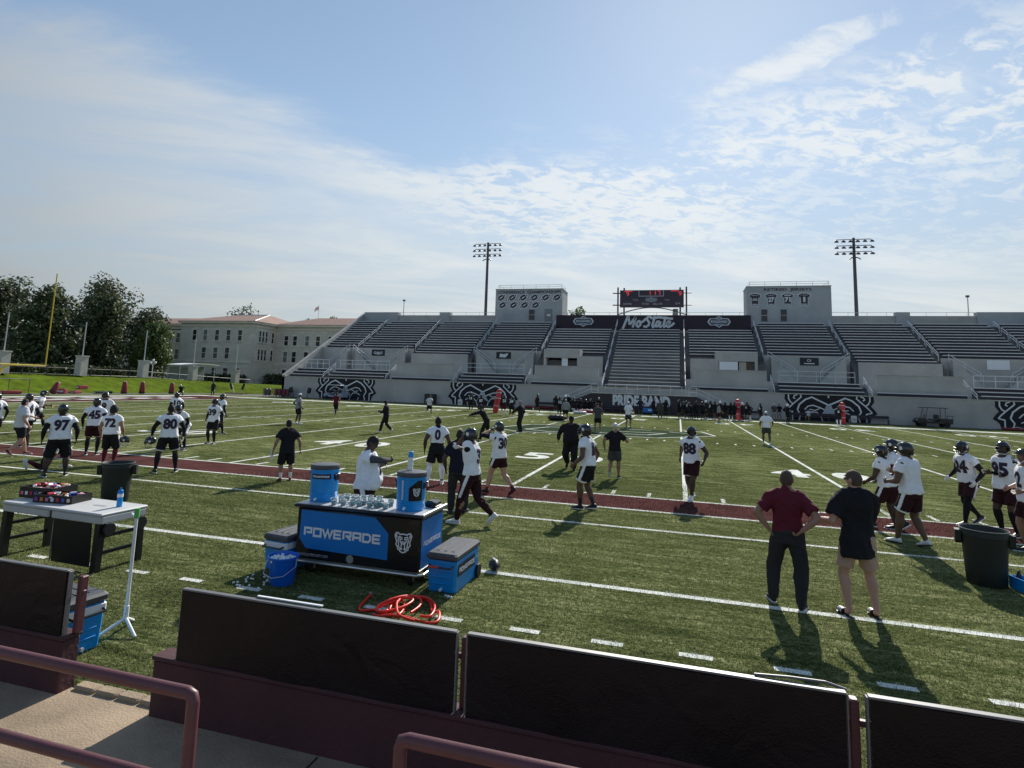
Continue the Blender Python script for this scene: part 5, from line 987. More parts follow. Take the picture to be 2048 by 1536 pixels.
# ------------------------------------------------------------------ people
from mathutils import noise as mnoise
def skin(name, c): return mat('skin_'+name, c, .5, vary=.10, scale=9, sss=.0)
SK = dict(dark=skin('dark', (.066, .036, .025)), brown=skin('brown', (.115, .060, .038)), tan=skin('tan', (.30, .165, .11)), light=skin('light', (.46, .27, .20)))
def cloth(name, c, r=.85, v=.10): return mat('cloth_'+name, c, r, vary=v, scale=7, bump=.25, bscale=90, spec=.2)
CW = cloth('white', (.84, .84, .87)); CB = cloth('black', (.016, .016, .019)); CM = cloth('maroon', (.115, .016, .028)); CMD = cloth('dark_maroon', (.036, .012, .015)); CG = cloth('grey', (.27, .275, .285)); CGD = cloth('dark_grey', (.065, .067, .072)); CN = cloth('navy', (.014, .014, .028)); CBLUE = cloth('blue', (.012, .05, .28)); CK = cloth('khaki', (.46, .31, .245)); CGREEN = cloth('green', (.04, .10, .03)); CGW = cloth('grey_white', (.60, .60, .63)); CPANT = cloth('charcoal', (.030, .030, .034))
HELM = mat('helmet_black', (.010, .010, .011), .16, vary=.1, coat=.7); MASK = mat('facemask_grey', (.05, .05, .055), .35, metal=.4); HAIRD = mat('hair_dark', (.012, .010, .010), .75, vary=.3, scale=40, bump=.6, bscale=120); HAIRB = mat('hair_blond', (.48, .38, .24), .6, vary=.3, scale=30, bump=.5, bscale=90); HAIRG = mat('hair_brown', (.075, .048, .034), .7, vary=.3, scale=40, bump=.5, bscale=120)
SHW = mat('shoe_white', (.70, .70, .70), .5, vary=.08); SHB = mat('shoe_black', (.014, .014, .015), .45, vary=.15); SHM = mat('shoe_maroon', (.14, .016, .02), .5); EYE = mat('eye_dark', (.01, .008, .008), .2); NUMD = mat('jersey_number_navy', (.030, .018, .045), .7); NUMW = mat('jersey_number_white', (.72, .72, .72), .7); LIP = mat('lip', (.10, .035, .03), .6)
def selli(c, rx, ry, a, b, n=16, p=2.4):
    out = []
    for k in range(n):
        t = 2*math.pi*k/n; ct, st = math.cos(t), math.sin(t); e = (abs(ct)**p+abs(st)**p)**(-1/p); out.append(c+rx*(a*ct*e)+ry*(b*st*e))
    return out
def ik(root, target, l1, l2, hint):
    d = target-root; D = d.length; m = (l1+l2)*.995
    if D > m: target = root+d*(m/D); d = target-root; D = m
    D = max(D, abs(l1-l2)+.02); u = d.normalized(); a = (l1*l1-l2*l2+D*D)/(2*D); h = math.sqrt(max(0, l1*l1-a*a)); v = hint-u*hint.dot(u)
    if v.length < 1e-4: v = u.orthogonal()
    return root+u*a+v.normalized()*h, target
def closed_tube(mb, pts, rad, n=12):
    """tube with rounded ends"""
    P = [Vector(p) for p in pts]; r = list(rad); d0 = (P[0]-P[1]).normalized(); d1 = (P[-1]-P[-2]).normalized()
    Q = [P[0]+d0*r[0]*.8, P[0]+d0*r[0]*.45]+P+[P[-1]+d1*r[-1]*.45, P[-1]+d1*r[-1]*.8]; mb.tube(Q, [r[0]*.35, r[0]*.85]+r+[r[-1]*.85, r[-1]*.35], n)
PENDING = []
def skeleton(P):
    H = P['H']; k = H/1.85; J = {}; g = P.get('bulk', 1.0)
    V = lambda p: Vector(p)*k
    feet = P.get('feet', [(-.14, 0, 0, 8, 0), (.14, .02, 0, -8, 0)])
    lean, sl, tw = R(P.get('lean', 3)), R(P.get('slean', 0)), R(P.get('twist', 0))
    hipz = (.522*1.85-P.get('drop', .02))*k; px, py = P.get('pel', (0, 0))
    pel = Vector((px*k, py*k, hipz)); hy = R(P.get('hipyaw', 0))
    hr = Vector((math.cos(hy), math.sin(hy), 0)); hf = Vector((-math.sin(hy), math.cos(hy), 0))
    up = Vector((math.sin(sl), math.sin(lean)*math.cos(sl), math.cos(lean)*math.cos(sl)))
    r = Vector((math.cos(tw+hy), math.sin(tw+hy), -math.sin(sl))).normalized(); r = (r-up*r.dot(up)).normalized(); f = up.cross(r)
    T = .300*H; chest = pel+up*T; J.update(pel=pel, up=up, r=r, f=f, hr=hr, hf=hf, T=T, k=k, chest=chest, g=g, H=H)
    sw = .104*H*(1+.40*(g-1)); hw_ = .050*H*(1+.3*(g-1))
    J['sh'] = [chest-r*sw-up*.034*H, chest+r*sw-up*.034*H]; J['hip'] = [pel-hr*hw_, pel+hr*hw_]
    J['knee'] = []; J['ank'] = []; J['foot'] = []
    for i, (fx, fy, fz, fyaw, fp) in enumerate(feet):
        pit = R(fp); a = V((fx, fy, fz))+Vector((0, 0, .043*H)); yw = R(fyaw); fd = Vector((-math.sin(yw), math.cos(yw), 0))
        if fp: a = a+Vector((0, 0, math.sin(pit)*.16*k))-fd*0.0
        kh = P.get('kneehint', [None, None])[i]; kn, a2 = ik(J['hip'][i], a, .248*H, .236*H, Vector(kh) if kh else fd+Vector(((-1 if i == 0 else 1)*.12, 0, 0)))
        J['knee'].append(kn); J['ank'].append(a2); J['foot'].append((fd, pit))
    hands = P.get('hands', [None, None]); J['elb'] = []; J['wri'] = []
    for i in (0, 1):
        s = -1 if i == 0 else 1; t = hands[i] if hands and hands[i] else (s*.30, .05, .93)
        eh = P.get('elbhint', [None, None])[i]; e, w2 = ik(J['sh'][i], V(t), .170*H, .146*H, Vector(eh) if eh else (r*s*.5-f+Vector((0,0,-.1)))); J['elb'].append(e); J['wri'].append(w2)
    hyw, hp = P.get('head', (0, 0)); hyw, hp = R(hyw), R(hp)
    nk = chest+up*.030*H; M = Matrix.Rotation(hyw, 3, 'Z'); hfw = (M @ f); hfw = Vector((hfw.x, hfw.y, hfw.z*.3)).normalized(); hrr = hfw.cross(Vector((0,0,1))).normalized(); hfw = (Matrix.Rotation(hp, 3, hrr) @ hfw).normalized(); hu = hrr.cross(hfw).normalized()
    if hu.z < 0: hu = -hu
    J['neck'] = nk; J['hc'] = nk+(up*.4+hu*.6).normalized()*.072*H+hfw*.010*H; J['hr'], J['hf'], J['hu'] = hrr, hfw, hu
    return J
TORSO = [(-.17, .070, .058), (-.08, .092, .068), (.02, .097, .070), (.22, .090, .064), (.42, .086, .062), (.62, .096, .066), (.80, .104, .068), (.90, .103, .060), (.99, .086, .050), (1.06, .055, .040), (1.12, .040, .036)]
def torso_rings(J, add=0.0, s0=-1, s1=2, belly=0.0, flare=0.0, shw=1.0):
    rl = []; H, g = J['H'], J['g']
    ss = [q[0] for q in TORSO]; tab = [q for q in TORSO if s0+.02 < q[0] < s1-.02]
    for e in (s0, s1):
        if ss[0] <= e <= ss[-1]: tab.append((e, float(np.interp(e, ss, [q[1] for q in TORSO])), float(np.interp(e, ss, [q[2] for q in TORSO]))))
    if -.9 < s0 < ss[0]: tab = [(q[0], max(q[1], .092), max(q[2], .066)) if q[0] < .02 else q for q in tab]+[(s0, .090, .066)]
    for s, a, b in sorted(tab):
        gg = 1+(g-1)*(1.0 if s < .75 else .6); bl = belly*math.exp(-((s-.25)/.33)**2)
        q = max(0, (.35-s)); a2 = a*H*gg+add+flare*q; b2 = b*H*gg+add+flare*q*.8+bl*.5
        if s > .75: a2 *= shw
        t = min(1, max(0, s/.35)); rr = (J['hr']*(1-t)+J['r']*t).normalized(); ff = J['up'].cross(rr).normalized()
        rl.append(selli(J['pel']+J['up']*(s*J['T'])+ff*(bl*.5+.004*J['H']), rr, ff, a2, b2))
    return rl
def head_mesh(mb, J, mi=0):
    H = J['H']; c = J['hc']; n = 18; rl = []
    for i in range(13):
        v = -1+2*i/12; z = v*.068*H; rr = math.sqrt(max(.0, 1-(v*.985)**2)); wj = .82+.18*max(0, min(1, (v+.75)/.6)); dj = .93+.07*max(0, min(1, (v+.7)/.5)); ring = []
        for k in range(n):
            t = 2*math.pi*k/n; x = math.cos(t)*.0425*H*rr*wj; y = math.sin(t)*.0545*H*rr*dj
            if math.sin(t) > .95 and -.45 < v < .05: y += .009*H*(1-abs(v+.28)/.35 if abs(v+.28) < .35 else 0)      # nose
            if .55 < math.sin(t) < .93 and abs(v-.05) < .12: y -= .004*H                                             # eye sockets
            if math.sin(t) > .6 and v < -.62: y += .010*H                                                            # chin
            ring.append(c+J['hr']*x+J['hf']*y+J['hu']*z)
        rl.append(ring)
    mb.rings(rl, mi)
def face_parts(o, J, sk):
    H, c = J['H'], J['hc']
    for s in (-1, 1):
        e = c+J['hr']*(s*.043*H)-J['hf']*.004*H-J['hu']*.006*H; mb = MB(); mb.rings([selli(e+J['hr']*(s*d*H), J['hf'], J['hu'], a*H, b*H, 8, 2) for d, a, b in ((-.004,.011,.017),(.003,.012,.019),(.007,.008,.014))]); mb.build('ear', sk, o, smooth=60)
        p = c+J['hr']*(s*.017*H)+J['hf']*.0475*H+J['hu']*.004*H; mb = MB(); mb.rings([selli(p+J['hf']*(d*H), J['hr'], J['hu'], a*H, a*.6*H, 8, 2) for d, a in ((-.006,.006),(.0,.0065),(.002,.002))]); mb.build('eye', EYE, o, smooth=60)
    p = c+J['hf']*.050*H-J['hu']*.036*H; mb = MB(); mb.rings([selli(p+J['hf']*(d*H), J['hr'], J['hu'], a*H, .0035*H, 8, 2) for d, a in ((-.008,.014),(.0,.014),(.002,.010))]); mb.build('mouth', LIP, o, smooth=60)
def hand_mesh(mb, J, i, mi, curl=.6, fist=False):
    """palm, four fingers of unequal length and a thumb from the side of the palm"""
    k = J['k']; w = J['wri'][i]; d = (w-J['elb'][i]).normalized(); s = -1 if i == 0 else 1
    inward = J['r']*(-s); side = inward-d*inward.dot(d)
    if side.length < .2: side = J['f']-d*J['f'].dot(d)
    side.normalize(); fw = d.cross(side)*(1 if i == 0 else -1)                     # palm normal = side (towards the body), fw = thumb side
    if fw.dot(J['f']+Vector((0,0,.3))) < 0: fw = -fw
    def rg(p, a, b): return selli(p, fw, side, a*k, b*k, 8, 2.6)
    mb.rings([rg(w-d*.01*k, .026, .020), rg(w+d*.02*k, .034, .017), rg(w+d*.06*k, .042, .016), rg(w+d*.092*k, .040, .013)], mi)
    cu = 1.25 if fist else curl
    for j, (o, L) in enumerate(((.030,.072),(.010,.082),(-.011,.076),(-.030,.060))):
        p = w+d*.088*k+fw*o*k; dr = d.copy(); pts = [p]; 
        for seg, sh in ((.45,.55),(.32,.95),(.23,.8)): dr = (Matrix.Rotation(cu*sh*(1 if True else 1), 3, fw.cross(Vector((0,0,0))) if False else d.cross(side)) @ dr).normalized(); p = p+dr*L*seg*k; pts.append(p)
        mb.tube(pts, [.0098*k,.0092*k,.0085*k,.0065*k], 5, mi)
    p = w+d*.030*k+fw*.034*k; t1 = (fw*.75+d*.6+side*.25).normalized(); q = p+t1*.035*k; t2 = (d*.85+fw*.25+side*.5).normalized(); mb.tube([p-t1*.012*k, p, q, q+t2*.030*k], [.012*k,.0125*k,.0105*k,.0075*k], 5, mi)
def shoe(J, i, mats, name, parent, slide=False):
    k = J['k']; fd, pit = J['foot'][i]; a = J['ank'][i]; sd = Vector((fd.y, -fd.x, 0)); heel = a-fd*.058*k; base = a.z-.043*J['H']
    if pit: fd2 = (fd*math.cos(pit)-Vector((0,0,math.sin(pit)))).normalized()
    else: fd2 = fd
    un = sd.cross(fd2).normalized(); un = un if un.z > 0 else -un; o = Vector((a.x, a.y, a.z))-un*.078*k-fd2*.062*k
    mb = MB()
    if slide:
        for (L0, L1, t0, t1, mi) in ((0,.285,0,.022,1),): mb.rings([selli(o+fd2*(x*k)+un*(.011*k), sd, un, wd*k, .011*k, 12, 4) for x, wd in ((0,.018),(.012,.033),(.08,.036),(.18,.048),(.25,.044),(.283,.02))], 1)
        mb.rings([selli(o+fd2*(x*k)+un*(.045*k), sd, un, .050*k, hh*k, 12, 2.2) for x, hh in ((.14,.036),(.145,.040),(.235,.032),(.24,.028))], 0)
        for x in (.16, .19, .22): mb.rings([selli(o+fd2*(x*k)+un*(.0465*k), sd, un, .051*k, .037*k, 12, 2.2), selli(o+fd2*((x+.012)*k)+un*(.0465*k), sd, un, .051*k, .0365*k, 12, 2.2)], 2)
    else:
        mb.rings([selli(o+fd2*(x*k)+un*(z*k), sd, un, wd*k, h*k, 12, 2.6) for x, wd, z, h in ((-.004,.018,.045,.025),(.010,.034,.056,.040),(.055,.037,.066,.050),(.10,.038,.060,.044),(.15,.043,.048,.032),(.21,.046,.040,.024),(.255,.038,.034,.018),(.278,.016,.028,.010))], 0)
        mb.rings([selli(o+fd2*(x*k)+un*(.010*k), sd, un, wd*k, .012*k, 12, 4) for x, wd in ((-.012,.020),(.004,.036),(.08,.038),(.18,.048),(.25,.043),(.286,.018))], 1)
    return mb.build(name, mats, parent, smooth=45)
def helmet(J, parent, P):
    k = J['k']; c = J['hc']+J['hu']*.012*k+J['hf']*(-.002*k); A, B, C = .118*k, .148*k, .134*k; e = empty('helmet', (0,0,0)); e.parent = parent
    L = lambda x, y, z: c+J['hr']*x+J['hf']*y+J['hu']*z
    b = MB(); n, m = 28, 16; idx = {}; vs = []
    for i in range(m+1):
        v = -.82+1.82*i/m; z = v if v < 1 else 1; rr = math.sqrt(max(0, 1-min(1, abs(z))**2.3)) if z > 0 else math.sqrt(max(0, 1-(abs(z)*.78)**2.6))
        for j in range(n):
            t = 2*math.pi*j/n; x, y = math.cos(t)*rr*A, math.sin(t)*rr*B
            if y > 0 and z < .15: y *= .97
            vs.append(L(x, y, z*C)); idx[(i, j)] = len(vs)-1
    fs = []
    for i in range(m):
        v = -.82+1.82*(i+.5)/m
        for j in range(n):
            sy = math.sin(2*math.pi*(j+.5)/n)
            if sy > .42 and v < .30: continue
            if sy > .05 and v < -.62: continue
            fs.append((idx[(i,j)], idx[(i,(j+1) % n)], idx[(i+1,(j+1) % n)], idx[(i+1,j)]))
    b.add(vs, fs); me = b.mesh('shell', P.get('helmcol', HELM), 60); o = link('shell', me, e); sm = o.modifiers.new('t', 'SOLIDIFY'); sm.thickness = .012*k; sm.offset = -1
    b = MB()
    for z, r_, bow in ((.02, .9, .165), (-.045, .94, .185), (-.095, .80, .175)):
        b.tube([L(math.sin(t)*A*1.0*r_, (.45*B+(bow*k-.45*B)*math.cos(t)**.7) if abs(t) < 1.5 else .4*B, z*k) for t in [-1.45+2.9*q/10 for q in range(11)]], .0055*k, 5)
    for s in (-.028, .028): b.tube([L(s*k, .163*k, .022*k), L(s*k, .185*k, -.045*k), L(s*k*.8, .172*k, -.098*k)], .0055*k, 5)
    b.build('face_mask', MASK, e)
    b = MB(); 
    for s in (-1, 1): b.add([L(s*(A+.002*k), y*k, z*k) for y, z in ((-.030,.0),(-.015,.045),(.02,.055),(.035,.02),(.02,-.02))], [(0,1,2,3,4)])
    b.build('decal', GLOSSW, e)
    b = MB(); b.tube([L(-A*.93, .04*k, -.06*k), L(-.05*k, .085*k, -.118*k), L(.05*k, .085*k, -.118*k), L(A*.93, .04*k, -.06*k)], .010*k, 6); b.build('chin_strap', GLOSSW, e)
    return e
def hair(J, parent, kind, m):
    k = J['k']; c = J['hc']; L = lambda x, y, z: c+J['hr']*x+J['hf']*y+J['hu']*z; H = J['H']; b = MB(); n, mm = 20, 9; add = dict(short=.006, afro=.045, bun=.012, fade=.003)[kind]*k; vs = []; fs = []
    for i in range(mm+1):
        v = -.55+1.55*i/mm
        for j in range(n):
            t = 2*math.pi*j/n; st = math.sin(t); vv = max(v, .30 if st > .35 else (-.05 if st > -.1 else v)); rr = math.sqrt(max(0, 1-min(1, abs(vv))**2)); jit = 1+.05*mnoise.noise(Vector((math.cos(t)*3, st*3, v*4)))
            vs.append(L(math.cos(t)*(.0425*H*rr+add*max(rr,.3))*jit, st*(.0545*H*rr+add*max(rr,.3))*jit, vv*(.068*H+add)))
    for i in range(mm):
        for j in range(n): fs.append((i*n+j, i*n+(j+1) % n, (i+1)*n+(j+1) % n, (i+1)*n+j))
    b.add(vs, fs); 
    if kind == 'bun': b.tube([L(0,-.055*H,.02*H), L(0,-.075*H,.0), L(0,-.07*H,-.05*H), L(0,-.055*H,-.09*H)], [.02*H,.024*H,.018*H,.008*H], 8)
    b.build('hair', m, parent, smooth=80)
def cap(J, parent, m, back=False):
    k = J['k']; c = J['hc']+J['hu']*.012*k; L = lambda x, y, z: c+J['hr']*x+J['hf']*y+J['hu']*z; b = MB(); rl = []
    for z, q in ((.010,1.10),(.045,1.08),(.085,.92),(.112,.62),(.126,.2)): rl.append([L(math.cos(t)*.082*k*q, math.sin(t)*.104*k*q, z*k) for t in [2*math.pi*j/18 for j in range(18)]])
    b.rings(rl); e = b.build('cap', m, parent, smooth=60); s = -1 if back else 1; b = MB(); b.rings([[L(x*k, s*(y)*k, (z+dz)*k) for x, y, z in ((-.07,.085,.022),(-.05,.15,.016),(0,.178,.014),(.05,.15,.016),(.07,.085,.022))] for dz in (0, .007)]); b.build('brim', m, e, fixn=True)
def person(X, Y, rel, label, **P):
    vy = math.atan2(-(X-CAM[0]), Y-CAM[1]); P.setdefault('H', 1.85); J = skeleton(P); H, k, g = J['H'], J['k'], J['g']
    dist = math.hypot(X-CAM[0], Y-CAM[1]); vox = .0125 if dist < 12.5 else .0165 if dist < 20 else .021 if dist < 32 else .034
    o = tag(empty('person', (X, Y, P.get('z', 0)), vy+R(rel)), label, 'person', P.get('group'))
    sk = SK[P.get('skin', 'dark')]; far = vox > .03
    body = MB(); body.rings(torso_rings(J)); closed_tube(body, [J['chest']-J['up']*.01*H, J['neck'], J['hc']-J['hu']*.03*H], [.040*H, .034*H, .030*H]); head_mesh(body, J)
    for i in (0, 1):
        sh, el, wr = J['sh'][i], J['elb'][i], J['wri'][i]; q = .6+.4*g
        closed_tube(body, [sh, sh.lerp(el, .35), sh.lerp(el, .75), el], [.038*H*q, .036*H*q, .030*H*q, .0265*H*q]); closed_tube(body, [el, el.lerp(wr, .25), el.lerp(wr, .7), wr], [.0265*H*q, .0285*H*q, .0215*H, .0165*H])
        hp, kn, an = J['hip'][i], J['knee'][i], J['ank'][i]; closed_tube(body, [hp+Vector((0,0,-.01*H)), hp.lerp(kn, .3), hp.lerp(kn, .75), kn], [.056*H*q, .054*H*q, .042*H*q, .035*H*q]); bk_ = (an-kn).normalized().cross(J['hr']).normalized()*.006*H
        closed_tube(body, [kn, kn.lerp(an, .28)+bk_*(-1 if bk_.y > 0 else 1), kn.lerp(an, .62), an], [.035*H*q, .040*H*q, .029*H*q, .0205*H]); fd = J['foot'][i][0]; closed_tube(body, [an, an+fd*.05*k-Vector((0,0,.025*k))], [.020*H, .018*H])
    for i in (0, 1): closed_tube(body, [J['neck']+J['up']*.006*H, J['neck'].lerp(J['sh'][i], .5)+J['up']*.004*H, J['sh'][i]+J['up']*.006*H], [.026*H, .030*H, .028*H])
    pieces = [('body', body)]
    top = P.get('top', 'jersey'); tb = None
    if top:
        tb = MB(); add = dict(jersey=.020, tee=.020, polo=.022, hoodie=.030)[top]*k+P.get('loose', 0)*k; s0 = P.get('hem', -.08); tb.rings(torso_rings(J, add, s0, 1.03, P.get('belly', 0)*k, P.get('flare', .03)*k, 1.04 if top == 'jersey' else 1.0))
        for i in (0, 1): closed_tube(tb, [J['neck'].lerp(J['sh'][i], .22)-J['up']*.006*H, J['neck'].lerp(J['sh'][i], .55)+J['up']*.002*H, J['sh'][i]+J['up']*.006*H], [.026*H+add*.8, .031*H+add*.8, .030*H+add*.8])
        sl = dict(jersey=.42, tee=.62, polo=.66, hoodie=2)[top]; sl = P.get('sleeve', sl)
        for i in (0, 1):
            sh, el, wr = J['sh'][i], J['elb'][i], J['wri'][i]; q = .6+.4*g; a = add*1.0
            if sl < 1.01: e = sh.lerp(el, sl); d = (e-sh).normalized(); tb.tube([sh-d*.026*H, sh-d*.014*H, sh+d*.01*H, sh.lerp(e, .6), e], [.012*H, .030*H+a*.5, .038*H*q+a*.8, .038*H*q+a, .037*H*q+a*1.2], 14)
            else: closed_tube(tb, [sh, sh.lerp(el, .5), el, el.lerp(wr, .5), el.lerp(wr, .93)], [.040*H*q+a*.8, .035*H*q+a*.8, .029*H*q+a*.7, .027*H*q+a*.6, .021*H*q+a*.6])
        if top in ('polo', 'hoodie'): n_ = J['neck']; closed_tube(tb, [J['chest']-J['up']*.02*H, n_-J['up']*.002*H], [.05*H, .041*H])
        pieces.append((dict(jersey='jersey', tee='shirt', polo='polo_shirt', hoodie='jacket')[top], tb))
    leg = P.get('legs', 'shorts'); lb = MB(); add = P.get('ladd', .014)*k
    lb.rings(torso_rings(J, add, -.2, .20, P.get('belly', 0)*k*.7)); end = dict(shorts=.78, long=1.02, short=.55, pants=9, tights=9)[leg]
    for i in (0, 1):
        hp, kn, an = J['hip'][i], J['knee'][i], J['ank'][i]; q = .6+.4*g; z0 = hp+Vector((0,0,.01*H)); fl = .016*k if leg in ('shorts', 'long', 'short') else 0
        if end < 2: e = hp.lerp(kn, min(end, 1)); closed_tube(lb, [z0, hp.lerp(e, .35), hp.lerp(e, .8)], [.058*H*q+add, .056*H*q+add+fl*.4, .048*H*q+add+fl]); lb.tube([hp.lerp(e, .7), e, e], [.050*H*q+add+fl*.8, .045*H*q+add+fl*1.4, .02*H], 14)
        else: ex = .007*k if leg == 'pants' else -.006*k; closed_tube(lb, [z0, hp.lerp(kn, .35), kn, kn.lerp(an, .3), kn.lerp(an, .7), kn.lerp(an, .95)], [.058*H*q+add, .056*H*q+add*.8, .040*H*q+add+ex, .042*H*q+add*.6+ex, .034*H*q+add*.6+ex*1.6, .028*H*q+add*.5+ex*1.8])
    pieces.append(('trousers' if leg in ('pants', 'tights') else 'shorts', lb))
    tmp = []
    for nm, mb in pieces:
        me = mb.mesh('t', sk); ob = bpy.data.objects.new('t', me); COL.objects.link(ob); m1 = ob.modifiers.new('r', 'REMESH'); m1.mode = 'VOXEL'; m1.voxel_size = vox*(1 if nm == 'body' else .95); m2 = ob.modifiers.new('s', 'SMOOTH'); m2.factor = .5; m2.iterations = 3 if not far else 1; tmp.append((nm, ob))
    PENDING.append((o, J, P, tmp, sk, far)); return o
def seg_param(C, a, b):
    a = np.array(a); d = np.array(b)-a; t = np.clip(((C-a)@d)/(d@d), 0, 1); return np.linalg.norm(C-(a+t[:, None]*d), axis=1), t
def finish_people():
    dg = bpy.context.evaluated_depsgraph_get()
    for o, J, P, tmp, sk, far in PENDING:
        H, k = J['H'], J['k']
        for nm, ob in tmp:
            me = bpy.data.meshes.new_from_object(ob.evaluated_get(dg)); raw = ob.data; bpy.data.objects.remove(ob); bpy.data.meshes.remove(raw); me.name = nm
            nv = len(me.vertices); co = np.empty(nv*3); me.vertices.foreach_get('co', co); co = co.reshape(-1, 3)
            if nm != 'body' and not far:                                    # cloth folds
                no = np.empty(nv*3); me.vertices.foreach_get('normal', no); no = no.reshape(-1, 3); sd_ = P.get('seed', 0)*7.3+o.location.x
                am = .017 if nm in ('jersey', 'shirt', 'polo_shirt', 'jacket') else .013
                am *= 1.2 if math.hypot(o.location.x-CAM[0], o.location.y-CAM[1]) < 11 else 1.0
                d = np.array([mnoise.noise(Vector((p[0]*8+sd_+p[2]*2, p[1]*8, p[2]*4)))+.55*mnoise.noise(Vector((p[0]*16+p[2]*12, p[1]*16, p[2]*14+sd_))) for p in co]); co = co+no*(d*am*k)[:, None]; me.vertices.foreach_set('co', co.ravel())
            me.polygons.foreach_set('use_smooth', [True]*len(me.polygons)); C = np.empty(len(me.polygons)*3); me.polygons.foreach_get('center', C); C = C.reshape(-1, 3); N_ = np.empty(len(C)*3); me.polygons.foreach_get('normal', N_); N_ = N_.reshape(-1, 3); me.materials.clear(); idx = np.zeros(len(C), int)
            if nm == 'body':
                ms = [sk, P.get('arms') or sk, P.get('calf') or sk, P.get('sock') or P.get('calf') or sk, P.get('thigh') or sk, P.get('under') or sk]
                D = []; T = []
                for i in (0, 1):
                    for a, b in ((J['sh'][i], J['elb'][i]), (J['elb'][i], J['wri'][i]), (J['hip'][i], J['knee'][i]), (J['knee'][i], J['ank'][i])): d, t = seg_param(C, a, b); D.append(d); T.append(t)
                d, t = seg_param(C, J['pel'], J['chest']); D.append(d-.06*H); d, t = seg_param(C, J['neck'], J['hc']); D.append(d-.03*H)
                near = np.argmin(np.array(D), axis=0)
                for i in (0, 4):
                    idx[near == i] = 1 if P.get('arms') and P.get('armsleeve', 'full') in ('full', 'upper') else 0; idx[near == i+1] = 1 if P.get('arms') and P.get('armsleeve', 'full') == 'full' else 0
                    idx[near == i+2] = 4; sel = near == i+3; idx[sel] = 2; idx[sel & (T[i+3] > P.get('socktop', .62))] = 3
                idx[near == 8] = 5
            elif nm == 'shorts' or nm == 'trousers':
                ms = [P.get('lmat', CB), P.get('stripe') or P.get('lmat', CB), P.get('cuff') or P.get('lmat', CB)]
                for i, s in ((0, -1), (1, 1)):
                    a, b = np.array(J['hip'][i]), np.array(J['knee'][i]); d, t = seg_param(C, a, b); ax = (b-a)/np.linalg.norm(b-a); rel = C-a; rad = rel-np.outer(rel@ax, ax); rad /= (np.linalg.norm(rad, axis=1)[:, None]+1e-9); hr = np.array(J['hr'])*s; fr = np.array(J['hf']); ang = np.arctan2(rad@fr, rad@hr)
                    on = ((C-np.array(J['pel']))@np.array(J['hr']))*s > .035*H; w_ = .24 if P.get('stripe') else -1
                    if nm == 'trousers': d2, t2 = seg_param(C, b, np.array(J['ank'][i])); use = d2 < d
                    else: use = np.zeros(len(C), bool)
                    idx[on & ~use & (np.abs(ang) < w_) & (C[:, 2] < J['pel'].z+.02*H)] = 1
                    if P.get('cuff'): idx[(t > P.get('cufft', .70)) & (d < .12*H) & on] = 2
            else:
                ms = [P.get('tmat', CW)]
                if P.get('tunder'): ms.append(P['tunder'])
            for m in ms: me.materials.append(m)
            if len(ms) > 1: me.polygons.foreach_set('material_index', idx.astype(np.int32))
            ch = link(nm, me, o)
            if nm == 'body':
                gl = P.get('gloves')
                for i in (0, 1): hb_ = MB(); hand_mesh(hb_, J, i, 0, P.get('curl', .45), P.get('fist', [0,0])[i]); hb_.build('glove' if gl else 'hand', gl or sk, o, smooth=60)
                if not P.get('helm') and not far: face_parts(o, J, sk)
            if nm == 'jersey' and P.get('num') is not None:
                bv = BVHTree.FromPolygons([tuple(p) for p in co], [tuple(p.vertices) for p in me.polygons]); cuts = .03
                for sd, sgn in (('b', -1), ('f', 1)):
                    if sd not in P.get('numside', 'b'): continue
                    c0 = J['pel']+J['up']*(J['T']*(.62 if P.get('hem', 0) < .2 else .70)); 
                    def pl(u, v, off, c0=c0, sgn=sgn):
                        p = c0+J['r']*(-u*sgn)+J['up']*v; q = p+J['f']*(sgn*.6); h = bv.ray_cast(q, J['f']*(-sgn)); return (h[0]+J['f']*(sgn*.007)) if h[0] is not None else p+J['f']*(sgn*.15)
                    nb = MB(); nn = str(P['num']); hh = P.get('numh', .285)*k; put_text(nb, nn, .3, pl, 0, 0, fit=((.16 if len(nn) == 1 else .335)*k, hh), bold=.016, cuts=cuts); nb.build('number', P.get('numcol', NUMD), ch)
        sm = P.get('shoes', (SHB, SHW)); sm = list(sm)+[GLOSSW]
        for i in (0, 1): shoe(J, i, sm, 'sandal' if P.get('slide') else 'shoe', o, P.get('slide', False))
        if P.get('helm'): helmet(J, o, P)
        if P.get('hair'): hair(J, o, P['hair'][0], P['hair'][1])
        if P.get('cap'): cap(J, o, P['cap'], P.get('capback', False))
        if P.get('shades'):
            b = MB(); c = J['hc']; L = lambda x, y, z: c+J['hr']*x*k+J['hf']*y*k+J['hu']*z*k
            for s in (-1, 1): b.rings([selli(L(s*.033, y, .008), J['hr'], J['hu'], w_*k, w_*.72*k, 10, 3) for y, w_ in ((.088,.024),(.098,.026),(.102,.022))]); b.tube([L(s*.06,.10,.012), L(s*.084,.04,.012), L(s*.083,-.005,.008)], .004*k, 5)
            b.build('sunglasses', EYE, o)
        if P.get('belt'): b = MB(); rl = torso_rings(J, P.get('ladd', .014)*k+.004, .20, .23); s = .125; ff = J['hf']; b.rings([selli(J['pel']+J['up']*(s+d)*J['T']+ff*.007, J['hr'], ff, .0935*H*(J['g'])+.024*k, .067*H*J['g']+.024*k) for d in (-.05, .05)]); b.build('belt', P['belt'], o)
        if P.get('held'): P['held'](o, J, k)
    PENDING.clear()
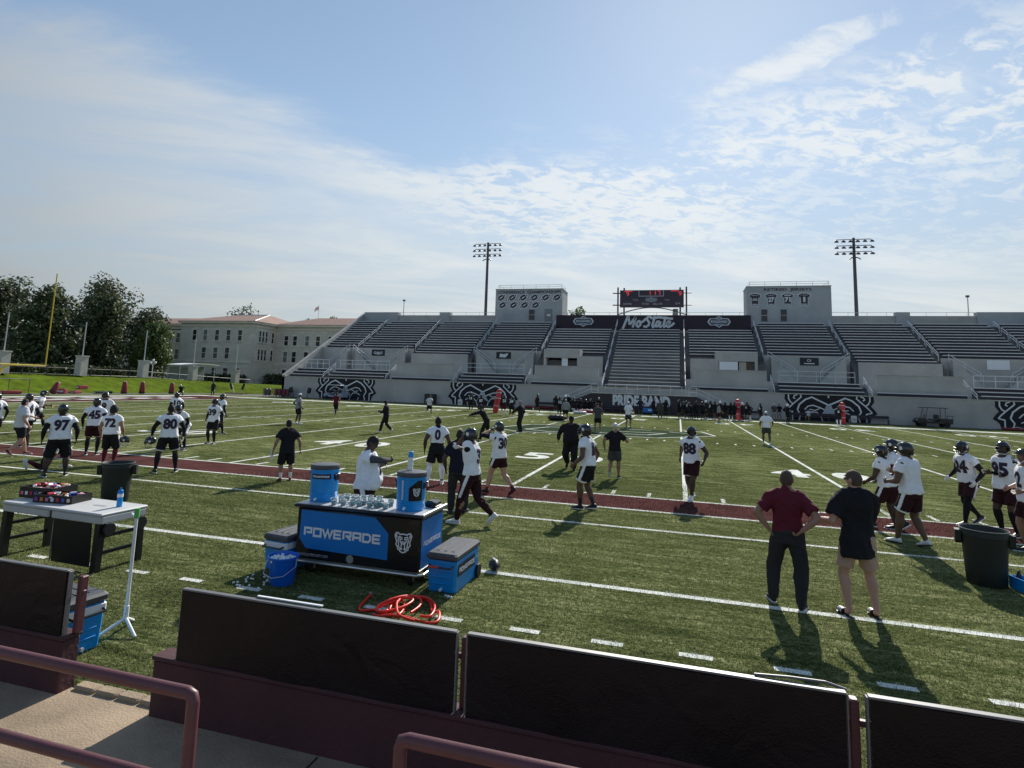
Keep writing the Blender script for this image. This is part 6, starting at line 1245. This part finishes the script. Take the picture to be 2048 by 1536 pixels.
# ------------------------------------------------------------------ who stands where
def held_helmet(i, lab):
    def f(o, J, k):
        K = dict(J); d = (J['wri'][i]-J['elb'][i]).normalized(); K['hc'] = J['wri'][i]+d*.16*k+Vector((0,0,-.04)); K['hr'], K['hf'], K['hu'] = J['hf'], (J['hr']*(1 if i else -1)*.6+Vector((0,0,-.8))).normalized(), Vector((0,0,1))
        K['hr'] = K['hf'].cross(Vector((0,0,1))).normalized() if abs(K['hf'].z) < .95 else J['hf']; K['hu'] = K['hr'].cross(K['hf']).normalized()
        e = helmet(K, o, {}); e.parent = None; e.matrix_world = o.matrix_basis.copy(); e.name = 'football_helmet'; tag(e, lab, 'helmet')
    return f
def paper(i, label, sz=(.21,.28), m=None, name='paper_sheet', tilt=.3):
    def f(o, J, k):
        w_ = J['wri'][i]; d = (w_-J['elb'][i]).normalized(); b = MB(); b.cbox((0,0,0), (sz[0], .004, sz[1]), Matrix.Rotation(tilt, 3, 'X')); p = tag(b.build(name, m or WPANEL), label, name.split('_')[0]); p.matrix_world = o.matrix_basis @ Matrix.Translation(w_+d*.12*k+Vector((0,.01,-.02)))
    return f
def player(X, Y, rel, label, **P):
    d = dict(helm=True, tmat=CW, lmat=CB, legs='shorts', skin='dark', stripe=CW, shoes=(SHB, SHW), group='players in white practice jerseys', fist=[0,0], bulk=1.10); d.update(P); return person(X, Y, rel, label, **d)
ST = [(-.14,0,0,10,0),(.14,.02,0,-10,0)]; WIDE = [(-.24,0,0,14,0),(.24,.02,0,-14,0)]
WALK = [(-.09,.30,0,3,0),(.09,-.30,.02,-3,38)]; WALK2 = [(-.09,-.30,.02,3,38),(.09,.30,0,-3,0)]; RUN = [(-.08,.34,.02,0,0),(.08,-.46,.22,0,60)]; RUN2 = [(-.08,-.46,.22,0,60),(.08,.34,.02,0,0)]
HIPS = [(-.27,-.03,1.02),(.27,-.03,1.02)]; CROSS = [(.10,.24,1.20),(-.10,.26,1.18)]; FRONT = [(-.14,.33,1.14),(.14,.33,1.14)]
def ground_px(u, v):
    a, b = (u-999.575)/FPX, -(v-611.443)/FPX; d = a*_R+b*_U+_f; t = -CAM[2]/d[2]; return CAM[0]+d[0]*t, CAM[1]+d[1]*t
KN = ground_px(97, 938)
# --- left group
player(-10.9, -4.25, 4, 'player number 97 seen from behind, feet apart in long black shorts', H=1.86, bulk=1.34, num=97, arms=CB, legs='long', feet=[(-.22,0,0,14,0),(.20,.02,0,-14,0)], hands=[(-.36,.05,.93),(.36,.05,.93)], hem=-.02, sock=SHB)
player(*KN, -84, 'player kneeling on one knee behind number 97', H=1.84, drop=.47, helm=True, feet=[(-.16,.34,0,5,0),(.16,-.52,.03,-5,70)], hands=[(-.22,.22,.62),(.22,.15,.60)], lmat=CB, calf=CMD, sock=CM, lean=14, shoes=(SHW,SHW), kneehint=[None,(0,.25,-1)])
player(-9.2, -2.45, 3, 'bareheaded player number 80 from behind, holding his helmet low', H=1.90, bulk=1.18, helm=False, hair=('short', HAIRD), num=80, arms=CB, armsleeve='full', feet=WIDE, hands=[(-.40,.05,.98),(.36,.02,.95)], cuff=CW, cufft=.72, calf=CB, gloves=SHW, hem=-.03, held=held_helmet(0, 'black helmet hanging from the left hand of number 80'))
player(-12.75, 1.9, 140, 'player bending beside number 80 with hands on his thighs', H=1.84, lean=32, head=(0,-18), drop=.10, arms=CB, calf=CB, feet=[(-.16,.10,0,8,0),(.20,-.12,0,-12,0)], hands=[(-.20,.36,.80),(.22,.34,.78)], gloves=SHB, cuff=CW)
player(-19.1, 8.0, 20, 'player number 10 from behind, farthest of the left group', H=1.84, num=10, arms=CB, calf=CB)
player(-13.9, -.75, -12, 'helmeted player number 45 from behind in maroon shorts', H=1.86, num=45, arms=CB, lmat=CMD, calf=CB, cuff=CW, cufft=.74, hands=[(-.31,.02,.93),(.33,.06,.93)], gloves=SHB, seed=3, hem=-.02)
player(-17.6, 2.8, 170, 'player number 9 facing the camera behind number 45', H=1.92, num=9, numside='f', arms=CB, head=(-25,-5), calf=CB)
player(-11.65, -2.1, -25, 'player number 72 with bushy dark hair and helmet in hand', H=1.74, bulk=1.25, helm=False, hair=('afro', HAIRD), skin='tan', num=72, legs='long', hands=[(-.30,.04,.90),(.34,.10,.92)], calf=CM, hem=-.03, held=held_helmet(1, 'black helmet hanging from the right hand of number 72'))
person(-15.35, -2.05, -62, 'person in a grey white shirt and black shorts stretching an arm out', H=1.80, skin='light', top='tee', tmat=CGW, lmat=CB, hair=('short', HAIRD), hands=[(-.32,.55,1.20),(.30,.10,.95)], feet=WALK, shoes=(SHM, SHW), loose=.01, armsleeve='full')
player(-17.6, -.2, 35, 'helmeted player number 4 between the left edge and the runner', H=1.86, num=4, arms=CB, hands=[(-.3,.1,.95),(.3,.1,.95)])
player(-22.1, 3.5, -105, 'player running to the right with a pink cup in his hand', H=1.84, skin='brown', num=2, numside='f', feet=RUN, lean=12, hands=[(-.22,.38,1.15),(.24,.22,1.1)], gloves=SHB, calf=CB, sock=SHW, shoes=(SHW,SHW), held=paper(0, 'pink cup in the hand of the running player', (.09,.11), mat('pink_cup', (.6,.2,.25), .5), 'paper_cup'))
player(-19.0, -.3, 20, 'player number 5 cut off by the left edge', H=1.84, num=5, arms=CB, stripe=CW)
player(-13.35, 4.0, 150, 'player number 39 standing with his head turned right', H=1.80, num=39, numside='f', head=(40,0), arms=CB, armsleeve='full', calf=CB, feet=[(-.10,0,0,5,0),(.12,.05,0,-5,0)], hands=[(-.30,.02,.93),(.36,-.06,.98)])
player(-15.8, 7.2, -50, 'player number 9 from behind next to number 39', H=1.88, num=9, arms=CB, calf=CB, feet=WALK)
player(-53.5, 49.6, 150, 'player in dark clothes standing at the far corner of the field', H=1.84, tmat=CB, group=None, arms=CB, calf=CB); player(-53.2, 44.0, 160, 'player in a white helmet crouching by the end zone', H=1.80, tmat=CB, lmat=CMD, helmcol=WPANEL, drop=.3, lean=30, feet=WIDE, group=None)
person(-5.6, -2.1, 8, 'person in a black T-shirt and blue shorts holding a white towel', H=1.62, skin='tan', top='tee', tmat=CB, legs='long', lmat=CB, stripe=CBLUE, hair=('short', HAIRD), cap=CPANT, capback=False, sock=SHW, shoes=(SHM,SHM), hands=[(-.40,.02,.92),(.38,.03,.93)], loose=.02, hem=-.25, held=paper(0, 'white towel hanging from the hand of the person in blue shorts', (.07,.30), WPANEL, 'towel_cloth', .1))
person(-17.3, 15.4, -70, 'coach in a grey shirt and white cap with hand on hip', H=1.84, skin='brown', top='tee', tmat=CG, lmat=CB, cap=SHW, hands=[(-.26,.02,1.05),(.30,.12,.98)], feet=WIDE, shoes=(SHW,SHW), bulk=1.1, belly=.05)
person(-20.1, 24.2, -20, 'person in a maroon shirt jogging far across the field', H=1.78, skin='brown', top='tee', tmat=CM, legs='tights', lmat=CB, feet=RUN, hair=('short', HAIRD), lean=8, hands=[(-.25,.25,1.15),(.25,.05,1.1)])
person(-10.4, 13.2, 72, 'coach all in black reading a sheet of paper', H=1.74, skin='brown', top='hoodie', tmat=CB, legs='pants', lmat=CB, hair=('short', HAIRD), hands=[(-.10,.36,1.18),(.20,.30,1.10)], feet=WALK, head=(0,-20), shoes=(SHW,SHW), held=paper(0, 'white sheet held by the coach in black', (.2,.16)))
person(-15.1, 30.2, -25, 'person in a light grey shirt running before the black boxes', H=1.74, skin='tan', top='tee', tmat=CGW, lmat=CB, feet=RUN2, hair=('short', HAIRG), lean=6, hands=[(-.25,.2,1.1),(.25,.0,1.05)], shoes=(SHW,SHW))
# --- around the cart
player(-.72, -6.85, -104, 'heavy bareheaded player drinking behind the cart, arm raised', H=1.84, bulk=1.22, belly=.12, helm=False, hair=('fade', HAIRD), num=9, numside='f', arms=CGD, lmat=CMD, hands=[(-.24,.26,1.30),(.05,.42,1.40)], elbhint=[None,(1,.1,.05)], head=(0,-26), lean=4, gloves=SHB, fist=[1,1], hem=-.06, calf=SHW)
player(-1.85, -.8, 2, 'player number 0 in a cropped jersey and white tights', H=1.84, helm=False, hair=('short', HAIRD), skin='dark', num=0, hem=.30, under=CB, lmat=CB, stripe=None, thigh=CW, calf=CW, sock=SHB, socktop=.86, shoes=(SHW,SHW), feet=[(-.22,-.12,0,10,0),(.17,.12,0,-8,0)], hands=[(-.33,.0,.93),(.33,.04,.92)], head=(-20,0))
person(-.10, -3.9, -12, 'bald coach in a navy polo and charcoal trousers behind the player', H=1.78, bulk=1.06, skin='dark', top='polo', tmat=CN, legs='pants', lmat=CPANT, hair=('fade', HAIRD), hands=[(-.30,.05,.93),(.30,.05,.93)], feet=[(-.12,-.06,0,12,0),(.14,.10,0,-16,0)], shoes=(SHB,SHB), hem=-.12)
player(.52, -4.8, 66, 'helmeted player in maroon tights striding left, hands at his face mask', H=1.88, bulk=1.08, num=3, numside='b', skin='brown', legs='tights', lmat=CMD, arms=CB, armsleeve='upper', hands=[(-.02,.34,1.50),(.10,.34,1.42)], gloves=SHW, feet=[(-.08,.26,0,3,0),(.08,-.42,.04,-3,40)], shoes=(SHW,SHW), sock=CB, socktop=.9, calf=SK['tan'], lean=4, hem=.0, head=(0,-8), fist=[1,1])
player(.10, -1.45, 52, 'player number 30 walking left with both hands on his helmet', H=1.82, skin='light', num=30, hands=[(-.16,.22,1.60),(.14,.24,1.58)], elbhint=[(-1,.4,-.3),(1,.4,-.3)], gloves=SHB, arms=CB, armsleeve='upper', lmat=CMD, legs='short', feet=[(-.09,.32,0,3,0),(.09,-.40,.03,-3,36)], sock=CM, socktop=.8, shoes=(SHB,SHM), hem=-.05, fist=[1,1])
person(-4.8, 12.7, 84, 'coach all in black leaning forward and clapping', H=1.84, skin='brown', top='hoodie', tmat=CB, legs='pants', lmat=CB, hair=('short', HAIRD), lean=30, head=(0,10), pel=(0,-.12), hands=[(-.06,.72,1.18),(.06,.70,1.22)], feet=[(-.10,.18,0,5,0),(.10,-.42,.0,-5,20)], shoes=(SHB,SHB))
person(-4.55, 19.0, 68, 'coach all in black standing upright and pointing left', H=1.85, skin='tan', top='hoodie', tmat=CB, legs='pants', lmat=CB, cap=CG, hands=[(-.16,.50,1.10),(.28,.05,.95)], feet=[(-.09,.02,0,5,0),(.09,-.03,0,-5,0)], shoes=(SHB,SHB))
player(2.44, -2.25, 66, 'helmeted player in black shorts with white stripes walking left, arm hanging', H=1.92, num=1, skin='brown', hands=[(-.30,.20,.98),(.33,.04,.93)], lmat=CB, stripe=CW, cuff=CW, cufft=.70, calf=SK['brown'], sock=SHB, feet=[(-.09,.14,0,5,0),(.09,-.10,0,-5,8)], hem=-.02, lean=6)
person(.92, 4.35, 176, 'very large coach in black jacket and trousers walking to the camera', H=1.80, bulk=1.42, belly=.12, skin='dark', top='hoodie', tmat=CB, legs='pants', lmat=CB, cap=CB, hands=[(-.44,.08,.98),(.42,.16,1.02)], feet=[(-.13,.22,0,8,0),(.13,-.26,.03,-8,34)], shoes=(SHB,SHB), ladd=.03, head=(12,-10))
person(2.52, 2.9, -14, 'blond woman in a black polo and grey shorts walking away', H=1.70, skin='tan', top='polo', tmat=CB, lmat=CGD, hair=('bun', HAIRB), cap=SHW, bulk=1.02, hands=[(-.32,-.08,.98),(.24,.28,1.30)], feet=[(-.09,-.30,.05,4,48),(.09,.20,0,-4,0)], shoes=(SHB,SHW), legs='shorts', hem=-.10)
person(-.45, 22.5, 4, 'man in a dark grey shirt and black shorts at midfield', H=1.80, skin='tan', top='tee', tmat=CGD, lmat=CB, cap=CPANT, feet=[(-.16,.12,0,5,0),(.16,-.1,0,-5,0)], hands=[(-.2,.3,1.15),(.2,.3,1.15)], loose=.02, hem=-.15)
person(.98, 28.1, -24, 'man in white shirt, grey shorts and white cap at midfield', H=1.88, skin='tan', top='polo', tmat=CW, lmat=CGD, cap=SHW, hands=[(-.16,.34,1.16),(.18,.36,1.12)], feet=ST, held=paper(1, 'white sheet held by the man in the white cap', (.22,.16)))
player(4.73, .2, 158, 'player number 88 walking toward the camera with his head turned', H=1.86, num=88, numside='f', skin='dark', head=(38,-4), hands=[(-.36,.12,1.0),(.36,-.14,1.02)], gloves=SHB, lmat=CMD, stripe=CW, cuff=CW, cufft=.74, calf=SK['dark'], sock=SHW, socktop=.86, shoes=(SHW,SHW), feet=[(-.05,.16,0,3,0),(.07,-.22,.0,-3,16)], hem=-.04)
person(9.05, 20.4, 3, 'man in white polo, grey shorts and white cap standing on the yard line', H=1.80, bulk=1.1, skin='brown', top='polo', tmat=CW, lmat=CGD, cap=SHW, feet=[(-.17,0,0,8,0),(.17,0,0,-8,0)], hands=[(-.32,.1,.95),(.30,.22,1.05)], shoes=(SHW,SHW))
# --- the two men in the foreground
person(5.78, -7.38, -2, 'man in a maroon polo and black trousers, hands on hips, back turned', H=1.76, bulk=.98, ladd=.013, skin='tan', top='polo', tmat=CM, legs='pants', lmat=CPANT, hair=('short', HAIRG), hands=[(-.23,-.05,1.00),(.18,-.17,1.05)], elbhint=[(-1,-.35,-.3),(1,-.3,-.3)], feet=[(-.21,.10,0,20,0),(.15,-.10,0,-12,0)], shoes=(CPANT,SHW), belt=SHB, hem=.08, fist=[1,1], pel=(.0,0), sleeve=.72, head=(-4,4))
person(6.58, -7.47, 8, 'man in a long black polo, khaki shorts and striped sandals with sunglasses', H=1.83, bulk=.84, belly=.02, skin='light', top='polo', tmat=CB, legs='shorts', lmat=CK, hair=('short', HAIRG), shades=True, hands=[(-.40,.20,1.13),(-.10,.36,1.14)], elbhint=[(-.25,-.5,-1),(.4,.1,-1)], feet=[(-.13,-.04,0,30,0),(.19,.06,0,14,0)], shoes=(SHB,SHB), slide=True, head=(48,-2), hem=-.36, loose=.020, flare=.05, sleeve=.74, ladd=.006)
# --- right group
player(8.62, -1.5, 62, 'front player of the right trio, lower white jersey facing left', H=1.76, num=3, numside='f', skin='dark', arms=None, hands=[(-.22,.34,1.0),(.24,.30,1.02)], lmat=CMD, feet=WALK, calf=SK['dark'], lean=8, hem=-.04)
player(8.85, -1.3, 75, 'player half hidden behind the right trio', H=1.88, arms=CM, hands=[(-.2,.25,1.1),(.2,.25,1.1)], lmat=CMD, num=7)
player(8.62, -2.9, 58, 'tallest player of the right trio with a white knee pad', H=1.93, bulk=1.10, skin='brown', num=None, hands=[(-.20,.30,1.10),(.10,.34,1.24)], lmat=CMD, stripe=CW, cuff=CW, cufft=.72, calf=SK['brown'], shoes=(SHW,SHB), feet=[(-.09,.24,0,5,0),(.10,-.16,0,-6,14)], hem=-.05, sleeve=.5, lean=5)
player(10.62, -.1, 128, 'player number 24 walking left in white gloves', H=1.86, bulk=1.05, num=24, numside='f', skin='dark', gloves=SHW, hands=[(-.34,.12,.98),(.30,.22,1.0)], lmat=CMD, calf=CB, thigh=CB, feet=[(-.10,.22,0,5,0),(.10,-.28,.02,-5,30)], lean=7, head=(18,-12), hem=-.02, arms=CB)
player(10.95, -1.0, 140, 'player number 95 with arms folded behind number 24', H=1.94, bulk=1.14, num=95, numside='f', hands=CROSS, arms=CB, lmat=CMD, calf=CB, head=(30,0), cuff=CW, cufft=.8)
player(10.62, -2.6, 118, 'player cut off by the right edge, white jersey and dark shorts', H=1.90, skin='tan', num=2, numside='f', hands=[(-.25,.25,1.1),(.25,.2,1.1)], lmat=CMD, calf=SK['tan'])
# --- across the field: dark jerseys along the far sideline
rf_ = random.Random(77)
def farp(X, Y, rel, label, **P):
    d = dict(helm=True, bulk=1.1, tmat=CB, lmat=CB, skin=rf_.choice(['dark','brown','dark']), arms=CB, H=rf_.uniform(1.80,1.93), numcol=NUMW, calf=rf_.choice([CB, SK['dark'], SHW]), shoes=(SHW,SHW), group='players in dark jerseys along the far sideline', numh=.26, seed=rf_.random()*9); d.update(P); return person(X, Y, rel, label, **d)
FARP = [
 (941,822,'player number 13 in black left of the red bag',dict(num=13)),(961,832,'player number 87 in black with hands on hips before the second bear mural',dict(num=87,hands=HIPS,feet=WIDE)),(1007,831,'player number 25 in maroon beside the red bag',dict(num=25,lmat=CM,tmat=CMD,feet=WALK)),(1022,833,'player number 89 in black bending right of the red bag',dict(num=89,lean=24,drop=.08)),(1074,826,'player in dark red carrying a brown pad on the shoulder',dict(tmat=CMD,feet=RUN,rel=-60)),
 (1111,822,'player standing left of number 12',dict()),(1119,831,'player number 12 in black',dict(num=12)),(1130,823,'player in a white helmet behind the grey hooded person',dict(helmcol=WPANEL)),(1137,821,'player in a white helmet right of the grey hooded person',dict(helmcol=WPANEL)),
 (1150,824,'first player kneeling by the left stairs',dict(drop=.25,lean=20)),(1158,824,'second player kneeling by the left stairs',dict(drop=.3,lean=25,feet=WIDE)),(1169,824,'third player kneeling by the left stairs',dict(drop=.28,lean=22)),(1176,824,'fourth player kneeling by the left stairs',dict(drop=.33,lean=18,feet=WIDE)),(1183,824,'fifth player kneeling, nearest the lettered stage',dict(drop=.28,lean=20)),
 (1281,831,'player in a green cap beside the blue cooler cart',dict(helm=False,cap=CGREEN)),(1307,831,'player in maroon right of the blue cooler cart',dict(tmat=CMD)),(1331,835,'player behind the hooded grey man',dict()),
 (1359,838,'player number 2 left of the huddle',dict(num=2)),(1367,836,'player with hands on knees next to number 2',dict(lean=28,drop=.08)),(1374,839,'player number 7 bending in the huddle',dict(num=7,lean=22,drop=.05)),(1384,838,'player in the dark middle of the huddle, leaning left',dict(lean=30,drop=.1,feet=WIDE)),(1393,839,'broad player in the dark middle of the huddle',dict(bulk=1.3)),(1406,839,'player leaning right at the end of the huddle',dict(lean=26,drop=.06)),(1411,837,'player in a white helmet behind the huddle',dict(helmcol=WPANEL)),
 (1421,839,'player number 5 right of the huddle',dict(num=5)),(1431,839,'player facing away behind the grey shirted boy',dict()),(1441,838,'player in a white helmet behind the grey shirted boy',dict(helmcol=WPANEL)),(1451,840,'tall player with hands on hips right of the grey shirted boy',dict(hands=HIPS,feet=WIDE)),(1462,841,'slim player left of the red bag',dict()),(1470,842,'player right before the red bag',dict()),
 (1486,842,'player in a white banded helmet right of the red bag',dict(helmcol=WPANEL)),(1494,842,'player number 6 right of the red bag',dict(num=6)),(1501,841,'player bending at the right end of the line',dict(lean=24,drop=.08)),(1521,843,'player number 84 behind the man in the white cap',dict(num=84)),(1575,847,'player in a white helmet standing before the third mural',dict(helmcol=WPANEL,hands=CROSS)),(1678,850,'player number 0 beside the tall red dummy',dict(num=0))]
def ground_px(u, v):
    a, b = (u-999.575)/FPX, -(v-611.443)/FPX; d = a*_R+b*_U+_f; t = -CAM[2]/d[2]; return CAM[0]+d[0]*t, CAM[1]+d[1]*t
for u, v, lab, q in FARP:
    X, Y = ground_px(u, v); q = dict(q); rel = q.pop('rel', rf_.choice([0, 20, -25, 60, -60])); farp(X, min(Y, 56.0), rel, lab, **q)
def farm(u, v, lab, rel=0, **q):
    X, Y = ground_px(u, v); d = dict(H=1.80, skin='tan', top='tee', tmat=CG, lmat=CB, hair=('short', HAIRD)); d.update(q); person(X, min(Y, 56.0), rel, lab, **d)
farm(1131, 842, 'person in a grey hooded top standing right of number 12', 10, top='hoodie', tmat=CG, hair=None, cap=CGW); farm(1320, 837, 'man in grey hood and trousers with a white bag before the lettered stage', -15, top='hoodie', tmat=CGD, legs='pants', lmat=CGD, shoes=(SHW,SHW)); farm(1437, 845, 'boy in a grey shirt with a white ball before the far players', -70, tmat=CG, lmat=CMD, H=1.72, hands=[(-.2,.3,1.1),(.3,.3,1.0)]); farm(1197.5, 829, 'person in a white cap behind the man in dark grey', 0, tmat=CB, cap=SHW, hair=None)
farm(1549, 841, 'person in a light cap standing left of the third mural', 170, tmat=CGD, lmat=CG, cap=CGW, hair=None); farm(1559, 841, 'person in a navy top standing left of the third mural', 175, tmat=CN, lmat=CG); farm(1606, 840, 'person in white sitting on the bench under the third mural', 160, tmat=CGW, lmat=CGD, drop=.45, feet=[(-.15,.35,0,0,0),(.15,.35,0,0,0)])
finish_people()
# ------------------------------------------------------------------ gear along the far sideline
def standbag(u, v, h, tilt, label):
    X, Y = ground_px(u, v); o = tag(empty('tackling_dummy', (X, min(Y, 56.2), 0), math.atan2(-(X-CAM[0]), Y-CAM[1])), label, 'tackling dummy', 'red bags on the far sideline'); RD = mat('bright_red_vinyl', (.55, .035, .05), .5, vary=.1); M = Matrix.Rotation(tilt, 3, 'Y')
    b = MB(); b.lathe([(.05,0),(.24,.02),(.27,.2),(.26,h*.6),(.24,h*.92),(.15,h),(.03,h+.02)], 14, cap=True, M=M); b.build('bag', RD, o, smooth=50); b = MB()
    for z in (h*.3, h*.62, h*.85): b.lathe([(.262,z),(.278,z+.01),(.278,z+.05),(.262,z+.06)], 14, M=M)
    b.build('strap', WPAD, o); b = MB(); b.tube([M @ Vector((0,-.25,h*.45)), M @ Vector((0,-.34,h*.52)), M @ Vector((0,-.25,h*.6))], .025, 6); b.build('handle', BLKV, o)
standbag(990, 826, 2.3, R(9), 'tall red bag leaning right before the second mural'); standbag(1480, 841, 2.1, R(-6), 'tall red bag standing among the far players'); standbag(1685.5, 849, 2.15, 0, 'tall red dummy standing before the third mural')
def waterjug(u, v, label):
    X, Y = ground_px(u, v); o = tag(empty('water_jug', (X, min(Y, 56.3), 0)), label, 'jug'); b = MB(); b.cbox((0,0,.42), (.52,.4,.74), bev=.07); b.build('tank', WPAD, o); b = MB(); b.tube([(-.12,0,.78),(-.1,0,.95),(.12,0,.95),(.14,0,.78)], .03, 6); b.build('pump', BLKV, o); b = MB(); b.cbox((0,-.203,.42), (.3,.01,.25)); b.build('label', MURG, o)
    for s in (-1, 1): b = MB(); b.lathe([(.02,-.03),(.1,-.03),(.1,.03),(.02,.03)], 12, c=(s*.2,0,.1), M=Matrix.Rotation(R(90), 3, 'Y'), cap=True); b.build('wheel', RUB, o)
waterjug(920, 812, 'white wheeled water tank left of number 13'); waterjug(1708, 847, 'white wheeled water tank right of the tall red dummy')
def bench(x0, x1, y, label):
    o = tag(empty('team_bench', ((x0+x1)/2, y, 0)), label, 'bench', 'team benches along the front wall'); L = (x1-x0)/2
    b = MB(); b.box(-L, L, -.2, .12, .42, .47); b.build('seat', DLID, o); b = MB(); b.box(-L, L, .2, .24, .55, .85); b.build('backrest', DMAR, o)
    n = max(2, int((x1-x0)/1.8))
    for i in range(n+1): xx = -L+.1+(2*L-.2)*i/n; b = MB(); b.box(xx-.03, xx+.03, -.15, .2, 0, .42); b.box(xx-.03, xx+.03, .2, .235, 0, .8); b.build('leg', DLID, o)
bench(-3.9, 3.5, 55.7, 'dark team bench in front of the lettered stage'); bench(16.0, 25.6, 57.0, 'long dark team bench below the third mural'); bench(-12.2, -7.5, 56.0, 'dark team bench by the left stairs'); bench(6.8, 13.0, 56.1, 'dark team bench behind the far players on the right')
X, Y = ground_px(1296, 829); o = tag(empty('cooler_cart', (X, Y, 0)), 'blue cooler cart before the lettered stage', 'cart'); b = MB(); b.cbox((0,0,.45), (1.1,.6,.5), bev=.05); b.build('tub', BLU, o); b = MB(); b.cbox((.2,-.31,.5), (.35,.01,.18)); b.build('label', GLOSSW, o); b = MB(); b.tube([(-.5,0,.7),(-.55,0,1.2),(-.3,0,1.2)], .04, 6); b.build('push_bar', BLU, o)
for s in (-1, 1): b = MB(); b.lathe([(.02,-.03),(.18,-.03),(.18,.03),(.02,.03)], 14, c=(s*.4,0,.18), M=Matrix.Rotation(R(90), 3, 'X'), cap=True); b.build('wheel', RUB, o)
def heap(u, v, d, m, label, rz=0, name='pad_bag'):
    X, Y = ground_px(u, v); o = tag(empty(name, (X, min(Y, 56.4), 0), rz), label, 'bag'); b = MB(); b.cbox((0,0,d[2]/2), d, bev=min(d)*.35); b.build('bag', m, o, smooth=60); b = MB(); b.tube([(-d[0]*.2,-d[1]*.3,d[2]*.95),(0,-d[1]*.35,d[2]+.1),(d[0]*.2,-d[1]*.3,d[2]*.95)], .03, 6); b.build('strap', WPAD, o)
heap(1160, 828, (1.3,.8,.3), WPAD, 'white and red pads lying left of the stage', .4); heap(1174, 826, (1.9,.9,.35), RPAD, 'red pads lying in front of the kneeling players', .2); heap(1185, 822, (1.0,.8,.35), RPAD, 'small red pad beside the man in dark grey', -.2); heap(1114, 841, (1.5,.7,.45), BLKV, 'black bag lying on the field left of the grey hooded person', .5); heap(1092, 817, (4.2,.8,.35), RPAD, 'long low red mat along the wall left of the stairs'); heap(2030, 861, (2.4,.6,.25), RPAD, 'low red mat by the wall at the right edge')
for i, (u, v) in enumerate(((857, 807), (867, 807.5))):
    X, Y = ground_px(u, v); o = tag(empty('loudspeaker', (X, 57.2, 0)), 'black box loudspeaker by the wall, %s of the pair' % ('left' if i == 0 else 'right'), 'loudspeaker', 'loudspeakers by the front wall'); b = MB(); b.cbox((0,0,.62), (.75,.55,1.24), bev=.03); b.build('cabinet', BLKV, o); b = MB(); b.lathe([(.02,0),(.22,.0),(.25,.02)], 16, c=(0,-.285,.4), M=Matrix.Rotation(R(90), 3, 'X')); b.build('woofer', DLID, o); b = MB(); b.lathe([(.02,0),(.1,.0),(.12,.02)], 14, c=(0,-.285,.95), M=Matrix.Rotation(R(90), 3, 'X')); b.build('tweeter', DLID, o)
# ---- carts parked by the wall
def buggy(X, Y, rz, m, label, roof, white=False):
    o = tag(empty('utility_cart', (X, Y, 0), rz), label, 'cart')
    b = MB(); b.prism([(-1.55,.35),(1.5,.35),(1.62,.6),(1.45,.82),(.85,.88),(.62,.55),(-.35,.55),(-.4,.85),(-1.6,.85)], -.62, .62, ax=(0,2,1)); b.build('body', m, o, fixn=True)
    b = MB(); b.cbox((-.05,0,.72), (.55,1.1,.16), bev=.05); b.cbox((-.35,0,1.0), (.14,1.1,.5), bev=.05); b.build('seat', DLID, o)
    b = MB(); b.cbox((-.05,0,1.92), (2.3,1.25,.06), bev=.03); b.build('roof', roof, o)
    for x, dx in ((.85, -.25), (-.95, .0)):
        for y in (-.55, .55): b = MB(); b.tube([(x,y,.82),(x+dx,y,1.9)], .028, 6); b.build('roof_post', STEEL, o)
    b = MB(); b.tube([(.75,-.3,.85),(.55,-.3,1.1)], .025, 6); b.tube([(.55+.12*math.sin(t)*.4,-.3+.17*math.cos(t),1.1+.12*math.sin(t)) for t in [2*math.pi*q/12 for q in range(12)]], .018, 6, closed=True); b.build('steering_wheel', BLKV, o)
    for x in (-1.05, 1.05):
        for y in (-.58, .58): b = MB(); b.lathe([(.04,-.1),(.24,-.1),(.27,-.05),(.27,.05),(.24,.1),(.04,.1)], 16, c=(x,y,.27), M=Matrix.Rotation(R(90), 3, 'X'), cap=True); b.build('wheel', RUB, o, smooth=40)
    b = MB(); b.tube([(-1.55,-.6,.85),(-1.62,-.6,1.15),(-1.62,.6,1.15),(-1.55,.6,.85)], .03, 6); b.build('bed_rail', STEEL, o)
    for y in (-.4,.4): b = MB(); b.lathe([(.01,0),(.08,0),(.09,-.02)], 10, c=(1.58,y,.66), M=Matrix.Rotation(R(90), 3, 'Y')); b.build('headlight', GLOSSW, o)
buggy(29.2, 56.2, R(183), mat('dark_cart_paint', (.025,.02,.022), .35), 'dark roofed utility cart parked by the wall on the right', BLKV); buggy(-39.6, 56.4, R(170), mat('pale_blue_cart_paint', (.30,.34,.42), .4), 'pale blue and white utility cart before the first mural', WPANEL)
